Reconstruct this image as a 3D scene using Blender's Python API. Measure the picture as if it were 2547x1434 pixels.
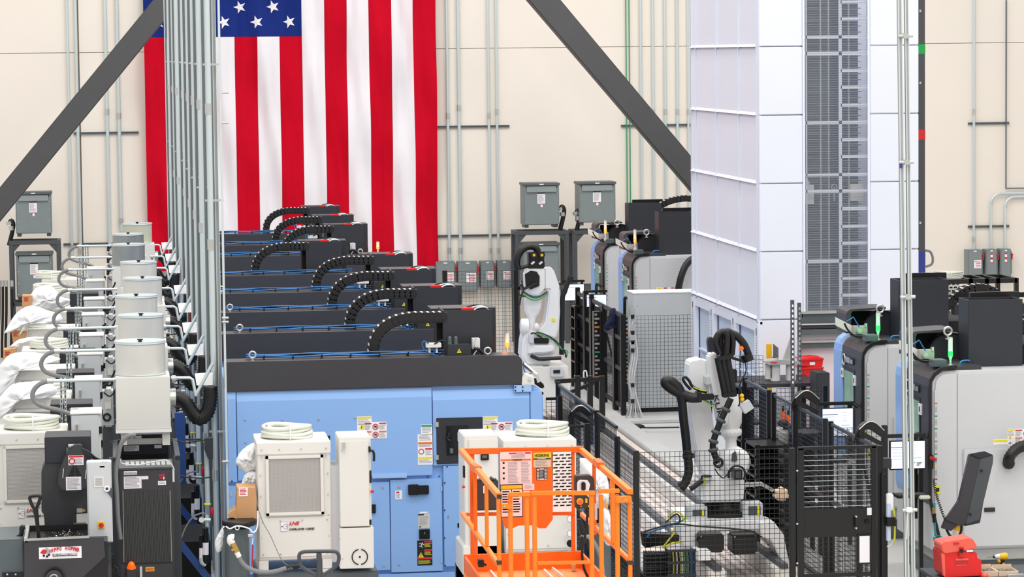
import bpy, bmesh, math, random
from mathutils import Vector, Matrix
random.seed(4)
for o in list(bpy.data.objects): bpy.data.objects.remove(o)
S = bpy.context.scene
COL = S.collection
PI = math.pi
# ------------------------------------------------------------------ camera
FPX, CH = 7500.0, 5.9
_dy = Vector((277-1273.5, 717-141, -FPX)).normalized()
_B = 576+.011*58000
_dx = Vector(((FPX*FPX+576*_B)/996.5, _B, -FPX)).normalized()
_dx = (_dx-_dx.dot(_dy)*_dy).normalized()
_dz = _dx.cross(_dy)
ROT = Matrix((_dx, _dy, _dz))
cam_d = bpy.data.cameras.new('camera'); cam = bpy.data.objects.new('camera', cam_d); COL.objects.link(cam)
cam_d.sensor_width = 36; cam_d.lens = FPX/2547*36; cam_d.clip_end = 300; cam_d.clip_start = .5
cam.matrix_world = Matrix.Translation((0, 0, CH)) @ ROT.to_4x4()
S.camera = cam
# ------------------------------------------------------------------ light and exposure
W = bpy.data.worlds.new('hall_light'); S.world = W; W.use_nodes = True
bg = W.node_tree.nodes['Background']; bg.inputs[0].default_value = (1, .99, .975, 1); bg.inputs[1].default_value = .74
def lamp(name, x, y, z, sx, sy, e, rot=(0, 0, 0)):
    l = bpy.data.lights.new(name, 'AREA'); l.shape = 'RECTANGLE'; l.size = sx; l.size_y = sy; l.energy = e; l.color = (1, .985, .96)
    o = bpy.data.objects.new(name, l); COL.objects.link(o); o.location = (x, y, z); o.rotation_euler = rot
for yy in (8, 22, 36, 50):
    for xx in (-2, 6, 14):
        lamp('high_bay_lamp', xx, yy, 17, 3.5, 6.0, 660, (math.radians(6), 0, 0))
S.view_settings.view_transform = 'Standard'; S.view_settings.look = 'None'
S.view_settings.gamma = 1; S.view_settings.use_curve_mapping = False
S.view_settings.exposure = 0.06
# ------------------------------------------------------------------ pixel ray -> point on a plane at its real depth
def _ray(px, py): return ROT @ Vector((px-1273.5, 717-py, -FPX))
def P(px, py, Y):
    d = _ray(px, py); t = Y/d.y; return Vector((d.x*t, Y, d.z*t+CH))
def PX(px, py, X):
    d = _ray(px, py); t = X/d.x; return Vector((X, d.y*t, d.z*t+CH))
def PZ(px, py, Z):
    d = _ray(px, py); t = (Z-CH)/d.z; return Vector((d.x*t, d.y*t, Z))
def rect(px0, py0, px1, py1, Y):
    mx, my = (px0+px1)/2, (py0+py1)/2
    return P(px0, my, Y).x, P(px1, my, Y).x, P(mx, py1, Y).z, P(mx, py0, Y).z
def pts(Y, l):
    return [P(q[0], q[1], Y+(q[2] if len(q) > 2 else 0)) for q in l]
# ------------------------------------------------------------------ materials
MATS = {}
def srgb(c): return tuple(((v/255)/12.92 if v/255 <= .04045 else ((v/255+.055)/1.055)**2.4) for v in c)
def mat(name, c, rough=.5, metal=0, noise=.04, scale=6, bump=0, emit=0, alpha=1, trans=0, coat=0, bscale=60, spec=.5):
    m = bpy.data.materials.new(name); m.use_nodes = True; n = m.node_tree; b = n.nodes['Principled BSDF']
    col = srgb(c)+(1,)
    b.inputs['Base Color'].default_value = col; b.inputs['Roughness'].default_value = rough; b.inputs['Metallic'].default_value = metal
    tc = n.nodes.new('ShaderNodeTexCoord')
    b.inputs['Specular IOR Level'].default_value = spec
    if noise:
        nz = n.nodes.new('ShaderNodeTexNoise'); nz.inputs['Scale'].default_value = scale; nz.inputs['Detail'].default_value = 4
        n.links.new(tc.outputs['Object'], nz.inputs['Vector'])
        mx = n.nodes.new('ShaderNodeMix'); mx.data_type = 'RGBA'
        mx.inputs[6].default_value = tuple(max(0, v*(1-noise*2)) for v in col[:3])+(1,)
        mx.inputs[7].default_value = tuple(min(1, v*(1+noise*2)) for v in col[:3])+(1,)
        n.links.new(nz.outputs['Fac'], mx.inputs[0]); n.links.new(mx.outputs[2], b.inputs['Base Color'])
    if bump:
        nb = n.nodes.new('ShaderNodeTexNoise'); nb.inputs['Scale'].default_value = bscale
        n.links.new(tc.outputs['Object'], nb.inputs['Vector'])
        bp = n.nodes.new('ShaderNodeBump'); bp.inputs['Strength'].default_value = bump; bp.inputs['Distance'].default_value = .01
        n.links.new(nb.outputs['Fac'], bp.inputs['Height']); n.links.new(bp.outputs['Normal'], b.inputs['Normal'])
    if emit:
        b.inputs['Emission Color'].default_value = col; b.inputs['Emission Strength'].default_value = emit
    if alpha < 1: b.inputs['Alpha'].default_value = alpha
    if trans: b.inputs['Transmission Weight'].default_value = trans
    if coat: b.inputs['Coat Weight'].default_value = coat
    MATS[name] = m; return m
mat('wall_paint', (238, 229, 218), .85, spec=.2, noise=.02, scale=.6, bump=.05)
mat('wall_joint', (150, 140, 130), .9)
mat('floor_epoxy', (205, 203, 200), .35, noise=.04, scale=1.5)
mat('flag_red', (198, 6, 36), .75, noise=.05, scale=3, bump=.15, bscale=300, spec=.08)
mat('flag_white', (238, 234, 238), .8, noise=.02, scale=3, bump=.15, bscale=300, spec=.08)
mat('flag_blue', (28, 48, 122), .75, noise=.06, scale=3, bump=.15, bscale=300, spec=.08)
mat('brace_paint', (74, 73, 74), .55, noise=.06, scale=2)
mat('blue_paint', (140, 181, 236), .38, noise=.015, scale=2)
mat('blue_light', (160, 196, 240), .38, noise=.015, scale=2)
mat('blue_deep', (40, 76, 138), .45, noise=.04)
mat('dark_paint', (40, 42, 49), .5, noise=.06, scale=4)
mat('graphite', (56, 55, 59), .42, noise=.05, scale=5)
mat('black_steel', (10, 10, 11), .34, noise=.1)
mat('black_matte', (9, 9, 10), .8, noise=.1)
mat('black_rubber', (16, 15, 16), .42, noise=.12)
mat('chain_black', (22, 20, 20), .6, noise=.1)
mat('machine_grey', (205, 206, 208), .4, noise=.01, scale=2)
mat('off_white', (226, 224, 218), .42, noise=.01, scale=2)
mat('pure_white', (240, 240, 240), .4, noise=.01)
mat('tower_white', (226, 229, 240), .35, noise=.012, scale=1.5)
mat('tower_shade', (196, 208, 226), .45, noise=.02)  # pale blue, the panels' and small parts' own colour
mat('pink_white', (226, 212, 218), .5, noise=.02)
mat('robot_white', (232, 232, 232), .32, noise=.01)
mat('cabinet_grey', (200, 204, 206), .4, noise=.012)
mat('box_grey', (128, 137, 138), .5, noise=.03)
mat('box_grey_dark', (92, 99, 100), .5, noise=.03)
mat('steel_frame', (72, 76, 80), .5, noise=.05)
mat('slate', (84, 94, 98), .42, noise=.04)
mat('zinc', (208, 219, 220), .34, .35, noise=.015, scale=3)
mat('zinc_dark', (120, 126, 128), .42, .6, noise=.06)
mat('green_pipe', (60, 150, 105), .5)
mat('alu', (205, 205, 202), .3, .75, noise=.05, scale=14)
mat('alu_matte', (176, 176, 172), .5, .4, noise=.05, scale=10)
mat('concrete_plate', (192, 192, 190), .5, .1, noise=.05, scale=3)
mat('tread_plate', (214, 200, 192), .55, noise=.05, scale=5)
mat('filter_metal', (220, 219, 213), .35, .2, noise=.03, scale=3)
mat('filter_pleat', (206, 202, 198), .6, noise=.08, scale=120)
mat('drum_grey', (150, 154, 156), .35, .4, noise=.05)
mat('drum_cream', (196, 196, 176), .5)
mat('conduit_grey', (128, 130, 130), .5, noise=.05)
mat('plastic_bag', (246, 247, 249), .5, noise=.01, bump=.15, bscale=9)
mat('clear_hose', (222, 224, 212), .25, noise=.03, coat=.5)
mat('kraft', (200, 152, 106), .8, noise=.05)
mat('kraft_pale', (222, 196, 168), .8, noise=.04)
mat('orange_paint', (242, 104, 8), .38, noise=.02)
mat('orange_light', (246, 134, 22), .38, noise=.02)
mat('orange_deck', (235, 150, 90), .6, noise=.05, scale=9)
mat('red_plastic', (226, 24, 22), .4, noise=.03)
mat('red_lid', (238, 96, 78), .4, noise=.03)
mat('red_part', (200, 26, 30), .4)
mat('yellow_paint', (240, 184, 10), .45)
mat('yellow_cable', (206, 204, 40), .5)
mat('green_cable', (60, 140, 70), .5)
mat('blue_cable', (36, 110, 176), .45)
mat('teal_hose', (0, 150, 160), .35)
mat('brass', (196, 160, 90), .35, .6)
mat('paper', (244, 240, 244), .6, noise=.01)
mat('pink_paper', (248, 214, 212), .6, noise=.01)
mat('grey_paper', (204, 202, 196), .5, noise=.02)
mat('ink_black', (22, 20, 24), .6)
mat('ink_red', (206, 36, 44), .6)
mat('ink_orange', (220, 118, 40), .6)
mat('ink_yellow', (236, 222, 20), .6)
mat('ink_green', (28, 150, 84), .6)
mat('ink_grey', (168, 166, 172), .6)
mat('band_green', (16, 160, 70), .6); mat('band_red', (208, 36, 42), .6); mat('band_blue', (44, 58, 140), .6)
mat('brown_pouch', (58, 50, 50), .6)
mat('orange_lamp', (255, 96, 10), .3, emit=.6)  # beacon lamp colour; its emission also makes the marker and sleeves glow
mat('lens_clear', (225, 230, 226), .2, alpha=.92)
mat('lamp_green', (20, 255, 60), .3, emit=3)
mat('lamp_orange', (255, 110, 20), .3, emit=3)
mat('screen_white', (214, 224, 250), .3, emit=.75)
mat('screen_line', (60, 66, 84), .4)
mat('screen_green', (120, 205, 160), .4, emit=.5)
mat('window_green', (150, 196, 172), .12, noise=.25, scale=3)
mat('dark_glass', (16, 18, 20), .06, noise=.05)
mat('poly_sheet', (190, 200, 214), .22, alpha=.10)
mat('mesh_grey', (188, 185, 182), .5)
mat('navy_cloth', (18, 24, 58), .9, bump=.5, bscale=20)
mat('cable_white', (214, 214, 214), .5)
# ------------------------------------------------------------------ mesh builder
def catmull(p, n):
    if n < 2 or len(p) < 3: return p
    q = [p[0]*2-p[1]]+list(p)+[p[-1]*2-p[-2]]; out = []
    for i in range(1, len(q)-2):
        a, b, c, d = q[i-1], q[i], q[i+1], q[i+2]
        for j in range(n):
            t = j/n
            out.append(.5*((2*b)+(c-a)*t+(2*a-5*b+4*c-d)*t*t+(3*b-a-3*c+d)*t**3))
    return out+[q[-2]]
class MB:
    def __init__(s, k=None): s.v = []; s.f = []; s.fk = []; s.fs = []; s.k = k
    def add(s, vs, fs, smooth=False):
        n = len(s.v); s.v += [Vector(v) for v in vs]
        for f in fs: s.f.append([i+n for i in f]); s.fk.append(s.k); s.fs.append(smooth)
        return s
    def box(s, x0, x1, y0, y1, z0, z1):
        return s.add([(x0,y0,z0),(x1,y0,z0),(x1,y1,z0),(x0,y1,z0),(x0,y0,z1),(x1,y0,z1),(x1,y1,z1),(x0,y1,z1)],
                     [(0,3,2,1),(4,5,6,7),(0,1,5,4),(1,2,6,5),(2,3,7,6),(3,0,4,7)])
    def pbox(s, px0, py0, px1, py1, Y, d):
        x0, x1, z0, z1 = rect(px0, py0, px1, py1, Y); return s.box(x0, x1, Y, Y+d, z0, z1)
    def prism(s, pl, a0, a1, ax='y'):
        n = len(pl)
        if ax == 'y': f = lambda p, a: (p[0], a, p[1])
        elif ax == 'x': f = lambda p, a: (a, p[0], p[1])
        else: f = lambda p, a: (p[0], p[1], a)
        vs = [f(p, a0) for p in pl]+[f(p, a1) for p in pl]
        A = sum(pl[i][0]*pl[(i+1) % n][1]-pl[(i+1) % n][0]*pl[i][1] for i in range(n))
        fs = [list(range(n)), list(range(2*n-1, n-1, -1))]+[(i, i+n, (i+1) % n+n, (i+1) % n) for i in range(n)]
        flip = (A > 0) if ax in ('z', 'x') else (A < 0)
        if flip: fs = [list(reversed(q)) for q in fs]
        return s.add(vs, fs)
    def ppoly(s, l, Y, d):
        q = [P(a, b, Y) for a, b in l]; return s.prism([(p.x, p.z) for p in q], Y, Y+d)
    def cyl(s, a, b, r, r2=None, n=12, cap=True):
        a = Vector(a); b = Vector(b); return s.tube([a, b], [r, r if r2 is None else r2], n, 1, cap)
    def tube(s, p, r, n=8, res=1, cap=True, flat=1):
        p = [Vector(q) for q in p]
        if not isinstance(r, (list, tuple)): r = [r]*len(p)
        if res > 1 and len(p) > 2:
            rr = []
            for i in range(len(r)-1): rr += [r[i]+(r[i+1]-r[i])*j/res for j in range(res)]
            rr.append(r[-1]); p = catmull(p, res); r = rr
        up = None; vs = []; m = len(p)
        for i in range(m):
            t = (p[min(i+1, m-1)]-p[max(i-1, 0)]).normalized()
            if up is None:
                up = Vector((0, 0, 1)) if abs(t.z) < .9 else Vector((0, 1, 0))
            u = (up-up.dot(t)*t).normalized(); w = t.cross(u); up = u
            for j in range(n):
                a = 2*PI*j/n; vs.append(p[i]+u*math.cos(a)*r[i]*flat+w*math.sin(a)*r[i])
        fs = [(i*n+j, i*n+(j+1) % n, (i+1)*n+(j+1) % n, (i+1)*n+j) for i in range(m-1) for j in range(n)]
        s.add(vs, fs, n > 4)
        if cap: s.add([vs[j] for j in range(n)], [list(reversed(range(n)))]); s.add(vs[-n:], [list(range(n))])
        return s
    def bar(s, a, b, w, h=None, side=None):
        a = Vector(a); b = Vector(b); h = h or w; t = (b-a).normalized()
        u = Vector(side) if side else (Vector((0, 1, 0)) if abs(t.y) < .9 else Vector((0, 0, 1)))
        u = (u-u.dot(t)*t).normalized(); q = t.cross(u)
        c = [a+u*w/2*i+q*h/2*j for i, j in ((-1,-1),(1,-1),(1,1),(-1,1))]+[b+u*w/2*i+q*h/2*j for i, j in ((-1,-1),(1,-1),(1,1),(-1,1))]
        return s.add(c, [(0,3,2,1),(4,5,6,7),(0,1,5,4),(1,2,6,5),(2,3,7,6),(3,0,4,7)])
    def torus(s, c, R, r, ax='y', n=20, m=8, sq=1):
        c = Vector(c); vs = []
        for i in range(n):
            a = 2*PI*i/n
            for j in range(m):
                b = 2*PI*j/m; q = R+r*math.cos(b); w = r*math.sin(b)*sq
                x, y = q*math.cos(a), q*math.sin(a)
                vs.append(c+Vector({'y': (x, w, y), 'z': (x, y, w), 'x': (w, x, y)}[ax]))
        return s.add(vs, [(i*m+j, ((i+1) % n)*m+j, ((i+1) % n)*m+(j+1) % m, i*m+(j+1) % m) for i in range(n) for j in range(m)], True)
    def ball(s, c, r, n=12, m=8):
        if not isinstance(r, (list, tuple)): r = (r, r, r)
        c = Vector(c); vs = [c+Vector((0, 0, r[2]))]
        for i in range(1, m):
            for j in range(n):
                a, b = PI*i/m, 2*PI*j/n; vs.append(c+Vector((r[0]*math.sin(a)*math.cos(b), r[1]*math.sin(a)*math.sin(b), r[2]*math.cos(a))))
        vs.append(c-Vector((0, 0, r[2]))); fs = [(0, 1+j, 1+(j+1) % n) for j in range(n)]
        for i in range(m-2): fs += [(1+i*n+j, 1+(i+1)*n+j, 1+(i+1)*n+(j+1) % n, 1+i*n+(j+1) % n) for j in range(n)]
        e = len(vs)-1; fs += [(e, 1+(m-2)*n+(j+1) % n, 1+(m-2)*n+j) for j in range(n)]
        return s.add(vs, fs, True)
    def mesh(s, name, off=Vector((0, 0, 0)), bev=0):
        me = bpy.data.meshes.new(name); me.from_pydata([v-off for v in s.v], [], s.f)
        ks = []
        for k in s.fk:
            if k not in ks: ks.append(k)
        for k in ks: me.materials.append(MATS[k])
        me.polygons.foreach_set('material_index', [ks.index(k) for k in s.fk])
        me.polygons.foreach_set('use_smooth', s.fs)
        if bev:
            b = bmesh.new(); b.from_mesh(me)
            ed = [e for e in b.edges if len(e.link_faces) == 2 and e.calc_face_angle(0) > .5 and e.calc_length() > bev*1.5]
            bmesh.ops.bevel(b, geom=ed, offset=bev, segments=2, affect='EDGES', clamp_overlap=True)
            b.to_mesh(me); b.free()
        me.update(); return me
def rootloc(p):
    while p.parent: p = p.parent
    return Vector(p.location)
def thing(name, label, cat, loc, group=None):
    o = bpy.data.objects.new(name, None); COL.objects.link(o); o.location = loc; o.empty_display_size = .1
    o['label'] = label; o['category'] = cat
    if group: o['group'] = group
    return o
def part(mb, name, parent, label=None, bev=0, stuff=False):
    o = bpy.data.objects.new(name, mb.mesh(name, rootloc(parent), bev)); COL.objects.link(o); o.parent = parent
    if label: o['label'] = label
    if stuff: o['kind'] = 'stuff'
    return o
def split(mb, name, parent, bev=0, label=None):
    """each connected piece of mb becomes a part of its own"""
    par = list(range(len(mb.v)))
    def fd(a):
        while par[a] != a: par[a] = par[par[a]]; a = par[a]
        return a
    for f in mb.f:
        for i in f[1:]: par[fd(i)] = fd(f[0])
    g = {}
    for i, f in enumerate(mb.f): g.setdefault(fd(f[0]), []).append(i)
    # coincident duplicate caps share a position with their tube: merge by key of first vertices
    pos = {}
    for r, fi in g.items():
        for i in fi:
            for vi in mb.f[i]:
                k = tuple(round(c, 5) for c in mb.v[vi]); q = pos.setdefault(k, r)
                if fd(q) != fd(r): par[fd(r)] = fd(q)
    g2 = {}
    for i, f in enumerate(mb.f): g2.setdefault(fd(f[0]), []).append(i)
    for fi in g2.values():
        m = MB(); mp = {}
        for i in fi:
            ff = []
            for vi in mb.f[i]:
                if vi not in mp: mp[vi] = len(m.v); m.v.append(mb.v[vi])
                ff.append(mp[vi])
            m.f.append(ff); m.fk.append(mb.fk[i]); m.fs.append(mb.fs[i])
        part(m, name, parent, label, bev)
def solo(mb, name, label, cat, group=None, bev=0, kind=None):
    xs = [v.x for v in mb.v]; ys = [v.y for v in mb.v]; zs = [v.z for v in mb.v]
    c = Vector(((min(xs)+max(xs))/2, (min(ys)+max(ys))/2, min(zs)))
    o = bpy.data.objects.new(name, mb.mesh(name, c, bev)); COL.objects.link(o); o.location = c
    o['label'] = label; o['category'] = cat
    if group: o['group'] = group
    if kind: o['kind'] = kind
    return o
def struct(mb, name, label, parent=None, bev=0):
    if parent: return part(mb, name, parent, bev=bev)
    o = bpy.data.objects.new(name, mb.mesh(name, bev=bev)); COL.objects.link(o)
    o['kind'] = 'structure'; o['label'] = label; o['category'] = name.split('_')[0]; return o
def dup(o, d=(0, 0, 0), label=None, parent=None):
    c = o.copy(); COL.objects.link(c)
    if parent: c.parent = parent
    else: c.location = Vector(o.location)+Vector(d)
    if label: c['label'] = label
    for ch in list(KIDS.get(o.name, [])): dup(ch, parent=c)
    return c
KIDS = {}
def index_kids():
    KIDS.clear()
    for o in bpy.data.objects:
        if o.parent: KIDS.setdefault(o.parent.name, []).append(o)
def inst(me, name, parent, M):
    o = bpy.data.objects.new(name, me); COL.objects.link(o); o.parent = parent
    o.matrix_basis = Matrix.Translation(-rootloc(parent)) @ M; return o
def text(s, parent, px, py, Y, h, key, shear=0, bold=.0, w=None, name='lettering', roll=0, out=.004, R=None):
    c = bpy.data.curves.new('t', 'FONT'); c.body = s; c.size = 1; c.extrude = .004; c.shear = shear; c.offset = bold; c.align_x = 'LEFT'
    o = bpy.data.objects.new('t', c); COL.objects.link(o); bpy.context.view_layer.update()
    me = bpy.data.meshes.new_from_object(o.evaluated_get(bpy.context.evaluated_depsgraph_get())); bpy.data.objects.remove(o)
    xs = [v.co.x for v in me.vertices]; ys = [v.co.y for v in me.vertices]; zs = [v.co.z for v in me.vertices]
    k = h/(max(ys)-min(ys)); kx = k if w is None else w/(max(xs)-min(xs))
    for v in me.vertices: v.co = Vector(((v.co.x-min(xs))*kx, (v.co.y-min(ys))*k, v.co.z*.5))
    me.materials.clear(); me.materials.append(MATS[key])
    r = R if R is not None else Matrix.Rotation(PI/2, 4, 'X')
    p = (P(px, py, Y) if not isinstance(px, Vector) else px)+Vector((0, -out, 0))
    return inst(me, name, parent, Matrix.Translation(p) @ Matrix.Rotation(roll, 4, 'Y') @ r)
def decal(parent, px0, py0, px1, py1, Y, base, els=(), name='label_sticker', t=.003):
    m = MB(base); x0, x1, z0, z1 = rect(px0, py0, px1, py1, Y); m.box(x0, x1, Y-t, Y+.002, z0, z1)
    for e in els:
        m.k = e[4]; m.box(x0+(x1-x0)*e[0], x0+(x1-x0)*e[2], Y-t-.0015, Y-t, z1-(z1-z0)*e[3], z1-(z1-z0)*e[1])
    return part(m, name, parent)
def lines(u0, v0, u1, v1, n, key='ink_grey', fill=.45):
    random.seed(int(u0*97+v0*31+n)); h = (v1-v0)/n
    return [(u0, v0+i*h, u0+(u1-u0)*random.uniform(.7, 1), v0+i*h+h*fill, key) for i in range(n)]
def wires(a, b, z0, z1, px=.05, pz=.05, t=.0045, key='black_steel'):
    """mesh between ground points a and b"""
    m = MB(key); a = Vector((a[0], a[1], 0)); b = Vector((b[0], b[1], 0)); L = (b-a).length; d = (b-a)/L
    n = max(1, int(L/px)); k = max(1, int((z1-z0)/pz))
    def rod(p, q):
        tt = (q-p).normalized(); u = Vector((0, 0, 1)) if abs(tt.z) < .5 else d; w = tt.cross(u)*t/2; u = u*t/2
        m.add([p-u-w, p+u-w, p+u+w, p-u+w, q-u-w, q+u-w, q+u+w, q-u+w], [(0,4,5,1),(1,5,6,2),(2,6,7,3),(3,7,4,0)])
    for i in range(n+1): p = a+d*(L*i/n); rod(p+Vector((0, 0, z0)), p+Vector((0, 0, z1)))
    for j in range(k+1): z = z0+(z1-z0)*j/k; rod(a+Vector((0, 0, z)), b+Vector((0, 0, z)))
    return m
def fence(name, label, A, B, h, z0=.12, postA=True, postB=True, frame=False, pw=.055, group='black wire mesh fence panels', pitch=.05):
    t = thing(name, label, 'fence', (A[0], A[1], 0), group)
    if postA: part(MB('black_steel').box(A[0]-pw/2, A[0]+pw/2, A[1]-pw/2, A[1]+pw/2, 0, h), 'post', t, bev=.004)
    if postB: part(MB('black_steel').box(B[0]-pw/2, B[0]+pw/2, B[1]-pw/2, B[1]+pw/2, 0, h), 'post', t, bev=.004)
    d = Vector((B[0]-A[0], B[1]-A[1], 0)).normalized()*(pw/2+.01)
    a = (A[0]+d.x, A[1]+d.y); b = (B[0]-d.x, B[1]-d.y)
    part(wires(a, b, z0, h-.02, pitch, pitch), 'wire_mesh', t, stuff=True)
    if frame:
        m = MB('black_steel')
        for z in (z0, h*.55, h-.03): m.bar((a[0], a[1], z), (b[0], b[1], z), .03)
        split(m, 'rail', t)
    return t
ORD = ['nearest', 'second from the front', 'third from the front', 'fourth from the front', 'fifth from the front', 'sixth from the front', 'second farthest', 'farthest']
# ------------------------------------------------------------------ hall shell
WY = 62.0
fl = MB('floor_epoxy').box(-14, 32, 10, 66, -.2, 0); struct(fl, 'floor', 'light grey polished floor of the machine hall')
jx = P(197, 300, WY).x; jx2 = P(1800, 300, WY).x
wl = MB('wall_joint').box(-14, 32, WY+.06, WY+.4, 0, 14); wall = struct(wl, 'wall_back', 'cream concrete back wall with recessed joints')
xs = [-14, jx, jx2, 32]
for i in range(3):
    for z0, z1 in ((0, 5.985), (5.995, 14)):
        struct(MB('wall_paint').box(xs[i]+(.03 if i == 1 else .01), xs[i+1]-.01, WY, WY+.1, z0, z1), 'wall_panel', '', wall)
# conduits on the back wall
def conduit(px, top, bot, wpx, key='zinc', Y=WY-.06, extra=''):
    m = MB(key); a = P(px, bot, Y); x = a.x; zt = 9 if top <= 0 else P(px, top, Y).z; r = wpx/2/120
    m.cyl((x, Y, a.z), (x, Y, zt), r, n=10); return m, x, a.z, zt, r
CW = [(180, 0, 640, 7), (201, 0, 650, 8), (274, 0, 640, 9), (302, 0, 575, 9),
      (1118, 0, 648, 8), (1146, 0, 648, 9), (1220, 0, 648, 7), (1240, 0, 648, 7),
      (1597, 0, 600, 7), (1627, 0, 600, 7), (1657, 0, 600, 7), (1687, 0, 600, 7), (1714, 0, 600, 6),
      (2422, 0, 620, 7)]
nm = ['left of the dark wall joint', 'just right of the dark wall joint', 'left of the pair beside the flag', 'right of the pair beside the flag',
      'first right of the flag', 'second right of the flag', 'third right of the flag', 'fourth right of the flag',
      'behind the right diagonal brace, first', 'behind the right diagonal brace, second', 'behind the right diagonal brace, third', 'behind the right diagonal brace, fourth', 'beside the white tower edge', 'above the leftmost box at the right end']
for (px, t0, b0, w), n in zip(CW, nm):
    m, x, z0, z1, r = conduit(px, t0, b0, w)
    o = thing('electrical_conduit', 'galvanised conduit on the cream wall, '+n, 'conduit', (x, WY-.06, z0), 'vertical conduits on the back wall')
    part(m, 'pipe', o)
    zc = P(px, 275+10*(px % 3), WY-.06).z
    for z in (zc, z0+.15): part(MB('alu').cyl((x, WY-.06, z), (x, WY-.06, z+.12), r*1.25, n=10), 'coupling', o)
for i, px in enumerate((1561, 1569)):
    m, x, z0, z1, r = conduit(px, 0, 600, 3, 'green_pipe')
    o = solo(m, 'green_cable_run', 'thin green ground cable down the wall, %s of two' % ('left', 'right')[i], 'cable', 'green ground cables')
for i, (x0, x1, y, n) in enumerate(((183, 345, 330, 'left of the flag, upper'), (158, 280, 606, 'left of the flag, lower'), (1082, 1267, 314, 'right of the flag, upper'), (1082, 1270, 585, 'right of the flag, lower'),
                                    (1545, 1720, 311, 'behind the right brace'), (2408, 2510, 306, 'at the right end, upper'), (2408, 2510, 562, 'at the right end, lower'))):
    X0, X1, Z0, Z1 = rect(x0, y-2, x1, y+3, WY-.02)
    m = MB('zinc_dark').box(X0, X1, WY-.045, WY, Z0-.004, Z0+.008); m.box(X0, X1, WY-.045, WY, Z1-.008, Z1+.004); m.box(X0, X1, WY-.012, WY, Z0, Z1)
    solo(m, 'strut_channel', 'horizontal strut rail on the wall '+n, 'rail', 'strut rails on the back wall')
# bent conduits at right end
for i, (x0, y0, x1) in enumerate(((2464, 482, 2547), (2499, 490, 2547))):
    Y = WY-.08; m = MB('zinc'); a = P(x0, 618, Y); c = P(x0, y0+25, Y)
    m.tube([a, Vector((a.x, Y, c.z))]+[Vector((a.x+.22*(1-math.cos(t)), Y, c.z+.22*math.sin(t))) for t in (0, .4, .8, 1.2, PI/2)]+[Vector((a.x+3, Y, c.z+.22))], .028, 10)
    o = solo(m, 'bent_conduit', 'galvanised conduit bending right at the right end, %s' % ('outer' if i == 0 else 'inner'), 'conduit', 'bent conduits at the right end')
m = MB('zinc_dark'); a = P(2503, 0, WY-.06); b = P(2505, 468, WY-.06); m.tube([a, Vector((a.x, a.y, b.z)), Vector((a.x+3, a.y, b.z-.01))], .018, 8)
solo(m, 'elbow_pipe', 'thin dark pipe turning right with an elbow above the bent conduits', 'pipe')
# flag
fx0, fx1 = P(361.5, 300, 61.9).x, P(1085, 300, 61.9).x; fw = (fx1-fx0)/13
fb, fc, ft = P(900, 663, 61.9).z, P(650, 91, 61.9).z, 9.9
def fy(x, z):
    u = (x-fx0)
    return 61.76+.075*math.sin(u*6.3+math.sin(z*.9+u)*1.6)+.04*math.sin(u*13+z*1.9)+.03*math.sin(z*3.1+u*2.2)+.012*math.sin(u*27-z*1.3)
flag = thing('wall_flag', 'huge vertical red, white and blue flag hanging on the back wall', 'flag', ((fx0+fx1)/2, 61.8, fb))
def cloth(x0, x1, z0, z1, key, off=0, dx=.06, dz=.09):
    nx = max(2, int((x1-x0)/dx)); nz = max(2, int((z1-z0)/dz)); m = MB(key); vs = []
    for s in (0, 1):
        for j in range(nz+1):
            for i in range(nx+1):
                x = x0+(x1-x0)*i/nx; z = z0+(z1-z0)*j/nz; vs.append((x, fy(x, z)+off+s*.006, z))
    N = (nx+1)*(nz+1); fs = []
    for j in range(nz):
        for i in range(nx):
            a = j*(nx+1)+i; fs.append((a, a+1, a+nx+2, a+nx+1)); a += N; fs.append((a, a+nx+1, a+nx+2, a+1))
    return m.add(vs, fs, True)
for i in range(13):
    part(cloth(fx0+i*fw+.002, fx0+(i+1)*fw-.002, fb, fc-.002 if i < 7 else ft, 'flag_red' if i % 2 == 0 else 'flag_white'), 'stripe', flag)
part(cloth(fx0, fx0+7*fw-.002, fc, ft, 'flag_blue'), 'canton', flag)
sx0 = P(392, 55, 61.9).x; sdx = (P(719, 55, 61.9).x-sx0)/8; sz0 = P(640, 55, 61.9).z; sdz = .306
for r in range(11):
    for c in range(5 if r % 2 == 0 else 4):
        x = sx0+sdx*(2*c+(r % 2)); z = sz0+sdz*r; R = .138; m = MB('flag_white'); vs = []
        for s in (-.012, .0):
            for k in range(10):
                a = PI+PI*k/5; q = R if k % 2 == 0 else R*.40
                vs.append((x+q*math.cos(a), fy(x+q*math.cos(a), z+q*math.sin(a))-.006+s, z+q*math.sin(a)))
            vs.append((x, fy(x, z)-.006+s, z))
        fs = [(10, k, (k+1) % 10) for k in range(10)]+[(21, 11+(k+1) % 10, 11+k) for k in range(10)]+[(k, 11+k, 11+(k+1) % 10, (k+1) % 10) for k in range(10)]
        part(m.add(vs, fs), 'star', flag)
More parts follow.
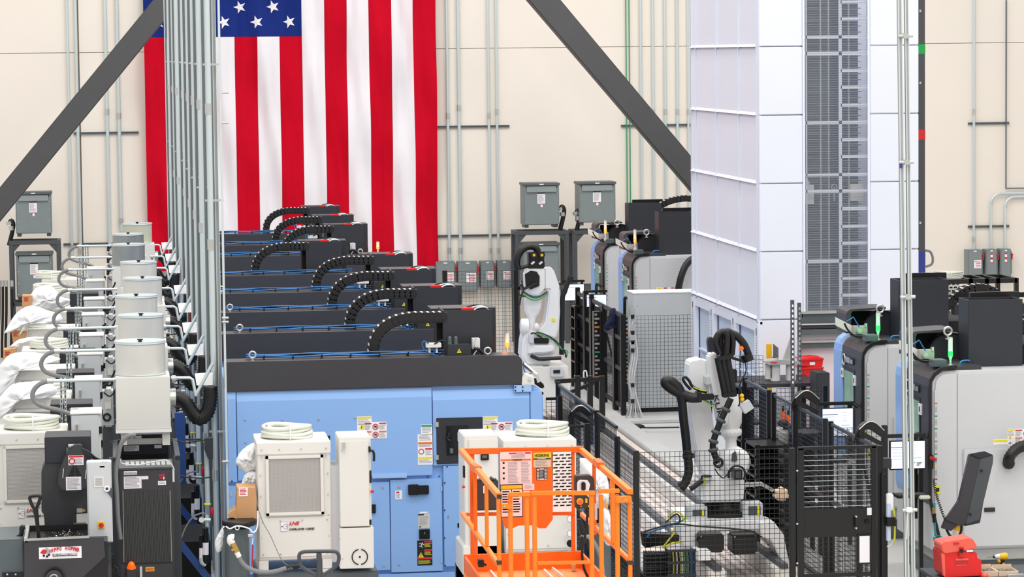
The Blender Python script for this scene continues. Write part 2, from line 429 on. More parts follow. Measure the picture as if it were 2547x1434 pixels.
# diagonal braces (chevron of square tube)
def brace(e0, e1, e2, e3, label):
    Y = 56.2; q = [P(a, b, Y) for a, b in (e0, e1, e2, e3)]; m = MB('brace_paint')
    m.prism([(p.x, p.z) for p in q], Y, Y+.35); solo(m, 'diagonal_brace', label, 'brace', 'diagonal steel braces', bev=.02)
def ext(a, b, t): return (a[0]+(b[0]-a[0])*t, a[1]+(b[1]-a[1])*t)
u0, u1, l0, l1 = (381, 0), (0, 465), (452, 0), (0, 552)
brace(ext(u1, u0, 1.5), ext(l1, l0, 1.45), ext(l0, l1, 1.6), ext(u0, u1, 1.6), 'dark grey square steel brace rising to the right across the flag corner')
u0, u1, l0, l1 = (1395, 0), (1722, 391), (1314, 0), (1722, 476)
brace(ext(l1, l0, 1.5), ext(u1, u0, 1.5), ext(u0, u1, 2.15), ext(l0, l1, 1.8), 'dark grey square steel brace descending to the right behind the white tower')
# transformers on stands
def transformer(px0, py0, px1, py1, Y, label, lower=False, sidepx=8):
    x0, x1, z0, z1 = rect(px0, py0, px1, py1, Y); w = x1-x0; h = z1-z0; D = .55
    t = thing('transformer', label, 'transformer', ((x0+x1)/2, Y+D/2, z0), 'grey dry transformers on steel stands')
    part(MB('box_grey').box(x0, x1, Y, Y+D, z0+.06, z1-.05), 'housing', t, bev=.008)
    part(MB('box_grey_dark').box(x0-.015, x1+.015, Y-.03, Y+D+.03, z1-.05, z1), 'lid', t, bev=.006)
    m = MB('black_matte').box(x0+.06*w, x1-.06*w, Y-.004, Y+.02, z1-.1*h-.02, z1-.055); part(m, 'vent_slot', t)
    m = MB('box_grey'); m.prism([(Y-.02, z1-.2*h), (Y-.045, z1-.2*h), (Y-.004, z1-.07*h), (Y+.01, z1-.07*h)], x0+.08*w, x1-.08*w, 'x'); part(m, 'hood', t)
    part(MB('box_grey').box(x0+.02, x1-.02, Y-.012, Y, z0+.07, z1-.2*h), 'front_cover', t, bev=.003)
    sc = MB('alu')
    for u in (.05, .95):
        for v in (.12, .35, .6, .78): sc.cyl((x0+w*u, Y-.02, z0+h*v), (x0+w*u, Y-.01, z0+h*v), .012, n=8)
    part(sc, 'screws', t, stuff=True)
    m = MB('paper').box(x0+w*.38, x0+w*.6, Y-.016, Y-.01, z1-h*.46, z1-h*.22); m.k = 'ink_black'; m.box(x0+w*.38, x0+w*.6, Y-.018, Y-.01, z1-h*.24, z1-h*.22)
    m.k = 'ink_grey'
    for i in range(9): m.box(x0+w*.4, x0+w*random.uniform(.5, .58), Y-.018, Y-.01, z1-h*(.27+i*.02), z1-h*(.262+i*.02))
    m.k = 'ink_red'; m.box(x0+w*.45, x0+w*.56, Y-.017, Y-.01, z1-h*.475, z1-h*.46); m.k = 'paper'; m.box(x0+w*.47, x0+w*.53, Y-.016, Y-.01, z1-h*.54, z1-h*.475)
    part(m, 'rating_label', t)
    m = MB('paper').box(x0+w*.44, x0+w*.56, Y-.034, Y-.02, z1-.035, z1-.015); part(m, 'name_plate', t)
    m = MB('box_grey_dark'); m.box(x0+.02, x0+.1, Y+.05, Y+D-.05, z0, z0+.06); m.box(x1-.1, x1-.02, Y+.05, Y+D-.05, z0, z0+.06); split(m, 'foot', t)
    return x0, x1, z0, z1
def stand(px0, px1, ptop, Y, shelf_py, label):
    x0, x1, _, zt = rect(px0, ptop, px1, ptop+10, Y); zs = P(px0, shelf_py, Y).z; D = .7
    t = thing('transformer_stand', label, 'stand', ((x0+x1)/2, Y+D/2, 0), 'steel stands for the transformers')
    for x in (x0+.04, x1-.04):
        for y in (Y+.04, Y+D-.04): part(MB('steel_frame').box(x-.04, x+.04, y-.04, y+.04, 0, zt-.08), 'leg', t, bev=.004)
    for z in (zt, zs):
        m = MB('steel_frame'); m.box(x0, x1, Y, Y+.06, z-.08, z); m.box(x0, x1, Y+D-.06, Y+D, z-.08, z); m.box(x0, x0+.06, Y+.06, Y+D-.06, z-.08, z); m.box(x1-.06, x1, Y+.06, Y+D-.06, z-.08, z)
        m.box(x0+.06, x1-.06, Y+.2, Y+.25, z-.03, z); m.box(x0+.06, x1-.06, Y+D-.25, Y+D-.2, z-.03, z)
        part(m, 'shelf_frame', t, bev=.004)
    m = MB('steel_frame')
    for x, s in ((x0+.08, 1), (x1-.08, -1)): m.prism([(x, zt-.08), (x+s*.14, zt-.08), (x, zt-.24)], Y+.02, Y+.06)
    split(m, 'gusset', t)
TY = 60.3
stand(22, 150, 598, TY, 752, 'dark steel stand at the far left holding two grey transformers')
transformer(39, 477, 128, 588, TY+.08, 'grey transformer on top of the far left stand')
transformer(41, 628, 131, 745, TY+.08, 'grey transformer on the lower shelf of the far left stand', True)
stand(1282, 1415, 574, TY, 712, 'dark steel stand behind the far robot holding two transformers')
transformer(1303, 455, 1391, 566, TY+.08, 'grey transformer on top of the stand behind the far robot')
transformer(1300, 604, 1392, 706, TY+.08, 'grey transformer on the lower shelf behind the far robot', True)
stand(1426, 1560, 572, TY, 712, 'dark steel stand partly hidden behind the right-hand lathes')
transformer(1440, 452, 1531, 560, TY+.08, 'grey transformer above the farthest right-hand lathe')
for i, (cx, cy) in enumerate(((1398, 535), (1437, 545), (28, 570))):
    m = MB('black_rubber'); Y = TY+.2
    m.tube(pts(Y, [(cx-6, cy+40), (cx-2, cy+25), (cx+2, cy+8), (cx+5, cy-12), (cx, cy-22), (cx-5, cy-14)]), .045, 10, 4)
    m.k = 'alu'; a = P(cx+1, cy+2, Y); m.cyl(a, a+Vector((0, 0, .08)), .06); a = P(cx-4, cy-12, Y); m.cyl(a, a+Vector((-.02, 0, .06)), .06)
    solo(m, 'flexible_whip', 'black flexible cable whip with bright fittings '+('right of the transformer behind the far robot', 'left of the transformer above the farthest lathe', 'left of the far left transformer')[i], 'cable', 'transformer cable whips')
for i in range(4):
    m = MB('black_rubber'); x = (-2, 7, 16, 30)[i]
    m.tube(pts(TY-.2, [(x, 700+i*6), (x, 780), (x-2, 850)])+[Vector((P(x-2, 866, TY-.2).x, TY-.2, 0))], .026, 10, 3); m.k = 'alu'; a = P(x, 712, TY-.2); m.cyl(a, a+Vector((0, 0, .12)), .032)
    solo(m, 'power_cable', 'thick black power cable at the far left edge, %s' % ('first', 'second', 'third', 'beside the stand leg')[i], 'cable', 'black power cables at the far left')
# disconnect switches on the wall
def switch(px0, py0, px1, py1, label, Y=WY-.28, st='square'):
    x0, x1, z0, z1 = rect(px0, py0, px1, py1, Y); w = x1-x0; h = z1-z0
    t = thing('disconnect_switch', label, 'electrical box', ((x0+x1)/2, Y+.13, z0), 'grey disconnect switches on the wall')
    part(MB('box_grey').box(x0, x1, Y, WY, z0, z1), 'enclosure', t, bev=.008)
    part(MB('box_grey').box(x0+.02, x1-.02, Y-.015, Y, z0+.02, z1-.015), 'door', t, bev=.004)
    m = MB('zinc_dark').box(x1, x1+.02, Y+.02, Y+.12, z0+.1*h, z1-.08*h); m.k = 'red_part'; m.bar((x1+.016, Y, z1-.38*h), (x1+.02, Y, z1-.16*h), .026); m.ball((x1+.02, Y, z1-.2*h), .026, 8, 6)
    part(m, 'red_handle', t)
    m = MB('paper')
    if st == 'square':
        m.box(x0+w*.42, x0+w*.92, Y-.02, Y-.012, z1-h*.68, z1-h*.38); m.k = 'ink_red'
        for i in range(4): m.box(x0+w*(.5+random.uniform(0, .1)), x0+w*.88, Y-.022, Y-.018, z1-h*(.64-i*.06), z1-h*(.62-i*.06))
        m.k = 'ink_grey'; m.box(x0+w*.46, x0+w*.6, Y-.022, Y-.018, z1-h*.45, z1-h*.41)
    else:
        for a in (.14, .32): m.k = 'ink_red'; m.box(x0+w*.4, x0+w*.6, Y-.02, Y-.012, z1-h*(a+.05), z1-h*a); m.k = 'paper'; m.box(x0+w*.4, x0+w*.6, Y-.02, Y-.012, z1-h*(a+.14), z1-h*(a+.05)); m.k = 'ink_red'; m.box(x0+w*.4, x0+w*.6, Y-.02, Y-.012, z1-h*(a+.16), z1-h*(a+.14))
    part(m, 'warning_label', t)
    part(MB('paper').box(x0+w*.4, x0+w*.6, Y-.02, Y-.012, z1-h*.07, z1-h*.03), 'name_plate', t)
for (a, b, c, d, n) in ((1084, 650, 1132, 722, 'first grey wall switch box right of the flag'), (1139, 650, 1188, 726, 'second grey wall switch box right of the flag'),
                        (1196, 649, 1230, 716, 'third grey wall switch box right of the flag'), (1237, 648, 1272, 716, 'fourth grey wall switch box, nearest the transformer stand')):
    switch(a, b, c, d, n)
switch(2407, 621, 2443, 688, 'leftmost of the three grey switch boxes at the right end')
switch(2452, 620, 2480, 688, 'middle one of the three grey switch boxes at the right end', st='bar')
switch(2488, 619, 2515, 688, 'rightmost of the three grey switch boxes at the right end', st='bar')
for px in (1213, 1254):
    m, x, z0, z1, r = conduit(px, 716, 790 if px == 1213 else 850, 5); solo(m, 'wall_drop_conduit', 'short conduit below the %s wall switch box right of the flag' % ('third' if px == 1213 else 'fourth'), 'conduit')
# ------------------------------------------------------------------ left row of lathes
YL = [31, 34.16, 37.0, 39.95, 43.15, 47.3, 50.1, 53.2]
def link_mesh():
    m = MB('chain_black'); m.box(-.034, .034, -.075, .075, -.05, .05)
    m.box(-.02, .048, -.078, -.05, -.056, .056); m.box(-.02, .048, .05, .078, -.056, .056)
    m.cyl((.02, -.086, 0), (.02, -.078, 0), .05, n=10); m.cyl((.02, -.089, 0), (.02, -.086, 0), .032, n=10)
    m.k = 'cabinet_grey'; m.box(-.026, -.002, -.08, .05, .052, .0585); return m.mesh('chain_link')
LINK = link_mesh()
def chain(parent, path, n, flipz=1):
    q = catmull([Vector(p) for p in path], 8); L = [0]
    for i in range(1, len(q)): L.append(L[-1]+(q[i]-q[i-1]).length)
    for k in range(n):
        d = L[-1]*(k+.5)/n; i = next(j for j in range(1, len(L)) if L[j] >= d); t = (d-L[i-1])/(L[i]-L[i-1]); p = q[i-1].lerp(q[i], t)
        tt = (q[i]-q[i-1]).normalized(); a = math.atan2(tt.z, tt.x)
        s = L[-1]/n/.066
        inst(LINK, 'chain_link', parent, Matrix.Translation(p) @ Matrix.Rotation(-a, 4, 'Y') @ Matrix.Diagonal((s, 1, flipz, 1)))
def eyebolt(parent, px, py, Y, r=.034):
    p = P(px, py, Y); m = MB('alu'); m.torus(p, r, r*.3, 'y', 16, 6); m.cyl(p-Vector((0, 0, r*1.9)), p-Vector((0, 0, r*.9)), r*.3); m.cyl(p-Vector((0, 0, r*2.0)), p-Vector((0, 0, r*1.75)), r*.75)
    return part(m, 'eyebolt', parent)
def warn_tri(parent, px, py, Y, w):
    p = P(px, py, Y); m = MB('ink_yellow'); m.prism([(p.x-w/2, p.z-w*.4), (p.x+w/2, p.z-w*.4), (p.x, p.z+w*.5)], Y-.004, Y)
    m.k = 'ink_black'; m.prism([(p.x-w*.05, p.z-w*.25), (p.x+w*.06, p.z-w*.0), (p.x-.0, p.z+w*.25), (p.x-w*.1, p.z-.0)], Y-.006, Y-.003)
    return part(m, 'warning_triangle', parent)
def make_lathe(lab, dx=0.0, dy=0.0):
    Y0 = 31; t = thing('lathe', lab, 'machine', (2.75, Y0+1.2, 0), 'blue lathes in the left row')
    part(MB('graphite').box(1.15, 4.3, Y0+.1, Y0+2.4, 0, .12), 'base', t)
    pr = [(1.12, .12), (4.40, .12), (4.40, 2.27)]+[(4.24+.16*math.cos(a), 2.29+.16*math.sin(a)) for a in (.3, .7, 1.1, PI/2)]+[(1.12, 2.455)]
    part(MB('blue_paint').prism(pr, Y0+.05, Y0+2.4), 'housing', t)
    bm = [(1.09, 2.45), (4.18, 2.45), (4.18, 2.68)]+[(4.10+.08*math.cos(a), 2.68+.075*math.sin(a)) for a in (.4, .8, 1.2, PI/2)]+[(1.09, 2.755)]
    part(MB('graphite').prism(bm, Y0-.01, Y0+.36), 'top_beam', t, bev=.006)
    part(MB('dark_paint').box(1.2, 4.1, Y0+.36, Y0+1.9, 2.455, 2.56), 'roof_deck', t)
    # cables along the beam
    for k, (key, dz, r) in enumerate((('blue_cable', .012, .009), ('blue_cable', .03, .007), ('black_rubber', .02, .013), ('black_rubber', .008, .01))):
        m = MB(key); l = []
        for i in range(15):
            x = 1.32+(3.38-1.32)*i/14; l.append((x, Y0+.18+.04*k+.012*math.sin(i*1.1+k), 2.772+dz+.006*math.sin(i*1.3+k*2)))
        m.tube(l, r, 6, 3); part(m, 'cable', t)
    m = MB('black_matte')
    for i in range(7): x = 1.5+i*.3; m.box(x, x+.01, Y0+.16, Y0+.34, 2.755, 2.80)
    part(m, 'cable_ties', t, stuff=True)
    eyebolt(t, 628, 882, Y0+.1); eyebolt(t, 1213, 872, Y0+.1)
    # column cover on its carriage
    m = MB('dark_paint'); x0, x1 = 3.395+dx, 3.915+dx
    m.box(x0, x1, Y0+.37, Y0+.39, 2.56, 3.205); m.box(x0, x0+.02, Y0+.39, Y0+.85, 2.56, 3.205); m.box(x1-.02, x1, Y0+.39, Y0+.85, 2.56, 3.19)
    part(m, 'column_cover', t, bev=.003)
    part(MB('black_matte').box(x0-.055, x0-.005, Y0+.5, Y0+.82, 2.56, 3.14), 'gap_dark_sheet', t)  # black sheet stands in for the dark of the gap beside the cover
    m = MB('dark_paint').box(x0+.03, x1+.1, Y0+.86, Y0+1.1, 2.56, 3.172); part(m, 'rear_cover', t, bev=.004)
    m = MB('graphite').box(x0-.07, x1+.105, Y0+.87, Y0+1.3, 3.174, 3.186); part(m, 'top_plate', t)
    m = MB('red_plastic').box(x0+.22, x0+.34, Y0+.45, Y0+.6, 3.16, 3.222); part(m, 'red_bracket', t, bev=.01)
    for k in range(3):
        m = MB('zinc' if k else 'black_rubber'); m.tube([(x1-.3+k*.04, Y0+.5, 3.16), (x1-.24+k*.05, Y0+.55, 3.225-.008*k), (x1-.12+k*.03, Y0+.6, 3.238-.012*k), (x1-.02, Y0+.62, 3.2)], .009, 6, 4); part(m, 'loose_cable', t)
    dv = Vector((dx, 0, 0))
    path = [p+dv for p in pts(Y0+.45, [(1112, 787), (1070, 788), (1020, 789), (978, 799), (948, 819), (932, 846), (927, 882)])]
    chain(t, path, 16, -1)
    # valve block, junction box, filter
    if dx == 0:
        Y = Y0+.12; m = MB('off_white').pbox(1060, 853, 1098, 864, Y, .08)
        for px in (1068, 1086): a = P(px, 862, Y+.04); m.cyl(a, a-Vector((0, 0, .06)), .014)
        part(m, 'valve_block', t, bev=.004)
        m = MB('blue_cable')
        m.tube(pts(Y, [(1066, 854), (1055, 848), (1050, 856), (1058, 872), (1080, 882), (1104, 884)]), .006, 6, 4); part(m, 'air_line', t)
        m = MB('blue_cable'); m.tube(pts(Y+.03, [(1090, 856), (1078, 880), (1100, 888), (1120, 880)]), .006, 6, 4); part(m, 'air_line', t)
        m = MB('black_rubber'); m.tube(pts(Y, [(1080, 855), (1100, 846), (1112, 856), (1104, 872), (1085, 890)]), .008, 6, 4); part(m, 'air_line', t)
        part(MB('dark_paint').pbox(1112, 857, 1172, 886, Y, .16), 'junction_box', t, bev=.008); warn_tri(t, 1142, 872, Y, .048)
        for px in (1119, 1134):
            a = P(px, 858, Y+.1); m = MB('slate'); m.cyl(a, a+Vector((0, 0, .03)), .024, .02); m.cyl(a+Vector((0, 0, .03)), a+Vector((0, 0, .07)), .02); m.ball(a+Vector((0, 0, .075)), .02, 8, 6); part(m, 'green_fitting', t)
        m = MB('off_white').pbox(1175, 841, 1194, 868, Y+.1, .1); m.k = 'blue_cable'; m.tube(pts(Y+.05, [(1184, 838), (1180, 855), (1186, 868), (1178, 882)]), .008, 6, 4); part(m, 'air_filter', t, bev=.003)
        m = MB('black_rubber'); m.tube(pts(Y+.05, [(1178, 866), (1192, 868), (1202, 880), (1215, 888)]), .016, 8, 3); part(m, 'hose_stub', t)
    return t
L1 = make_lathe('large blue lathe nearest the camera with black top beam and energy chain')
index_kids()
LN = ['blue lathe with dark top beam, %s in the left row' % s for s in ORD]
for k in (1, 2, 3, 5, 6, 7): dup(L1, (0, YL[k]-31, 0), LN[k])
t5 = make_lathe('blue lathe fifth in the left row, its column cover parked furthest left', -.665)
t5.location.y += YL[4]-31
# details only the nearest lathe shows
t = L1; Y = 31.0
for (a, b, c, d) in ((567, 968, 588, 1199), (590, 968, 1075, 1188), (1077, 968, 1318, 1154), (1320, 972, 1349, 1154), (567, 1203, 970, 1423), (972, 1191, 1100, 1421), (1104, 1157, 1171, 1407), (1173, 1157, 1349, 1425), (567, 1427, 1349, 1490)):
    x0, x1, z0, z1 = rect(a, b, c, d, Y)
    m = MB('blue_paint')
    if b == 968:
        m.prism([(Y, z0), (Y, z1-.1), (Y+.03, z1+.0), (Y+.05, z1), (Y+.05, z0)], x0, x1, 'x')
    else: m.box(x0, x1, Y, Y+.05, z0, z1)
    part(m, 'door_panel' if b in (1203, 1191) else 'side_panel', t, bev=.003)
# screws
m = MB('alu')
for px, py in ((610, 1042), (702, 1042), (793, 1041), (611, 1098), (883, 1037), (952, 1210), (992, 1209), (955, 1404), (993, 1402), (1115, 1283)): a = P(px, py, Y); m.cyl(a-Vector((0, .012, 0)), a, .011, n=8)
part(m, 'screws', t, stuff=True)
m = MB('black_matte')
for px, py in ((1064, 1185), (1092, 1184), (1106, 1200), (1106, 1268), (1106, 1337), (1107, 1406), (577, 1196), (602, 1196), (1112, 1160)): a = P(px, py, Y); m.cyl(a-Vector((0, .006, 0)), a, .008, n=8)
part(m, 'screw_holes', t, stuff=True)
m = MB('blue_light').pbox(926, 1179, 1012, 1188, Y-.03, .03); part(m, 'ledge', t)
# viewing window with fittings
part(MB('dark_paint').pbox(1086, 1038, 1201, 1152, Y-.012, .02), 'window_frame', t, bev=.004)
part(MB('dark_glass').pbox(1110, 1058, 1166, 1131, Y-.016, .01), 'window_pane', t)
m = MB('alu').pbox(1138, 1074, 1162, 1096, Y-.02, .004); m.k = 'zinc_dark'; a = P(1123, 1126, Y-.02); m.cyl(a, a+Vector((0, 0, .05)), .02); m.k = 'paper'; m.pbox(1147, 1078, 1155, 1092, Y-.022, .004); part(m, 'gauge', t)
m = MB('black_rubber'); m.tube(pts(Y-.03, [(1113, 1076), (1118, 1082), (1112, 1090), (1120, 1096)]), .016, 8, 3); part(m, 'window_latch', t)
m = MB('alu').pbox(1082, 1049, 1091, 1061, Y-.02, .02); m.pbox(1083, 1131, 1091, 1143, Y-.02, .02); split(m, 'hinge', t)
m = MB('zinc').pbox(1097, 1209, 1100, 1221, Y-.01, .01); m.pbox(1097, 1386, 1100, 1398, Y-.01, .01); m.pbox(573, 1224, 576, 1234, Y-.01, .01); split(m, 'hinge', t)
part(MB('black_matte').pbox(794, 1083, 821, 1093, Y-.006, .02), 'grip_slot', t, bev=.003)
m = MB('black_steel').pbox(1016, 1205, 1042, 1231, Y-.05, .05); m.pbox(1042, 1207, 1067, 1229, Y-.045, .045); part(m, 'plug_connector', t, bev=.006)
m = MB('black_matte').pbox(1138, 1300, 1150, 1311, Y-.004, .01); part(m, 'key_slot', t)
m = MB('black_steel')
for i in range(7): m.pbox(922, 1254+i*3.2, 935, 1256+i*3.2, Y-.02, .02)
part(m, 'vent_louvre', t, stuff=True)
m = MB('black_steel').pbox(1043, 1316, 1069, 1340, Y-.02, .02); a = P(1056, 1328, Y-.02); m.cyl(a, a-Vector((0, .02, 0)), .035, n=16); m.k = 'alu'; m.box(a.x-.003, a.x+.003, Y-.045, Y-.04, a.z+.005, a.z+.03); part(m, 'rotary_switch', t)
# stickers
def danger(parent, px0, py0, px1, py1, Y, mirror=False):
    """white multi-field warning sheet with red / orange bars and red rings"""
    d = decal(parent, px0, py0, px1, py1, Y, 'paper', [(.02, .04, .32, .12, 'ink_red'), (.66, .04, .98, .12, 'ink_red'), (.02, .54, .32, .62, 'ink_orange'), (.66, .54, .98, .62, 'ink_orange')]+lines(.03, .16, .3, .48, 5)+lines(.67, .16, .97, .48, 5)+lines(.03, .66, .3, .96, 5)+lines(.67, .66, .97, .96, 5))
    x0, x1, z0, z1 = rect(px0, py0, px1, py1, Y); m = MB('ink_red')
    for v in (.28, .76):
        c = ((x0+x1)/2, Y-.006, z1-(z1-z0)*v); m.torus(c, (z1-z0)*.16, .004, 'y', 18, 4); m.bar((c[0]-.02, Y-.006, c[2]+.02), (c[0]+.02, Y-.006, c[2]-.02), .004); m.k = 'ink_black'; m.box(c[0]-.012, c[0]+.012, Y-.007, Y-.004, c[2]-.008, c[2]+.01); m.k = 'ink_red'
    part(m, 'prohibition_ring', d.parent, stuff=True)
def handsheet(parent, px0, py0, px1, py1, Y):
    d = decal(parent, px0, py0, px1, py1, Y, 'paper', [(.02, .01, .98, .10, 'ink_yellow')]+lines(.05, .14, .95, .42, 4))
    x0, x1, z0, z1 = rect(px0, py0, px1, py1, Y); w = x1-x0; h = z1-z0; m = MB('ink_yellow'); c = (x0+w*.3, Y-.004, z1-h*.5)
    m.prism([(c[0]-w*.16, c[2]-h*.02), (c[0]+w*.02, c[2]+h*.09), (c[0]+w*.2, c[2]+h*.09), (c[0]+w*.2, c[2]-h*.07), (c[0]-.0, c[2]-h*.09)], Y-.006, Y-.003)
    m.k = 'ink_black'; m.bar((c[0], Y-.007, c[2]+h*.08), (c[0]+w*.02, Y-.007, c[2]-h*.08), w*.03)
    m.tube([(x0+w*.1, Y-.006, z1-h*.86), (x0+w*.22, Y-.006, z1-h*.85), (x0+w*.38, Y-.006, z1-h*.78), (x0+w*.46, Y-.006, z1-h*.8), (x0+w*.36, Y-.006, z1-h*.92)], w*.03, 6, 3)
    part(m, 'hand_pictogram', parent, stuff=True)
handsheet(t, 888, 1035, 925, 1088, Y); danger(t, 906, 1049, 962, 1090, Y-.001)
handsheet(t, 1201, 1035, 1238, 1088, Y); danger(t, 1220, 1049, 1275, 1090, Y-.001)
decal(t, 1047, 1055, 1075, 1080, Y, 'paper', [(.04, .04, .96, .22, 'ink_green')]+lines(.1, .3, .9, .9, 4))
decal(t, 1039, 1079, 1076, 1155, Y, 'paper', [(.03, .26, .97, .33, 'ink_orange'), (.5, .46, .97, .51, 'ink_red'), (.03, .74, .97, .8, 'ink_yellow')]+lines(.1, .04, .9, .22, 4)+lines(.08, .35, .92, .43, 2)+lines(.52, .54, .95, .7, 4)+lines(.08, .83, .92, .96, 3))
p = P(1048, 1122, Y); part(MB('ink_red').torus((p.x, Y-.005, p.z), .026, .004, 'y', 18, 4), 'prohibition_ring', t)
decal(t, 983, 1219, 1000, 1241, Y, 'paper', [(.15, .12, .6, .3, 'ink_red')]+lines(.15, .4, .8, .9, 4))
decal(t, 1040, 1276, 1069, 1313, Y, 'grey_paper', [(.0, .04, .5, .12, 'ink_black'), (.1, .84, .22, .93, 'ink_black')]+lines(.1, .2, .9, .8, 8))
decal(t, 1044, 1272, 1063, 1277, Y, 'paper')
decal(t, 1038, 1343, 1075, 1405, Y, 'ink_black', [(.46, .02, .98, .09, 'ink_red'), (.46, .35, .98, .42, 'ink_red'), (.02, .67, .98, .76, 'ink_red')]+lines(.48, .12, .96, .28, 4, 'yellow_cable')+lines(.48, .45, .96, .6, 4, 'yellow_cable')+lines(.05, .8, .95, .95, 4, 'yellow_cable'))
p = P(1047, 1379, Y); m = MB('ink_yellow').prism([(p.x-.03, p.z-.028), (p.x+.03, p.z-.028), (p.x, p.z+.03)], Y-.006, Y-.003); m.k = 'ink_black'; m.bar((p.x+.004, Y-.007, p.z+.015), (p.x-.004, Y-.007, p.z-.018), .005); part(m, 'warning_triangle', t)
p = P(1050, 1354, Y); m = MB('paper'); m.ball((p.x+.002, Y-.006, p.z+.02), (.006, .002, .006), 8, 6)
for a, b in (((0, .014), (-.012, -.012)), ((-.004, .012), (-.03, .014)), ((.002, .012), (.018, .0)), ((-.01, -.01), (-.03, -.016)), ((-.008, -.008), (0, -.03))): m.bar((p.x+a[0], Y-.006, p.z+a[1]), (p.x+b[0], Y-.006, p.z+b[1]), .006)
part(m, 'falling_figure', t, stuff=True)
# right shoulder bracket of the nearest lathe
m = MB('off_white'); m.ppoly([(1298, 957), (1299, 937), (1306, 930), (1328, 936), (1330, 957)], Y-.02, .25); a = P(1318, 941, Y-.02); m.k = 'zinc'; m.cyl(a, a-Vector((0, .02, 0)), .02)
part(m, 'corner_bracket', t, bev=.004)
m = MB('blue_light').pbox(1279, 957, 1322, 974, Y-.02, .02); part(m, 'bolted_plate', t); m = MB('ink_black')
for px in (1282, 1300):
    for py in (962, 971): a = P(px, py, Y-.02); m.cyl(a-Vector((0, .006, 0)), a, .009, n=8)
part(m, 'plate_bolts', t, stuff=True)
m = MB('alu'); m.bar(P(1303, 905, Y+.4), P(1335, 932, Y+.1), .03); m.bar(P(1335, 930, Y+.1), P(1340, 950, Y+.1), .03); part(m, 'rail_arm', t)
m = MB('blue_cable'); m.tube(pts(Y+.2, [(1302, 900), (1304, 922), (1312, 930), (1322, 928)]), .006, 6, 3); part(m, 'air_line', t)
def tower_light(px, py0, py1, Y, key, label, pw=8):
    a = P(px, py1, Y); b = P(px, py0, Y); h = b.z-a.z; r = .026
    t = thing('signal_light', label, 'signal light', a, 'signal towers on the machines')
    part(MB('zinc').cyl(a, a+Vector((0, 0, h*.12)), .03, n=12), 'base', t)
    part(MB('zinc').tube([a+Vector((0, 0, h*.1)), a+Vector((0, 0, h*.28)), a+Vector((0, 0, h*.4))], [.012, .014, r], 12), 'stem', t)
    part(MB(key).cyl(a+Vector((0, 0, h*.4)), a+Vector((0, 0, h*.56)), r, n=14), 'lit_segment', t)
    part(MB('lens_clear').cyl(a+Vector((0, 0, h*.56)), a+Vector((0, 0, h*.97)), r, n=14), 'clear_segment', t)
    part(MB('alu').cyl(a+Vector((0, 0, h*.97)), b, r*.95, n=14), 'cap', t)
    l = bpy.data.lights.new('signal_glow', 'POINT'); l.energy = .9; l.color = (0.05, 1, .2) if key == 'lamp_green' else (1, .3, .03); l.shadow_soft_size = .03
    o = bpy.data.objects.new('signal_glow', l); COL.objects.link(o); o.location = a+Vector((-.04, -.09, h*.48))
tower_light(1262, 826, 884, 31.9, 'lamp_orange', 'orange lit signal light behind the nearest blue lathe, beside the far robot')
tower_light(940, 600, 630, 47.9, 'lamp_orange', 'small orange signal light in front of the flag')
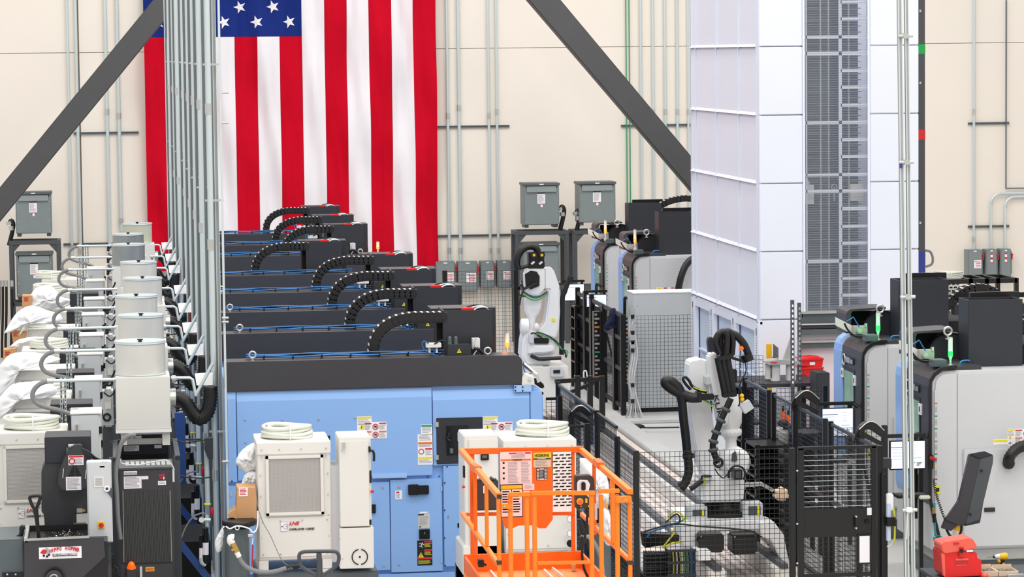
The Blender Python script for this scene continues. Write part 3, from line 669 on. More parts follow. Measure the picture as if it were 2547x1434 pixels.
# ------------------------------------------------------------------ right row of lathes
YR = [32.05, 35.05, 51.2, 54.3]
def make_right(lab, far=False):
    Y = 32.05; t = thing('turning_center', lab, 'machine', (10.5, Y+1.1, 0), 'grey lathes in the right row')
    c0 = P(2318, 1000, Y).x; zt = P(2400, 921, Y).z; zb = P(2400, 1366, Y).z
    pr = [(c0, zb), (12.3, zb), (12.3, zt)]+[(c0+.15-.15*math.sin(a), zt-.15+.15*math.cos(a)) for a in (0, .4, .8, 1.2, PI/2)]
    part(MB('machine_grey').prism(pr, Y+.02, Y+1.5), 'housing', t, bev=.012)
    a = P(2381, 1000, Y).x
    part(MB('machine_grey').prism([(c0+.04, zb+.02), (a-.004, zb+.02), (a-.004, zt-.03)]+[(c0+.17-.13*math.sin(q), zt-.16+.13*math.cos(q)) for q in (0, .4, .8, 1.2, PI/2)], Y, Y+.02), 'side_panel', t, bev=.004)
    part(MB('machine_grey').box(a+.003, 12.3, Y, Y+.02, zb+.02, zt-.03), 'side_panel', t, bev=.004)
    x0, _, z0, z1 = rect(2395, 1114, 2547, 1366, Y); part(MB('machine_grey').box(x0, 12.28, Y-.03, Y, zb+.03, z1), 'access_door', t, bev=.008)
    part(MB('alu_matte').box(c0+.06, 12.3, Y+.03, Y+1.45, zb-.13, zb), 'sill', t, bev=.01)
    part(MB('slate').box(c0+.1, 12.3, Y+.1, Y+1.45, 0, zb-.13), 'plinth', t)
    # door side facing the aisle
    X = c0-.02
    def prof(g=0): return [(X-g, .95), (X-g, 2.18)]+[(X+.22-(.22+g)*math.cos(q), 2.2+(.2+g)*math.sin(q)) for q in (.35, .7, 1.1, PI/2)]+[(X+.6, 2.4+g), (X+.6, .28), (X+.16-g, .28)]
    part(MB('graphite').prism(prof(), Y+.07, Y+1.06), 'sliding_door', t)
    def ring(g, w):
        o = prof(g)[:-2]; o.insert(0, (X+.16-g, .28)); i = [(min(a+w, a+w*1.0) if k < 3 else a+w*.6, b-(0 if k < 3 else w)) for k, (a, b) in enumerate(o)]
        o[-1] = (X+.3, o[-1][1]); i[-1] = (X+.3, i[-1][1])
        return o+i[::-1]
    part(MB('black_steel').prism(ring(.02, .035), Y-.012, Y+.035), 'door_edge', t); part(MB('dark_paint').prism(ring(.01, .025), Y+.035, Y+.07), 'door_seal', t)
    part(MB('blue_paint').prism(prof(.0), Y+1.06, Y+1.48), 'aisle_panel', t)
    m = MB('blue_paint'); m.prism([(Y+1.02, 2.2), (Y+1.1, 2.2), (Y+1.1, .95), (Y+.86, .95), (Y+.94, 1.5), (Y+.98, 1.9)], X-.014, X+.01, 'x'); part(m, 'wave_panel', t)
    def side(y0, y1, z0, z1, key, nm, g=.012): return part(MB(key).box(X-g, X+.02, Y+y0, Y+y1, z0, z1), nm, t)
    side(.40, .93, 1.12, 2.02, 'dark_paint', 'window_frame', .006); side(.44, .89, 1.16, 1.98, 'window_green', 'door_window', .012)
    side(.33, .43, 1.84, 1.96, 'paper', 'number_card', .018); side(.93, 1.03, 1.88, 1.99, 'paper', 'number_card', .018)
    side(.36, .40, 1.87, 1.93, 'ink_black', 'digit', .02); side(.96, 1.0, 1.91, 1.96, 'ink_black', 'digit', .02)
    side(.42, .84, 2.08, 2.16, 'ink_black', 'badge', .014); side(.58, .82, 2.085, 2.155, 'alu', 'badge_field', .018); side(.45, .55, 2.09, 2.14, 'alu', 'badge_field', .018)
    m = MB('alu').torus((X-.016, Y+.88, 2.11), .065, .01, 'x', 16, 6); part(m, 'round_emblem', t)
    m = MB('black_steel'); m.tube([(X-.02, Y+.18, 1.6), (X-.08, Y+.22, 1.64), (X-.1, Y+.24, 1.54), (X-.1, Y+.24, .7)], .025, 8, 3); part(m, 'door_handle', t)
    # sticker strip on the housing corner
    m = MB('cabinet_grey'); xs0 = c0+.03; m.box(xs0, xs0+.035, Y-.006, Y+.01, .9, 2.15)
    for i, k in enumerate(('ink_orange', 'ink_green', 'ink_green', 'ink_orange', 'ink_green', 'ink_yellow', 'ink_red', 'ink_red')): m.k = k; m.box(xs0, xs0+.03, Y-.009, Y-.005, 2.0-i*.14, 2.014-i*.14); m.k = 'ink_grey'; m.box(xs0+.006, xs0+.026, Y-.008, Y-.005, 1.91-i*.14, 1.97-i*.14)
    part(m, 'sticker_strip', t)
    m = MB('ink_yellow').box(xs0+.0, xs0+.06, Y-.012, Y-.006, 1.0, 1.1); m.k = 'ink_black'; m.box(xs0+.01, xs0+.05, Y-.014, Y-.01, 1.03, 1.07); part(m, 'caution_tag', t)
    # hood and disc on the roof
    Yh = Y+.75
    q = [(2265, 889), (2265, 838), (2268, 830), (2276, 824), (2358, 818), (2372, 818), (2372, 823), (2282, 829), (2278, 836), (2278, 889)]
    m = MB('graphite').ppoly(q, Yh, .5); part(m, 'spindle_hood', t)
    m = MB('black_matte').pbox(2278, 828, 2385, 905, Yh+.3, .1); part(m, 'hood_back', t)
    a = P(2372, 888, Yh); m = MB('dark_paint'); m.cyl(a+Vector((0, .12, 0)), a+Vector((0, .28, 0)), .27, n=36); m.k = 'black_steel'; m.torus(a+Vector((0, .12, 0)), .26, .01, 'y', 36, 6); part(m, 'chuck_disc', t)
    eyebolt(t, 2358, 823, Y+.5, .045)
    # column box
    xa, xb = P(2409, 800, Y+.35).x, P(2409, 800, Y+.35).x+.62; zt2 = P(2480, 745, Y+.35).z
    m = MB('dark_paint').box(xa, xb, Y+.35, Y+.37, zt-.02, zt2); m.box(xa, xa+.02, Y+.37, Y+.74, zt-.02, zt2+.0); m.box(xb-.02, xb, Y+.37, Y+.74, zt-.02, zt2); m.box(xa, xb, Y+.74, Y+.76, zt-.02, zt2); m.box(xa+.05, xb, Y+.37, Y+.74, zt2-.06, zt2-.04)
    part(m, 'column_box', t, bev=.003)
    part(MB('black_steel').box(xa+.15, xb+.1, Y+.8, Y+.86, zt2-.15, zt2+.05), 'rear_plate', t)
    m = MB('black_matte').box(xb, 12.0, Y+.5, Y+1.6, zt, zt+.22); part(m, 'rear_slide', t); m = MB('dark_paint').box(xb+.1, 12.0, Y+.45, Y+.6, zt+.3, zt+.42); part(m, 'slide_cover', t)
    m = MB('black_steel').box(xb+.1, 12.0, Y+.44, Y+.46, zt+.5, zt+.56); part(m, 'slide_rail', t)
    if far:
        chain(t, [(xb-.05, Y+.55, zt2-.1+.02), (xb+.2, Y+.55, zt2+.03), (xb+.5, Y+.55, zt2+.07), (xb+.78, Y+.55, zt2+.0), (xb+.95, Y+.55, zt2-.22), (xb+.98, Y+.55, zt+.25)], 20)
    else: chain(t, [(xb-.08, Y+.55, zt2-.42), (xb+.06, Y+.55, zt2-.3), (xb+.26, Y+.55, zt2-.16), (xb+.46, Y+.55, zt2-.13), (xb+.64, Y+.55, zt2-.2), (xb+.76, Y+.55, zt2-.36)], 16)
    # pneumatic unit
    m = MB('off_white'); m.ppoly([(2238, 868), (2237, 845), (2290, 872), (2290, 895)], Y+.6, .03); part(m, 'white_bracket', t)
    m = MB('alu_matte').pbox(2288, 870, 2324, 892, Y+.45, .12); a = P(2300, 883, Y+.45); m.k = 'alu'; m.cyl(a, a-Vector((0, .05, 0)), .03); m.cyl(a+Vector((.09, 0, .05)), a+Vector((.09, 0, .09)), .02); part(m, 'valve_unit', t)
    m = MB('black_rubber'); m.tube(pts(Y+.35, [(2262, 862), (2270, 878), (2285, 893), (2305, 898), (2322, 892)]), .012, 8, 4); part(m, 'hose', t)
    m = MB('blue_cable'); m.tube(pts(Y+.4, [(2268, 857), (2280, 850), (2286, 846), (2292, 856), (2302, 872)]), .007, 6, 4); part(m, 'air_line', t)
    m = MB('blue_cable'); m.tube(pts(Y+.2, [(2388, 921), (2388, 905), (2392, 898), (2404, 896), (2412, 897)]), .011, 6, 4); part(m, 'air_line', t)
    m = MB('slate').pbox(2322, 895, 2355, 912, Y+.12, .2); part(m, 'green_bracket', t, bev=.004)
    m = MB('red_part').pbox(2367, 910, 2376, 917, Y+.1, .05); part(m, 'red_valve', t)
    return t
R1 = make_right('grey lathe nearest the camera in the right row, dark control pendant beside it')
index_kids()
dup(R1, (0, YR[1]-YR[0], 0), 'grey lathe with blue and black door, second in the right row')
R3 = make_right('grey lathe with orange signal light just left of the white tower', True); index_kids()
dup(R3, (0, YR[3]-YR[0], 0), 'farthest grey lathe in the right row, dark column box highest'); R3.location.y += YR[2]-YR[0]
tower_light(2364, 838, 916, 32.25, 'lamp_green', 'green lit signal light on the nearest grey lathe')
tower_light(2184, 775, 852, 35.2, 'lamp_green', 'green lit signal light on the second grey lathe')
tower_light(1579.5, 570, 622, 51.4, 'lamp_orange', 'orange lit signal light on the grey lathe left of the tower')
tower_light(1506, 547, 598, 54.5, 'lamp_orange', 'orange lit signal light on the farthest grey lathe')
# nearest grey lathe only
t = R1; Y = 32.05
handsheet(t, 2506, 1066, 2524, 1108, Y-.0); danger(t, 2524, 1066, 2580, 1104, Y)
decal(t, 2471, 1092, 2506, 1105, Y, 'paper', [(.02, .05, .98, .5, 'ink_yellow')])
m = MB('black_steel').pbox(2449, 1262, 2475, 1272, Y-.045, .02); m.k = 'dark_paint'; m.pbox(2451, 1264, 2473, 1269, Y-.05, .01); part(m, 'recessed_latch', t)
m = MB('red_part').pbox(2322, 1139, 2330, 1144, Y-.02, .02); part(m, 'red_button', t)
part(MB('black_steel').pbox(2310, 1131, 2322, 1166, Y-.05, .05), 'stop_switch_box', t, bev=.005)
p = P(2316, 1138, Y-.05); part(MB('red_part').cyl(p, p-Vector((0, .03, 0)), .02), 'stop_button', t)
def corr(parent, path, r, n, name='corrugated_hose', key='black_rubber', label=None, cat='hose', group=None, step=3):
    """ribbed hose"""
    q = catmull([Vector(p) for p in path], 12); L = [0]
    for i in range(1, len(q)): L.append(L[-1]+(q[i]-q[i-1]).length)
    P2 = []; R2 = []
    for k in range(n*2+1):
        d = L[-1]*k/(n*2); i = next((j for j in range(1, len(L)) if L[j] >= d-1e-9), len(L)-1); s = (d-L[i-1])/max(1e-9, L[i]-L[i-1]); P2.append(q[i-1].lerp(q[i], s)); R2.append(r if k % 2 else r*.84)
    m = MB(key).tube(P2, R2, 12)
    if parent: return part(m, name, parent, label)
    return solo(m, name, label, cat, group)
corr(t, [P(2575, 1105, Y-.1), P(2535, 1112, Y-.14), P(2513, 1132, Y-.18), P(2508, 1150, Y-.1), P(2510, 1152, Y)], .065, 18, 'exhaust_hose')
corr(bpy.data.objects['turning_center.002'], [P(1745, 632, 51.1), P(1712, 652, 51.0), P(1695, 685, 50.95), P(1684, 735, 50.95)], .065, 22, 'exhaust_hose')
decal(bpy.data.objects['turning_center.002'], 1632, 714, 1678, 727, 51.18, 'paper', [(.05, .1, .3, .9, 'ink_yellow'), (.4, .05, .6, .25, 'ink_red'), (.8, .05, .98, .25, 'ink_red')])
# control pendant of the nearest grey lathe
t = thing('control_pendant', 'dark grey tilted operator control arm in front of the nearest grey lathe', 'control panel', P(2400, 1330, 30.9), None)
Y = 30.9
part(MB('graphite').ppoly([(2411, 1130), (2446, 1124), (2471, 1133), (2464, 1140), (2438, 1300), (2400, 1308), (2360, 1290), (2386, 1240)], Y, .06), 'panel_back', t, bev=.006)
part(MB('dark_paint').ppoly([(2415, 1128), (2450, 1122), (2471, 1131), (2438, 1142)], Y-.02, .03), 'top_edge', t)
part(MB('graphite').ppoly([(2411, 1133), (2438, 1142), (2402, 1302), (2385, 1306), (2352, 1292), (2386, 1243)], Y-.05, .06), 'left_shell', t, bev=.004)
part(MB('steel_frame').ppoly([(2438, 1142), (2471, 1133), (2470, 1150), (2436, 1292), (2402, 1304)], Y-.05, .05), 'right_shell', t, bev=.004)
part(MB('graphite').ppoly([(2354, 1286), (2384, 1304), (2366, 1320), (2343, 1313)], Y-.03, .06), 'hinge_foot', t, bev=.004)
part(MB('yellow_paint').ppoly([(2378, 1308), (2394, 1306), (2386, 1322), (2376, 1318)], Y, .05), 'yellow_grip', t)
m = MB('black_rubber'); m.tube(pts(Y, [(2354, 1315), (2362, 1330), (2374, 1336), (2386, 1330), (2391, 1318), (2392, 1306)]), .014, 8, 4); part(m, 'cable_loop', t)
m = MB('black_steel'); 
for px, py in ((2441, 1170), (2413, 1278)): a = P(px, py, Y-.055); m.cyl(a-Vector((0, .01, 0)), a, .014, n=8)
part(m, 'bolts', t, stuff=True)
part(MB('off_white').box(P(2394, 1320, Y).x, P(2414, 1320, Y).x, Y+.3, Y+.4, 0, P(2400, 1300, Y).z), 'support_post', t, bev=.01)
m = MB('black_rubber'); q = []
for i in range(90): s = i/89; a = P(2322+(s**1.4)*28, 1190+s*100, Y); q.append(a+Vector((.014*math.cos(i*1.3), .014*math.sin(i*1.3), 0)))
m.tube(q, .005, 5); part(m, 'coiled_cord', t)
m = MB('teal_hose'); a = P(2326, 1296, 31.2); q = [P(2324, 1250, 31.2), P(2325, 1300, 31.2), P(2326, 1330, 31.2)]
for i in range(230): s = i/229; b = P(2332+s*22, 1335+s*125, 31.2); q.append(b+Vector((.042*math.cos(i*.75), .042*math.sin(i*.75), 0)))
m.tube(q, .011, 6); solo(m, 'coiled_air_hose', 'teal coiled air hose hanging beside the red toolbox', 'hose')
m = MB('brass').cyl(P(2323, 1262, 31.2), P(2323, 1276, 31.2), .02); m.k = 'black_rubber'; m.cyl(P(2324, 1276, 31.2), P(2324, 1298, 31.2), .02); solo(m, 'air_gun', 'brass and black air fitting at the top of the teal hose', 'tool')
# ------------------------------------------------------------------ chip tanks, conveyors, mist collectors on the left
YC = [30, 33.1, 36, 38.4, 41.5, 44.2, 47.8, 50.7]
def coil(c, R, label, tilt=0, turns=4):
    m = MB('clear_hose'); c = Vector(c); t = thing('hose_coil', label, 'hose', c, 'coils of clear hose on the chip tanks')
    random.seed(int(c.y*7)); r = .02
    for k in range(turns):
        for q in range(2):
            R2 = R-q*.05-random.uniform(0, .02); vs = []
            for i in range(29):
                a = 2*PI*i/28; vs.append((c.x+R2*math.cos(a), c.y+R2*.85*math.sin(a), c.z+r+k*.028+.01*math.sin(a*2+k)+tilt*math.cos(a)))
            m.tube(vs, r, 6)
    part(m, 'coiled_tube', t, stuff=True)
    m = MB('paper'); m.torus((c.x+.02, c.y-R*.8, c.z+.07), .075, .007, 'x', 14, 5); part(m, 'tie_band', t); return t
def chip_tank(x0, Y, lab, w=.70, zt=2.2, logo=True, tw=.02):
    t = thing('coolant_unit', lab, 'coolant unit', (x0+w/2, Y+.35, 0), 'white high-pressure coolant units')
    z0 = 1.12
    part(MB('off_white').box(x0, x0+w, Y, Y+.75, z0, zt), 'housing', t, bev=.008)
    part(MB('off_white').box(x0-.004, x0+w+.004, Y-.012, Y+.74, zt-.11, zt+.004), 'top_cap', t, bev=.006)
    part(MB('off_white').box(x0+.01, x0+w-.01, Y-.012, Y, z0+.03, zt-.71), 'lower_panel', t, bev=.003)
    fx0, fx1, fz0, fz1 = x0+.11*w, x0+.9*w, zt-.69, zt-.12
    m = MB('off_white')
    for b in ((fx0, fx1, fz1-.03, fz1), (fx0, fx1, fz0, fz0+.03), (fx0, fx0+.03, fz0, fz1), (fx1-.03, fx1, fz0, fz1)): m.box(b[0], b[1], Y-.03, Y, b[2], b[3])
    part(m, 'filter_frame', t, bev=.004)
    part(MB('filter_pleat').box(fx0+.03, fx1-.03, Y-.012, Y, fz0+.03, fz1-.03), 'filter_mat', t)
    m = MB('mesh_grey'); n = 40
    for i in range(n): x = fx0+.03+(fx1-fx0-.06)*(i+.5)/n; m.box(x-.0015, x+.0015, Y-.016, Y-.012, fz0+.03, fz1-.03)
    for i in range(n): z = fz0+.03+(fz1-fz0-.06)*(i+.5)/n; m.box(fx0+.03, fx1-.03, Y-.016, Y-.012, z-.0012, z+.0012)
    part(m, 'filter_mesh', t, stuff=True)
    m = MB('alu')
    for u in (.06, .3, .6, .94):
        for z in (zt-.06, zt-.13, fz0-.05, z0+.06): m.cyl((x0+u*w, Y-.02, z), (x0+u*w, Y-.008, z), .008, n=8)
    for z in (zt-.3, zt-.5, zt-.7, zt-.9):
        for u in (.04, .96): m.cyl((x0+u*w, Y-.014, z), (x0+u*w, Y, z), .007, n=8)
    part(m, 'rivets', t, stuff=True)
    for x in (x0, x0+w-.09): part(MB('off_white').box(x, x+.09, Y, Y+.7, z0-.13, z0), 'foot', t)
    part(MB('slate').box(x0-.02, x0+w+tw, Y-.02, Y+.9, 0, z0-.13), 'tank', t, bev=.01)
    if logo:
        p0 = Vector((x0+.28, Y-.012, z0+.76)); sg = []
        text('LNS', t, Vector((x0+.29, Y-.013, zt-.785)), 0, Y, .034, 'ink_red', .35, .03, .1)
        text('CHIPBLASTER V-SERIES', t, Vector((x0+.29, Y-.013, zt-.835)), 0, Y, .02, 'ink_black', .3, .012, .24)
        m = MB('paper').box(x0+.21, x0+.27, Y-.016, Y-.012, zt-.84, zt-.75); m.k = 'ink_grey'
        for a, b in (((.21, -.84), (.27, -.84)), ((.21, -.75), (.27, -.75)), ((.21, -.84), (.21, -.75)), ((.27, -.84), (.27, -.75)), ((.245, -.795), (.27, -.795))): m.bar((x0+a[0], Y-.018, zt+a[1]), (x0+b[0], Y-.018, zt+b[1]), .002)
        m.torus((x0+.255, Y-.018, zt-.795), .022, .002, 'y', 16, 4); m.k = 'ink_black'; m.ball((x0+.222, Y-.018, zt-.795), .006, 8, 6); part(m, 'emblem', t)
    return t
C0 = chip_tank(P(-11, 1150, 30).x, 30, 'white coolant unit at the left edge with a hose coil, behind the dark hopper'); index_kids()
for k in range(1, 8): dup(C0, (random.uniform(-.01, .02), YC[k]-30, 0), 'white coolant unit, %s in the left column' % ORD[k])
cx = C0.location.x
coil((cx+.0, 30.38, 2.205), .27, 'clear hose coil on the nearest white coolant unit at the left edge')
for k, (px, R) in {1: (110, .2), 3: (118, .24), 4: (75, .2), 5: (128, .25), 6: (124, .26), 7: (126, .24)}.items():
    coil((P(px, 700, YC[k]+.35).x, YC[k]+.38, 2.205), R, 'clear hose coil on the coolant unit, %s in the left column' % ORD[k])
# white plastic covers draped over the units
def sheet(l, Y, d, label, sag=.12, thick=.012, seed=1, group='white plastic covers', name='plastic_cover', key='plastic_bag'):
    """crumpled plastic sheet: outline polygon filled as a shallow pillow"""
    q = [P(a, b, Y) for a, b in l]; c = sum(q, Vector())/len(q); m = MB(key); random.seed(seed); n = 40; rings = 7
    out = catmull(q+[q[0]], 6)[:-1]; n = len(out); vs = []
    for s in (-1, 1):
        vs.append(c+Vector((0, s*(sag+.0), 0)))
        for r in range(1, rings+1):
            u = r/rings
            for i, o in enumerate(out):
                v = c.lerp(o, u); bump = sag*(1-u**3)*(.8+.22*math.sin(i*.5+r*.9+seed)+.1*math.sin(i*1.3-r)); v = v+Vector((0, s*(bump+thick) if r < rings else 0, random.uniform(-.002, .002)))
                vs.append(v)
    N = 1+rings*n; fs = []
    for b, fl in ((0, 0), (N, 1)):
        for i in range(n):
            f = (b, b+1+i, b+1+(i+1) % n); fs.append(f[::-1] if fl else f)
            for r in range(rings-1):
                a = b+1+r*n; f = (a+i, a+n+i, a+n+(i+1) % n, a+(i+1) % n); fs.append(f[::-1] if fl else f)
    for v in vs: v.y += d
    m.add(vs, fs, True); return solo(m, name, label, 'plastic sheet', group)
sheet([(0, 985), (30, 955), (80, 948), (140, 960), (128, 985), (60, 990), (30, 1012), (0, 1040), (-20, 1030)], YC[1], -.05, 'white plastic cover over the second coolant unit', seed=2)
sheet([(0, 905), (30, 878), (90, 875), (150, 890), (120, 898), (55, 908), (30, 930), (28, 960), (0, 985), (-10, 960)], YC[2], -.05, 'white plastic cover over the third coolant unit, red print beside it', seed=3)
sheet([(22, 862), (50, 842), (95, 836), (60, 850), (40, 868)], YC[3], -.05, 'small white plastic cover on the fourth coolant unit', .05, seed=4)
sheet([(10, 828), (30, 792), (50, 770), (80, 758), (118, 770), (150, 780), (150, 800), (95, 806), (60, 815), (45, 838), (52, 812), (35, 822)], YC[4], -.06, 'white plastic cover with a long pointed tail over the fifth coolant unit', seed=5)
sheet([(62, 768), (75, 735), (95, 712), (130, 712), (150, 735), (175, 745), (150, 762), (100, 772)], YC[5], -.06, 'white plastic cover spread over the sixth coolant unit', seed=6)
def carton(l, Y, label, d=.3, name='cardboard_box', key='kraft'):
    m = MB(key).ppoly(l, Y, d); q = P(*l[0], Y); m.k = 'ink_red'
    a, b, _, _ = rect(l[0][0]+4, l[0][1], l[0][0]+5, l[0][1]+1, Y)
    for i in range(5): p = P(l[0][0]+5, l[0][1]+5+i*2.2, Y); m.box(p.x, p.x+.08*random.uniform(.5, 1), Y-.004, Y, p.z, p.z+.006)
    return solo(m, name, label, 'box', 'brown cartons on the coolant units')
carton([(55, 735), (80, 735), (78, 768), (55, 768)], 44.0, 'brown carton behind the sixth coolant unit')
carton([(28, 822), (66, 826), (62, 850), (32, 852)], 41.4, 'brown carton under the pointed plastic cover')
carton([(8, 870), (40, 866), (40, 905), (8, 908)], 38.2, 'brown carton at the left of the third coolant unit')
# upright control cabinets
def cabinet(px0, px1, py, Y, label):
    x0, x1, z0, z1 = rect(px0, py, px1, py+10, Y); zb = z1-.85; w = x1-x0
    t = thing('control_cabinet', label, 'cabinet', ((x0+x1)/2, Y+.3, 0), 'white upright control cabinets')
    part(MB('off_white').box(x0+.01, x1-.015, Y, Y+.5, zb, z1), 'enclosure', t, bev=.004)
    part(MB('cabinet_grey').box(x0, x1-.03, Y-.03, Y, zb, z1-.01), 'door', t, bev=.006)
    part(MB('off_white').box(x0-.01, x1-.0, Y-.035, Y+.45, z1-.004, z1+.012), 'roof', t, bev=.004)
    m = MB('alu').box(x0+.045, x0+.065, Y-.06, Y-.03, z1-.17, z1-.1); m.bar((x0+.055, Y-.055, z1-.18), (x0+.055, Y-.055, z1-.26), .008); part(m, 'latch', t)
    m = MB('black_steel'); m.box(x1-.03, x1, Y-.02, Y, z1-.2, z1-.13); m.box(x1-.03, x1, Y-.02, Y, zb+.12, zb+.19); split(m, 'hinge', t)
    part(MB('off_white').box(x0+.03, x1-.05, Y+.05, Y+.45, 0, zb), 'pedestal', t)
    return t
CB = [(177, 253, 1028), (182, 252, 952), (190, 255, 889), (199, 258, 841), (204, 258, 790), (207, 257, 739), (211, 259, 704), (217, 261, 676)]
cab0 = cabinet(*CB[0], 30.0, 'white control cabinet with a small latch, nearest in the left column'); index_kids()
for k in range(1, 8):
    Yk = YC[k]; dup(cab0, (0, Yk-30, 0), 'white control cabinet with a small latch, %s in the left column' % ORD[k])
m = MB('zinc_dark'); m.tube(pts(30.3, [(172, 1018), (190, 1017), (210, 1020)]), .008, 6); solo(m, 'cabinet_lift_bar', 'thin metal bar on the nearest control cabinet', 'bar')
# chip conveyors
def conveyor():
    Y = 28.9; t = thing('chip_conveyor', 'dark grey chip conveyor above the hopper with a white warning label', 'conveyor', P(165, 1500, Y), 'dark chip conveyors')
    t.location.z = 0
    part(MB('dark_paint').pbox(111, 1086, 226, 1150, Y, .5), 'head_box', t, bev=.006)
    part(MB('graphite').ppoly([(112, 1150), (226, 1150), (226, 1275), (183, 1278), (181, 1330), (113, 1330), (109, 1278), (103, 1272), (103, 1172)], Y+.02, .42), 'chute', t, bev=.006)
    m = MB('graphite').ppoly([(180, 1107), (204, 1106), (211, 1138), (222, 1170), (219, 1212), (190, 1224), (152, 1218), (144, 1206), (145, 1178), (158, 1142)], Y-.16, .16); part(m, 'drive_cover', t, bev=.01)
    m = MB('black_matte')
    for i in range(8):
        w = 3+i*1.7; m.pbox(186-w-1, 1156+i*3.6, 185, 1158+i*3.6, Y-.164, .01); m.pbox(187.5, 1156+i*3.6, 187+w, 1158+i*3.6, Y-.164, .01)
    part(m, 'vent_slots', t, stuff=True)
    m = MB('alu'); m.bar(P(158, 1164, Y-.165), P(156, 1188, Y-.165), .008); m.bar(P(214, 1168, Y-.165), P(212, 1190, Y-.165), .008); split(m, 'grab_bar', t)
    m = MB('slate').pbox(165, 1115, 178, 1135, Y-.1, .08); m.k = 'alu_matte'; a = P(170, 1109, Y-.08); m.cyl(a, a+Vector((.06, 0, 0)), .02); part(m, 'gear_motor', t)
    part(MB('graphite').box(t.location.x-.2, t.location.x+.2, Y+.1, Y+.5, 0, P(150, 1320, Y).z), 'lower_case', t)
    return t
CV = conveyor(); index_kids()
cov = [o for o in CV.children]
for k, Yk in enumerate((31.65, 34.8, 37.35, 40.3, 43.2, 46.5)): dup(CV, (0, Yk-28.9, 0), 'dark chip conveyor head, %s between the white cabinets and units' % ORD[k+1])
decal(CV, 170, 1132, 208, 1156, 28.74, 'paper', [(.04, .04, .96, .2, 'ink_red')]+lines(.42, .3, .95, .92, 5)); p = P(179, 1146, 28.73)
part(MB('ink_red').torus(p, .026, .005, 'y', 18, 4), 'prohibition_ring', CV)
decal(CV, 164, 1185, 202, 1218, 28.74, 'paper', lines(.08, .08, .92, .95, 9))
m = MB('alu').pbox(191, 1264, 205, 1274, 28.85, .06); m.k = 'brass'; m.pbox(205, 1266, 212, 1272, 28.85, .04); part(m, 'water_fitting', CV)
# hopper
Y = 27.9; t = thing('self_dumping_hopper', 'dark grey hopper with a white and red sign at the bottom left', 'hopper', P(170, 1700, Y), None); t.location.z = 0
X0, X1 = P(60, 1350, Y).x, P(224, 1350, Y).x
zt_ = P(140, 1338, Y).z
part(MB('graphite').ppoly([(60, 1344), (222, 1336), (258, 1336), (262, 1383), (205, 1436), (190, 1500), (60, 1500)], Y, .02), 'front_plate', t, bev=.003)
m = MB('alu_matte'); m.bar(P(60, 1342, Y), P(222, 1334, Y), .02); part(m, 'rim', t)
part(MB('black_matte').box(X0, X1+.02, Y+.8, Y+.82, .3, zt_), 'back_plate', t)
m = MB('alu_matte').box(X0, X0+.03, Y+.0, Y+.8, zt_-.03, zt_+.01); part(m, 'side_rim', t); part(MB('graphite').box(X0, X0+.02, Y+.02, Y+.8, .3, zt_-.03), 'side_plate', t); part(MB('graphite').box(X1+.16, X1+.18, Y+.02, Y+.8, .3, zt_-.3), 'side_plate', t)
part(MB('black_steel').box(X0+.02, X1+.16, Y+.02, Y+.8, .3, zt_-.045), 'chip_bed', t)
m = MB('alu'); random.seed(8)
for i in range(170):
    c = Vector((random.gauss(X0+.36, .09), Y+random.uniform(.2, .6), zt_-.043+random.uniform(0, .02))); c.x = min(max(c.x, X0+.06), X1); s = random.uniform(.005, .014)
    m.add([c+Vector((random.uniform(-s, s), random.uniform(-s, s), random.uniform(0, s))) for _ in range(3)], [(0, 1, 2)])
solo(m, 'metal_chips', 'scattered bright metal chips inside the dark hopper', 'metal chips', kind='stuff')
decal(t, 97, 1359, 203, 1388, Y, 'paper', [], 'sign_board')
random.seed(2)
wd = 'HIPPO HOPPER'; p0 = P(124, 1378, Y)
lx = [0, .09, .15, .24, .33, .46, .53, .63, .72, .80, .87, .94]
for i, ch in enumerate(wd):
    if ch == ' ': continue
    u = lx[i]; px = 124+u*72; py = 1372-6*math.sin(PI*u)-u*2.4
    text(ch, t, px, py+2, Y-.004, .034, 'ink_red', .05, .03, .021 if ch != 'I' else .008, roll=math.radians(-14+28*u)*.7)
m = MB('ink_black').pbox(131, 1376, 192, 1382, Y-.008, .003); part(m, 'sign_band', t)
text('SELF-DUMPING HOPPERS', t, 133, 1381.2, Y-.008, .017, 'paper', 0, .02, .22)
m = MB('ink_red').ppoly([(100, 1374), (106, 1366), (114, 1366), (117, 1371), (113, 1377), (106, 1377)], Y-.006, .002); m.k = 'ink_grey'; m.ppoly([(112, 1362), (120, 1363), (124, 1373), (122, 1380), (116, 1377), (117, 1369)], Y-.008, .002); m.k = 'ink_black'
for px, py in ((109, 1381), (117, 1383), (122, 1379)): p = P(px, py, Y-.008); m.torus(p, .006, .005, 'y', 12, 4)
part(m, 'loader_pictogram', t)
m = MB('black_steel').ppoly([(108, 1440), (112, 1427), (118, 1420), (132, 1412), (142, 1412), (152, 1419), (160, 1430), (162, 1440)], Y-.04, .03); m.k = 'graphite'; p = P(134, 1436, Y-.05); m.cyl(p, p-Vector((0, .03, 0)), .075, n=24); m.k = 'alu_matte'; m.torus(p-Vector((0, .03, 0)), .035, .008, 'y', 16, 5); part(m, 'pivot_bearing', t)
t = thing('coolant_tank', 'slate grey tank at the bottom left corner beside the hopper', 'tank', P(25, 1600, 28.0), None); t.location.z = 0
x0, x1, _, z1 = rect(-60, 1342, 58, 1350, 28.0); part(MB('slate').box(x0, x1, 28.0, 28.8, 0, z1), 'tank_body', t, bev=.01)
m = MB('black_steel').pbox(6, 1423, 58, 1450, 27.98, .02); m.k = 'alu'
for px in (18, 39): a = P(px, 1427, 27.975); m.cyl(a, a-Vector((0, .01, 0)), .009, n=8)
part(m, 'bolted_cover', t)
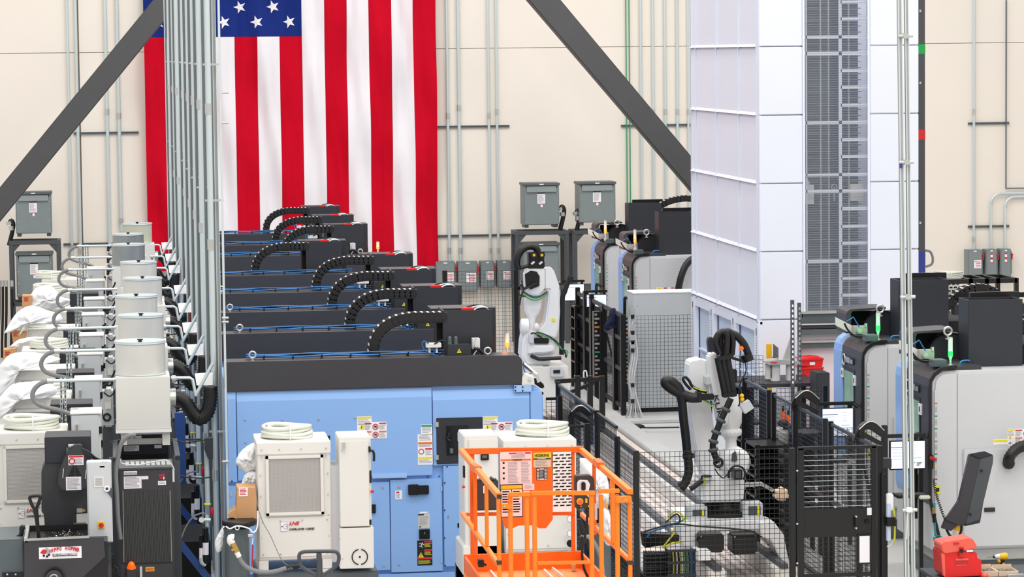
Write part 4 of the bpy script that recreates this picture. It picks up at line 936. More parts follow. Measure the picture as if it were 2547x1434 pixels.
m = MB('black_rubber'); m.tube(pts(28.2, [(-10, 1342), (10, 1343), (30, 1340), (48, 1334), (54, 1322), (54, 1311), (62, 1310)]), .022, 8, 4); part(m, 'hose', t)
# shovel
Y = 28.15; t = thing('shovel', 'black shovel with a D-shaped handle standing in the hopper', 'shovel', P(98, 1345, Y))
m = MB('black_rubber'); m.tube(pts(Y, [(76, 1233), (98, 1232), (99, 1240), (93, 1258), (87, 1262), (81, 1258), (74, 1240), (76, 1233)]), .016, 8, 3); part(m, 'grip', t)
m = MB('black_rubber'); m.tube(pts(Y, [(87, 1260), (90, 1280), (94, 1310), (98, 1345)]), [.03, .022, .017, .017], 8, 3); part(m, 'shaft', t)
# switch cabinet beside hopper
Y = 28.25; x0, x1, z0, z1 = rect(217, 1149, 279, 1349, Y); t = thing('switch_cabinet', 'light grey tall switch cabinet with a red and yellow rotary switch', 'cabinet', ((x0+x1)/2, Y+.1, 0))
part(MB('cabinet_grey').box(x0, x1, Y, Y+.2, z0, z1), 'enclosure', t, bev=.006); part(MB('cabinet_grey').box(x0+.01, x1-.005, Y-.02, Y, z0+.01, z1-.01), 'door', t, bev=.005)
m = MB('off_white').pbox(234, 1185, 258, 1210, Y-.026, .01); m.k = 'ink_grey'
for i in range(8): m.pbox(237, 1188+i*2.5, 255, 1189.2+i*2.5, Y-.028, .003)
part(m, 'vent_filter', t)
m = MB('yellow_paint').pbox(244, 1297, 260, 1313, Y-.03, .01); m.k = 'red_part'; a = P(252, 1305, Y-.03); m.cyl(a, a-Vector((0, .015, 0)), .022, n=16); m.k = 'ink_red'; m.box(a.x-.005, a.x+.005, Y-.06, Y-.045, a.z-.018, a.z+.018); part(m, 'rotary_switch', t)
m = MB('black_steel').pbox(248, 1158, 260, 1162, Y-.02, .03); m.k = 'cable_white'; m.tube(pts(Y, [(250, 1158), (252, 1150), (257, 1146)]), .005, 6, 3); m.tube(pts(Y, [(256, 1158), (259, 1150), (264, 1147)]), .005, 6, 3); part(m, 'cable_gland', t)
m = MB('steel_frame').ppoly([(280, 1232), (280, 1240), (262, 1218), (262, 1210), (268, 1208), (280, 1216)], Y-.03, .02); m.k = 'paper'; a = P(266, 1215, Y-.03); m.torus(a, .022, .009, 'y', 14, 5); part(m, 'lifting_lug', t)
part(MB('steel_frame').box(x0+.02, x1-.02, Y+.05, Y+.18, 0, z0), 'post', t)
# cables between conveyor and cabinet
m = MB('black_rubber')
for k in range(4): m.tube(pts(28.6, [(206, 1116+k*3), (222, 1124+k*3), (236, 1136+k*2), (250, 1142+k), (272, 1146+k*2)]), .009, 6, 3)
solo(m, 'cable_bundle', 'black cable bundle between the conveyor drive and the switch cabinet', 'cable')
m = MB('black_rubber')
for k in range(5): m.tube(pts(28.7, [(262, 1352), (268+k*2, 1372+k*5), (284, 1380+k*6), (276, 1400+k*5), (292, 1412+k*4)]), .008, 6, 3)
m.k = 'zinc'; m.pbox(266, 1384, 275, 1396, 28.7, .05); m.pbox(262, 1405, 283, 1423, 28.75, .05)
solo(m, 'cable_tangle', 'tangled black cables below the switch cabinet', 'cable')
# ------------------------------------------------------------------ radiator chillers under the mist collectors
Y = 29.3; t = thing('oil_chiller', 'dark grey chiller with tall finned grille and orange beacon', 'chiller', P(365, 1500, Y)); t.location.z = 0
x0, x1, _, zt_ = rect(297, 1167, 430, 1175, Y)
part(MB('graphite').box(x0, x1, Y, Y+.6, 0, zt_), 'housing', t, bev=.006)
part(MB('steel_frame').box(x0-.005, x1+.005, Y-.005, Y+.6, zt_, zt_+.02), 'top_cover', t, bev=.004)
m = MB('alu_matte')
for i in range(9): u = x0+.06+i*.05; m.box(u, u+.035, Y+.1, Y+.4, zt_+.02, zt_+.03)
part(m, 'top_grille', t, stuff=True)
fx0_, fx1_, fz0_, fz1_ = rect(305, 1219, 424, 1398, Y); part(MB('black_matte').box(fx0_, fx1_, Y-.004, Y+.01, fz0_, fz1_), 'grille_recess', t)
m = MB('conduit_grey')
for i in range(56): x = fx0_+(fx1_-fx0_)*(i+.5)/56; m.box(x-.001, x+.001, Y-.012, Y-.004, fz0_, fz1_)
part(m, 'fins', t, stuff=True)
m = MB('alu_matte'); m.bar(P(306, 1219, Y-.014), P(308, 1397, Y-.014), .006); m.bar(P(423, 1219, Y-.014), P(427, 1395, Y-.014), .006); split(m, 'edge_strip', t)
part(MB('graphite').pbox(301, 1402, 432, 1500, Y-.03, .03), 'lower_door', t, bev=.004)
decal(t, 308, 1171, 341, 1180, Y, 'paper', []); text('PROTECOOL', t, 310, 1178.5, Y-.003, .018, 'ink_grey', 0, .02, .12)
decal(t, 308, 1184, 352, 1214, Y, 'paper', lines(.05, .05, .95, .95, 8)); decal(t, 352, 1183, 369, 1191, Y, 'paper'); decal(t, 393, 1195, 413, 1205, Y, 'paper', lines(.1, .2, .9, .9, 2))
decal(t, 395, 1177, 410, 1184, Y, 'red_part', [(.1, .0, .6, .3, 'band_blue')]); decal(t, 397, 1186, 404, 1190, Y, 'ink_red'); decal(t, 406, 1185, 409, 1191, Y, 'paper')
decal(t, 362, 1409, 384, 1420, Y-.03, 'yellow_paint', [(.1, .2, .9, .8, 'ink_orange')])
m = MB('graphite').pbox(316, 1415, 338, 1450, Y-.12, .09); m.k = 'orange_lamp'; a = P(327, 1414, Y-.08); m.cyl(a, a+Vector((0, 0, .02)), .044, n=16); m.ball(a+Vector((0, 0, .02)), (.038, .038, .055), 14, 8); part(m, 'beacon', t)
m = MB('alu').pbox(348, 1408, 354, 1450, Y-.06, .03); part(m, 'latch', t)
m = MB('cable_white'); m.tube(pts(Y-.05, [(300, 1140), (304, 1152), (340, 1156), (370, 1150), (405, 1144), (420, 1147), (430, 1160), (433, 1168)]), .007, 6, 4); m.pbox(429, 1165, 434, 1198, Y-.05, .01); part(m, 'grey_wire', t)
m = MB('conduit_grey'); m.tube(pts(Y-.06, [(338, 1080), (318, 1084), (303, 1100), (297, 1118), (292, 1145), (288, 1180), (291, 1230), (294, 1290), (300, 1340)]), .022, 8, 4); part(m, 'grey_conduit', t)
Y = 31.7; t = thing('oil_chiller', 'second dark chiller seen under the nearest mist collector', 'chiller', P(358, 1450, Y)); t.location.z = 0
x0, x1, _, zt_ = rect(300, 1080, 418, 1090, Y); part(MB('dark_paint').box(x0, x1, Y, Y+.5, 0, zt_), 'housing', t, bev=.006)
decal(t, 308, 1107, 346, 1121, Y, 'paper', lines(.05, .1, .95, .95, 5)); decal(t, 384, 1106, 402, 1114, Y, 'paper'); decal(t, 311, 1083, 333, 1090, Y, 'paper'); decal(t, 335, 1083, 352, 1090, Y, 'paper')
m = MB('black_matte')
for i in range(7): m.pbox(305, 1130+i*4, 416, 1132+i*4, Y-.006, .006)
part(m, 'louvres', t, stuff=True)
# ------------------------------------------------------------------ mist collectors
def mist(first):
    Y = 31.0; t = thing('mist_collector', 'white mist collector with a big drum filter, nearest in the row', 'mist collector', (.24, Y+.27, 0), 'mist collectors in a row')
    x0, x1, z0, z1 = rect(288, 937, 424, 1068, Y)
    part(MB('off_white').box(x0, x1, Y, Y+.56, z0, z1), 'blower_box', t, bev=.008)
    part(MB('pure_white').box(x0-.006, x1+.006, Y-.01, Y+.57, z0-.03, z0), 'lower_flange', t)
    c = P(350, 940, Y+.3); r = .257; zt = P(350, 852, Y).z
    t2 = MB('filter_metal').cyl((c.x, Y+.28, z1), (c.x, Y+.28, zt-.02), r, n=40); part(t2, 'filter_drum', t)
    m = MB('zinc').cyl((c.x, Y+.28, zt-.02), (c.x, Y+.28, zt), r+.006, n=40); part(m, 'end_cap', t)
    part(MB('zinc').torus((c.x, Y+.28, z1+.012), r, .008, 'z', 40, 6), 'end_ring', t); part(MB('zinc').torus((c.x, Y+.28, zt-.02), r+.002, .008, 'z', 40, 6), 'end_ring', t)
    m = MB('black_steel').cyl((c.x, Y+.12, zt), (c.x, Y+.12, zt+.02), .02, n=10); m.cyl((c.x, Y+.12, zt+.02), (c.x, Y+.12, zt+.028), .034, n=6); part(m, 'wing_nut', t)
    for a, b in ((301, 316), (404, 423)): part(MB('off_white').pbox(a, 1070, b, 1106, Y+.05, .3), 'foot', t)
    m = MB('alu_matte').pbox(317, 1090, 404, 1104, Y+.1, .04); part(m, 'cross_bar', t)
    zf = P(350, 1106, Y).z
    for a in ((270, 288), (431, 447)):
        xa, xb, _, _ = rect(a[0], 1108, a[1], 1120, Y-.9)
        for y in (Y-.95, Y+.3): part(MB('steel_frame').box(xa, xb, y, y+.06, 0, zf), 'frame_post', t)
    part(MB('steel_frame').box(rect(270, 1108, 447, 1112, Y-.9)[0], rect(270, 1108, 447, 1112, Y-.9)[1], Y+.45, Y+.5, zf-.06, zf), 'frame_beam', t)
    m = MB('steel_frame'); 
    for q in (x0-.04, x1+.02): m.box(q, q+.05, Y-.95, Y+.5, zf-.04, zf)
    split(m, 'frame_rail', t)
    # exhaust side
    q = [P(424, 988, Y+.1), P(440, 986, Y+.1), P(462, 1000, Y+.1), P(478, 1025, Y+.1), P(496, 1040, Y+.1), P(514, 1026, Y+.1), P(522, 995, Y+.1), P(522, 960, Y+.1)]
    corr(t, q, .082, 26, 'suction_hose')
    m = MB('alu').cyl(P(425, 988, Y+.1)-Vector((.03, 0, 0)), P(425, 988, Y+.1)+Vector((.05, 0, 0)), .095, n=20); part(m, 'hose_collar', t)
    return t
MC = mist(True); index_kids()
cxs = [350, 352.2, 340.5, 356, 346.3, 320.5, 319.7, 342]
MX = [P(cxs[k], 848-k*42, YL[k]).x-P(350, 848, 31).x for k in range(8)]
for k in range(1, 8):
    c = dup(MC, (MX[k], YL[k]-31, 0), 'white mist collector with a drum filter, %s in the row' % ORD[k])
    if k in (5, 6, 7):
        for ch in bpy.data.objects:
            if ch.parent == c and ch.name.startswith('filter_drum'):
                ch.data = ch.data.copy(); ch.data.materials[0] = MATS['drum_cream' if k == 7 else 'drum_grey']; ch['label'] = 'yellowish filter drum' if k == 7 else 'darker grey filter drum'
# conduits and flex loops on the left of each collector
def services():
    Y = 31.0; t = thing('service_piping', 'grey flexible conduit loop with straight pipe left of the nearest mist collector', 'conduit', P(160, 1065, Y), 'flexible conduit loops')
    part(MB('zinc').cyl(P(124, 947, Y), P(288, 943, Y), .018, n=10), 'straight_pipe', t)
    m = MB('alu').cyl(P(117, 947, Y), P(133, 947, Y), .026, n=10); part(m, 'coupling', t)
    m = MB('conduit_grey'); m.tube(pts(Y, [(120, 947), (100, 954), (85, 968), (81, 986), (92, 1003), (118, 1013), (150, 1020), (176, 1029), (186, 1031)]), .024, 10, 4); part(m, 'flexible_loop', t)
    m = MB('zinc')
    for a in (150, 160):
        x0, x1, z0, z1 = rect(a, 940, a+5.5, 1066, Y); m.box(x0, x1, Y+.03, Y+.05, z0, z1); m.box(x0, x0+.004, Y+.0, Y+.03, z0, z1); m.box(x1-.004, x1, Y+.0, Y+.03, z0, z1)
        m.k = 'black_matte'
        for i in range(9): m.box(x0+.007, x1-.007, Y+.025, Y+.031, z1-.05*i-.05, z1-.05*i-.03)
        m.k = 'zinc'
    split(m, 'slotted_strut', t); q = rect(150, 1060, 155.5, 1066, Y); part(MB('zinc').box(q[0], q[1], Y+.03, Y+.05, 0, q[2]), 'strut_foot', t)
    m = MB('alu')
    for i in range(6): m.ball(P(163, 1000+i*11, Y-.01), .012, 6, 4)
    part(m, 'strut_bolts', t, stuff=True)
    return t
SV = services(); index_kids()
for k in range(1, 8): dup(SV, (MX[k]*.4, YL[k]-31+.0, 0), 'grey flexible conduit loop with straight pipe, %s in the row' % ORD[k])
# riser bundle right of each collector
def riser():
    Y = 31.25; t = thing('pipe_riser', 'galvanised pipe riser with diagonal strut, nearest in the bundle', 'pipe', P(530, 1500, Y), 'vertical pipe risers between collectors and lathes'); t.location.z = 0
    def vp(px, w, nm, z0=.05, dy=0, key='zinc'):
        a = P(px, 900, Y+dy); r = w/2/238; return part(MB(key).cyl((a.x, Y+dy, z0), (a.x, Y+dy, 10), r, n=12), nm, t)
    vp(531, 14, 'main_pipe'); vp(519, 7, 'side_pipe', 1.0, .15, 'zinc_dark'); vp(540, 6, 'side_pipe', .05, .5, 'zinc_dark'); vp(513, 4, 'thin_pipe', 1.9, .4)  # side pipes coloured darker to imitate the dark gaps between risers
    a = P(547, 900, Y+.1); m = MB('alu_matte').box(a.x-.018, a.x+.018, Y+.1, Y+.12, 0, 10); m.k = 'zinc'; m.box(a.x-.02, a.x-.014, Y+.07, Y+.1, 0, 10); m.box(a.x+.014, a.x+.02, Y+.07, Y+.1, 0, 10); part(m, 'strut_post', t)
    a = P(530, 900, Y)
    for z in (1.5, 3.9, 5.3, 7.4): m = MB('alu').cyl((a.x, Y, z), (a.x, Y, z+.11), .036, n=12); m.box(a.x-.05, a.x+.14, Y-.0, Y+.03, z+.5, z+.52); part(m, 'pipe_coupling', t)
    m = MB('pure_white'); m.add([P(484, 928, Y-.1), P(529, 925, Y-.1), P(529, 957, Y-.14), P(489, 958, Y-.14), P(484, 928, Y-.08), P(529, 925, Y-.08), P(529, 957, Y-.12), P(489, 958, Y-.12)], [(0,1,2,3),(7,6,5,4),(0,4,5,1),(1,5,6,2),(2,6,7,3),(3,7,4,0)]); part(m, 'white_tray', t)
    part(MB('zinc').cyl(P(529, 903, Y-.2), P(486, 984, Y-.2), .018, n=10), 'diagonal_strut', t)
    m = MB('zinc'); m.tube(pts(Y-.22, [(425, 939), (472, 939), (479, 943), (487, 984)]), .016, 8); part(m, 'bent_strut', t)
    m = MB('alu_matte'); a = P(432, 942, Y-.2); m.cyl(a-Vector((.02, 0, 0)), a+Vector((.02, 0, 0)), .04, n=14); part(m, 'pipe_flange', t)
    m = MB('red_part'); m.bar(P(527, 955, Y-.05), P(522, 1003, Y-.05), .02); part(m, 'red_hose', t)
    # lower plumbing
    m = MB('black_matte').box(P(447, 1200, Y+.5).x, P(520, 1200, Y+.5).x, Y+.4, Y+1.6, 0, .8); part(m, 'sump_backdrop', t)  # black tank box, added as a dark backdrop behind the plumbing
    part(MB('blue_deep').bar(P(448, 1350, Y-.1), P(520, 1440, Y-.1), .05, .07), 'blue_brace', t)
    m = MB('black_steel').cyl(P(511, 1400, Y-.15), P(511, 1312, Y-.15), .032, n=12); m.cyl(P(500, 1360, Y-.15), P(500, 1330, Y-.15), .024, n=10); part(m, 'black_valve_body', t)
    m = MB('paper').cyl(P(511, 1378, Y-.15), P(511, 1348, Y-.15), .034, n=12); m.cyl(P(500, 1386, Y-.15), P(500, 1362, Y-.15), .02, n=10); part(m, 'white_sleeve', t)
    m = MB('zinc'); m.tube(pts(Y-.16, [(500, 1386), (502, 1398), (512, 1404)]), .022, 8, 3); m.cyl(P(515, 1308, Y-.16), P(515, 1280, Y-.16), .02); m.cyl(P(498, 1292, Y-.18), P(524, 1292, Y-.18), .018); split(m, 'brass_tee', t)
    a = P(501, 1291, Y-.2); m = MB('alu').cyl(a, a-Vector((0, .03, 0)), .03, n=16); m.k = 'paper'; m.cyl(a-Vector((0, .031, 0)), a-Vector((0, .034, 0)), .025, n=16); part(m, 'pressure_gauge', t)
    m = MB('zinc').cyl(P(517, 1256, Y-.1), P(513, 1120, Y-.1), .026, n=12); m.k = 'ink_yellow'; m.torus(P(516, 1253, Y-.1), .028, .01, 'z', 14, 6); m.k = 'red_part'; m.ball(P(527, 1272, Y-.1), (.02, .02, .05), 8, 6); part(m, 'drop_pipe', t)
    m = MB('conduit_grey'); m.tube(pts(Y-.25, [(448, 1345), (462, 1310), (480, 1285), (500, 1276), (512, 1277)]), .009, 6, 4); part(m, 'grey_line', t)
    m = MB('black_rubber'); m.tube(pts(Y-.2, [(440, 1095), (462, 1100), (490, 1096), (510, 1093)]), .008, 6, 4); m.tube(pts(Y-.2, [(445, 1182), (470, 1186), (500, 1188), (524, 1186)]), .008, 6, 4); split(m, 'black_line', t)
    return t
RS = riser(); index_kids()
for k in range(1, 8): dup(RS, ((0, 0, .01, .02, .03, .03, .03, .02)[k], YL[k]-31, 0), 'galvanised pipe riser with diagonal strut, %s in the bundle' % ORD[k])
t = RS; Y = 31.2
part(MB('blue_deep').pbox(436, 1026, 462, 1190, 33.2, .05), 'blue_panel', t)
m = MB('dark_paint').ppoly([(509, 1090), (530, 1089), (530, 1142), (519, 1142), (509, 1120)], Y-.2, .1); part(m, 'dark_bracket_box', t)
t = thing('strut_pole', 'slim galvanised strut pole at the right side of the pipe bundle', 'pole', (P(560, 900, 30.6).x, 30.6, 0))
a = P(560, 900, 30.6); part(MB('zinc').box(a.x-.011, a.x+.011, 30.58, 30.62, 0, 10), 'pole', t)
for py in (230, 305, 790, 800, 1147): p = P(560, py, 30.56); m = MB('alu').cyl(p-Vector((.03, 0, 0)), p+Vector((.035, 0, 0)), .012); part(m, 'clamp', t)
# pump modules between cabinets and collectors
def pump():
    Y = 31.5; t = thing('pump_module', 'grey pump module with black hoses behind the nearest control cabinet', 'pump', P(268, 1300, Y), 'pump modules'); t.location.z = 0
    part(MB('cabinet_grey').pbox(256, 968, 282, 1062, Y, .3), 'pump_case', t, bev=.02); q = rect(258, 1062, 284, 1400, Y+.05); part(MB('steel_frame').box(q[0], q[1], Y+.05, Y+.25, 0, q[3]), 'stand', t)
    m = MB('black_rubber'); m.torus(P(266, 1037, Y-.02), .035, .012, 'y', 14, 6); m.tube(pts(Y-.1, [(255, 962), (268, 950), (280, 935), (286, 920)]), .012, 6, 3); m.tube(pts(Y-.1, [(258, 975), (272, 985), (284, 975), (290, 958)]), .008, 6, 3); split(m, 'black_hose', t)
    m = MB('black_steel').pbox(254, 940, 264, 966, Y-.05, .08); part(m, 'connector', t)
    m = MB('off_white').pbox(262, 1000, 276, 1016, Y-.03, .03); part(m, 'white_module', t); return t
PM = pump(); index_kids()
for k in range(1, 8): dup(PM, (.02, YL[k]-31+.2, 0), 'grey pump module with black hoses, %s in the row' % ORD[k])
# ------------------------------------------------------------------ white storage tower
TX, TYF = P(1887, 627, 42).x, 42.0; TXR = P(2285, 627, 42).x; TYB = PX(1720, 580, TX).y
t = thing('storage_tower', 'tall white panelled storage tower with a translucent window strip', 'storage tower', ((TX+TXR)/2, (TYF+TYB)/2, 0))
ys = [PX(p, 600, TX).y for p in (1882, 1837, 1782, 1731, 1720)]
zs = [2.06, 3.03, 4.0, 4.97, 5.94, 6.91, 7.9]
part(MB('tower_white').box(TX+.05, TX+.62, TYF+.06, TYB, 1.9, 7.9), 'inner_wall', t)
for i in range(4):
    for j in range(6):
        y0, y1 = ys[i]+.012, ys[i+1]-.012; m = MB('tower_white')
        m.prism([(y0, zs[j]+.012), (y1, zs[j]+.012), (y1, zs[j+1]-.012), (y0, zs[j+1]-.012)], TX+.02, TX+.06, 'x')
        part(m, 'side_cladding', t, bev=.012)
        m = MB('tower_white'); m.prism([(TX-.02, zs[j]), (TX+.03, zs[j]+.0), (TX+.03, zs[j]+.05)], y0, y1); part(m, 'flare', t)
for i in range(5): part(MB('tower_white').box(TX+.0, TX+.05, ys[i]-.02, ys[i]+.02, 2.0, 7.9), 'seam_rib', t)
xw0, xw1 = P(2002, 400, TYF).x, P(2158, 400, TYF).x
for j in range(6):
    for a, b in ((TX+.015, xw0-.03), (xw1+.03, TXR)):
        part(MB('tower_white').box(a, b, TYF, TYF+.06, zs[j]+.006, zs[j+1]-.006), 'front_cladding', t, bev=.01)
part(MB('tower_white').box(TX+.01, P(1992, 800, TYF).x, TYF, TYF+.06, 0, 2.05), 'lower_cladding', t, bev=.008)
part(MB('tower_white').box(xw1+.03, TXR, TYF, TYF+.06, 0, 2.05), 'lower_cladding', t, bev=.008)
part(MB('tower_white').box(TXR-.05, TXR, TYF+.06, TYB, 0, 7.9), 'right_wall', t)
part(MB('tower_white').box(TX, TXR, TYB-.05, TYB, 0, 7.9), 'back_wall', t)
zwb = P(2080, 772, TYF).z
for x in (xw0-.015, xw1+.015): part(MB('tower_white').box(x-.015, x+.015, TYF-.015, TYF+.05, zwb-.02, 7.9), 'window_jamb', t)
part(MB('poly_sheet').box(xw0, xw1, TYF+.01, TYF+.018, zwb, 7.9), 'window_sheet', t)
m = MB('ink_grey'); n = int((7.9-zwb)/.034)
for i in range(n): z = zwb+.034*i; m.box(xw0, xw1, TYF+.018, TYF+.030, z, z+.0032)
part(m, 'sheet_ribs', t, stuff=True)
part(MB('blue_deep').box(xw0-.05, xw1+.05, TYF+.75, TYF+.77, zwb, 7.9), 'lift_back', t)
part(MB('slate').box(xw0-.05, P(2085, 400, TYF).x, TYF+.6, TYF+.62, zwb, 7.9), 'lift_back', t)
xm = P(2087, 400, TYF+.15).x
for y0, y1 in ((88, 96), (128, 137), (300, 308), (430, 437), (470, 478), (643, 651)):
    _, _, z0, z1 = rect(2002, y0, 2158, y1, TYF+.15); part(MB('tower_white').box(xw0, xw1, TYF+.034, TYF+.06, z0, z1), 'cross_rail', t)
for px, w in ((2087, .045), (2003, .02), (2157, .03)): x = P(px, 400, TYF+.12).x; part(MB('tower_white').box(x-w/2, x+w/2, TYF+.034, TYF+.06, zwb, 7.9), 'ladder_rail', t)
for y in (5, 47, 175, 216, 261, 346, 388, 517, 561, 603, 690, 732):
    _, _, z0, z1 = rect(2090, y-4, 2158, y+4, TYF+.15); part(MB('tower_white').box(xm, xw1, TYF+.034, TYF+.06, z0, z1), 'ladder_rung', t)
m = MB('zinc_dark'); random.seed(5); z = zwb+.05
while z < 7.8:
    m.box(xm+.05, xw1-.02, TYF+.3, TYF+.7, z, z+.012)
    if random.random() < .5: m.box(xw0+.04, xm-.06, TYF+.4, TYF+.55, z, z+.01)
    z += .085
part(m, 'trays', t, stuff=True)
for px in (2040, 2060, 2110): x = P(px, 400, TYF+.2).x; part(MB('alu_matte').box(x, x+.02, TYF+.2, TYF+.24, zwb, 7.9), 'guide_column', t)
a = P(2030, 480, TYF+.25); m = MB('off_white').box(xw0, xw0+.18, TYF+.22, TYF+.3, a.z-.15, a.z+.12); m.cyl((xw0+.03, TYF+.24, a.z+.12), (xw0+.03, TYF+.3, a.z+.12), .1, n=20); m.box(xw1-.2, xw1, TYF+.22, TYF+.3, a.z-.12, a.z+.12); part(m, 'extractor_plate', t, stuff=True)
m = MB('alu'); a = P(2075, 465, TYF+.2); m.torus(a, .04, .008, 'y', 14, 6); m.bar(a, a-Vector((0, 0, .2)), .02); part(m, 'chain_hook', t)
# steel access lips under the window
for y0, y1, k, d in ((772, 778, 'alu_matte', -.06), (778, 797, 'slate', 0), (803, 806, 'zinc', -.03), (806, 815, 'brown_pouch', 0), (817, 830, 'slate', -.02), (845, 850, 'alu_matte', -.05), (850, 864, 'slate', -.02)):
    x0, x1, z0, z1 = rect(1993, y0, 2170, y1, TYF); part(MB(k).box(x0, xw1+.03, TYF+d, TYF+.2, z0, z1), 'access_lip', t, bev=.003)
part(MB('pink_white').box(P(1992, 800, TYF).x, xw1+.03, TYF+.1, TYF+.14, 0, 2.03), 'opening_panel', t)
# lower side frames
pe = [1725, 1771, 1825, 1883]
for i, px in enumerate(pe):
    y = PX(px, 860, TX).y; part(MB('tower_white').box(TX-.01, TX+.06, y-.14, y+.14, 0, 2.0), 'side_post', t, bev=.004)
    m = MB('black_matte')
    for q in range(46): m.box(TX-.013, TX-.008, y-.012, y+.012, .2+q*.036, .2+q*.036+.016)
    m.box(TX-.014, TX-.008, y-.016, y+.016, 1.84, 1.93); part(m, 'perforation', t, stuff=True)
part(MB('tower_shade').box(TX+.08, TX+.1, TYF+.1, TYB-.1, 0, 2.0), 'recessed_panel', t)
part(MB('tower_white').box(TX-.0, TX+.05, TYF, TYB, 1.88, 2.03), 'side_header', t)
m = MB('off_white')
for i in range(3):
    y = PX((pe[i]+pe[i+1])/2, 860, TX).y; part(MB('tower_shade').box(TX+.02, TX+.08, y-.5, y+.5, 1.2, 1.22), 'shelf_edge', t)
# banded steel column behind the tower
Y = 47.6; x0, x1, _, _ = rect(2284, 300, 2301, 310, Y); t = thing('steel_column', 'dark steel column with green, red and blue bands at the tower edge', 'column', ((x0+x1)/2, Y, 0))
part(MB('brace_paint').box(x0, x1, Y, Y+.3, 0, 8), 'shaft', t, bev=.006)
for y0, y1, k in ((110, 134, 'band_green'), (322, 347, 'band_red'), (625, 682, 'band_blue')): _, _, z0, z1 = rect(2284, y0, 2301, y1, Y); part(MB(k).box(x0-.003, x1+.003, Y-.003, Y+.3, z0, z1), 'colour_band', t)
m = MB('alu')
for y in (27, 206, 554): p = P(2289, y, Y-.01); m.box(p.x-.015, p.x+.015, Y-.012, Y, p.z-.02, p.z+.02)
part(m, 'clip', t, stuff=True)
m = MB('conduit_grey'); m.tube(pts(Y+.1, [(2302, 622), (2314, 626), (2320, 640), (2318, 656), (2303, 663)]), .02, 8, 4); part(m, 'bent_conduit', t)
# twin strut poles right
for i, (pa, pb, w) in enumerate((((2235, 0), (2248, 1434), 11), ((2252, 0), (2264, 1434), 10))):
    Y = 28.9; a, b = P(*pa, Y), P(*pb, Y); b = a+(b-a)*1.75; a = P(*pb, Y)+(P(*pa, Y)-P(*pb, Y))*1.3; b.z = 0; r = w/2/257
    t = thing('strut_pole', 'tall galvanised strut pole in front of the right lathes, %s of the pair' % ('left', 'right')[i], 'pole', (b.x, Y, 0), 'twin strut poles')
    m = MB('alu_matte').bar(b, a, r*1.9, r*2); part(m, 'channel', t)
    m = MB('zinc'); m.bar(b+Vector((-r*.75, -r-.004, 0)), a+Vector((-r*.75, -r-.004, 0)), .008, r*.5); m.bar(b+Vector((r*.75, -r-.004, 0)), a+Vector((r*.75, -r-.004, 0)), .008, r*.5); split(m, 'channel_lip', t)
    if i == 0:
        for y in (89, 403, 738, 1268):
            p = P(2240+y*.009, y, Y-.05); m = MB('alu').cyl(p-Vector((.03, 0, 0)), p+Vector((.12, 0, 0)), .017, n=10); m.box(p.x+.02, p.x+.075, p.y-.02, p.y+.02, p.z-.025, p.z+.025); part(m, 'pole_clamp', t)
        part(MB('band_blue').pbox(2238, 402, 2244, 418, Y-.06, .01), 'blue_tape', t)
        part(MB('pure_white').pbox(2255, 1262, 2270, 1273, Y-.08, .05), 'white_junction', t, bev=.004)
        m = MB('cable_white'); m.tube(pts(Y-.06, [(2258, 1272), (2256, 1300), (2255, 1340)]), .008, 6, 3); part(m, 'white_lead', t)
# ------------------------------------------------------------------ grey cabinet behind mesh
Y = 48.0; x0, x1, z0, z1 = rect(1577, 729, 1745, 1031, Y); t = thing('tall_cabinet', 'tall light grey cabinet behind wire mesh left of the tower', 'cabinet', ((x0+x1)/2, Y+.3, 0))
part(MB('cabinet_grey').box(x0, x1, Y, Y+.6, .12, z1), 'body', t, bev=.006); part(MB('pure_white').box(x0-.01, x1, Y-.01, Y+.6, z1, z1+.02), 'top', t, bev=.004); part(MB('black_matte').box(x0+.05, x1, Y+.03, Y+.5, 0, .12), 'plinth', t)
m = MB('alu')
for px, y in ((1586, 760), (1582, 800), (1581, 866), (1582, 880)): p = P(px, y, Y-.006); m.cyl(p, p+Vector((0, .01, 0)), .012, n=6)
part(m, 'bolts', t, stuff=True)
fence('mesh_fence', 'black mesh fence in front of the tall grey cabinet', (P(1551, 900, 47.7).x, 47.7), (P(1735, 900, 47.7).x, 47.7), P(1551, 783, 47.7).z, postB=False, pitch=.06)
solo(MB('concrete_plate').box(P(1553, 1050, 46.9).x, 9.5, 46.9, 49.5, 0, .05), 'floor_plate', 'light grey raised floor plate under the tall grey cabinet', 'plate', bev=.01)
for i in range(6):
    m = MB('cable_white' if i % 2 else 'alu_matte'); x = 1566+i*3; m.tube(pts(47.3, [(x, 765+i*9), (x-3, 820), (x+4, 880), (x-4, 940), (x+3, 990), (x-8+i*5, 1035), (x-18+i*9, 1042)]), .014, 6, 4)
    solo(m, 'hanging_cable', 'grey cable hanging beside the tall cabinet, %s from the left' % ('first', 'second', 'third', 'fourth', 'fifth', 'sixth')[i], 'cable', 'grey cables hanging beside the tall cabinet')
for i, y in enumerate((766, 806, 830, 850, 936, 976)):
    m = MB('alu').pbox(1568, y, 1580, y+16, 47.25, .06); m.k = 'black_steel'; m.pbox(1570, y+16, 1578, y+26, 47.25, .05); solo(m, 'cable_connector', 'silver and black plug among the grey cables, %s from the top' % ('first', 'second', 'third', 'fourth', 'fifth', 'sixth')[i], 'connector', 'cable plugs')
m = MB('black_rubber'); m.tube([PZ(a, b, .07) for a, b in ((1545, 1057), (1575, 1060), (1590, 1062), (1620, 1063), (1690, 1062))], .012, 6, 3); p = PZ(1585, 1060, .09); m.ball(p, (.12, .08, .04), 10, 6); solo(m, 'floor_cable', 'black cable with an inline adapter on the floor', 'cable')
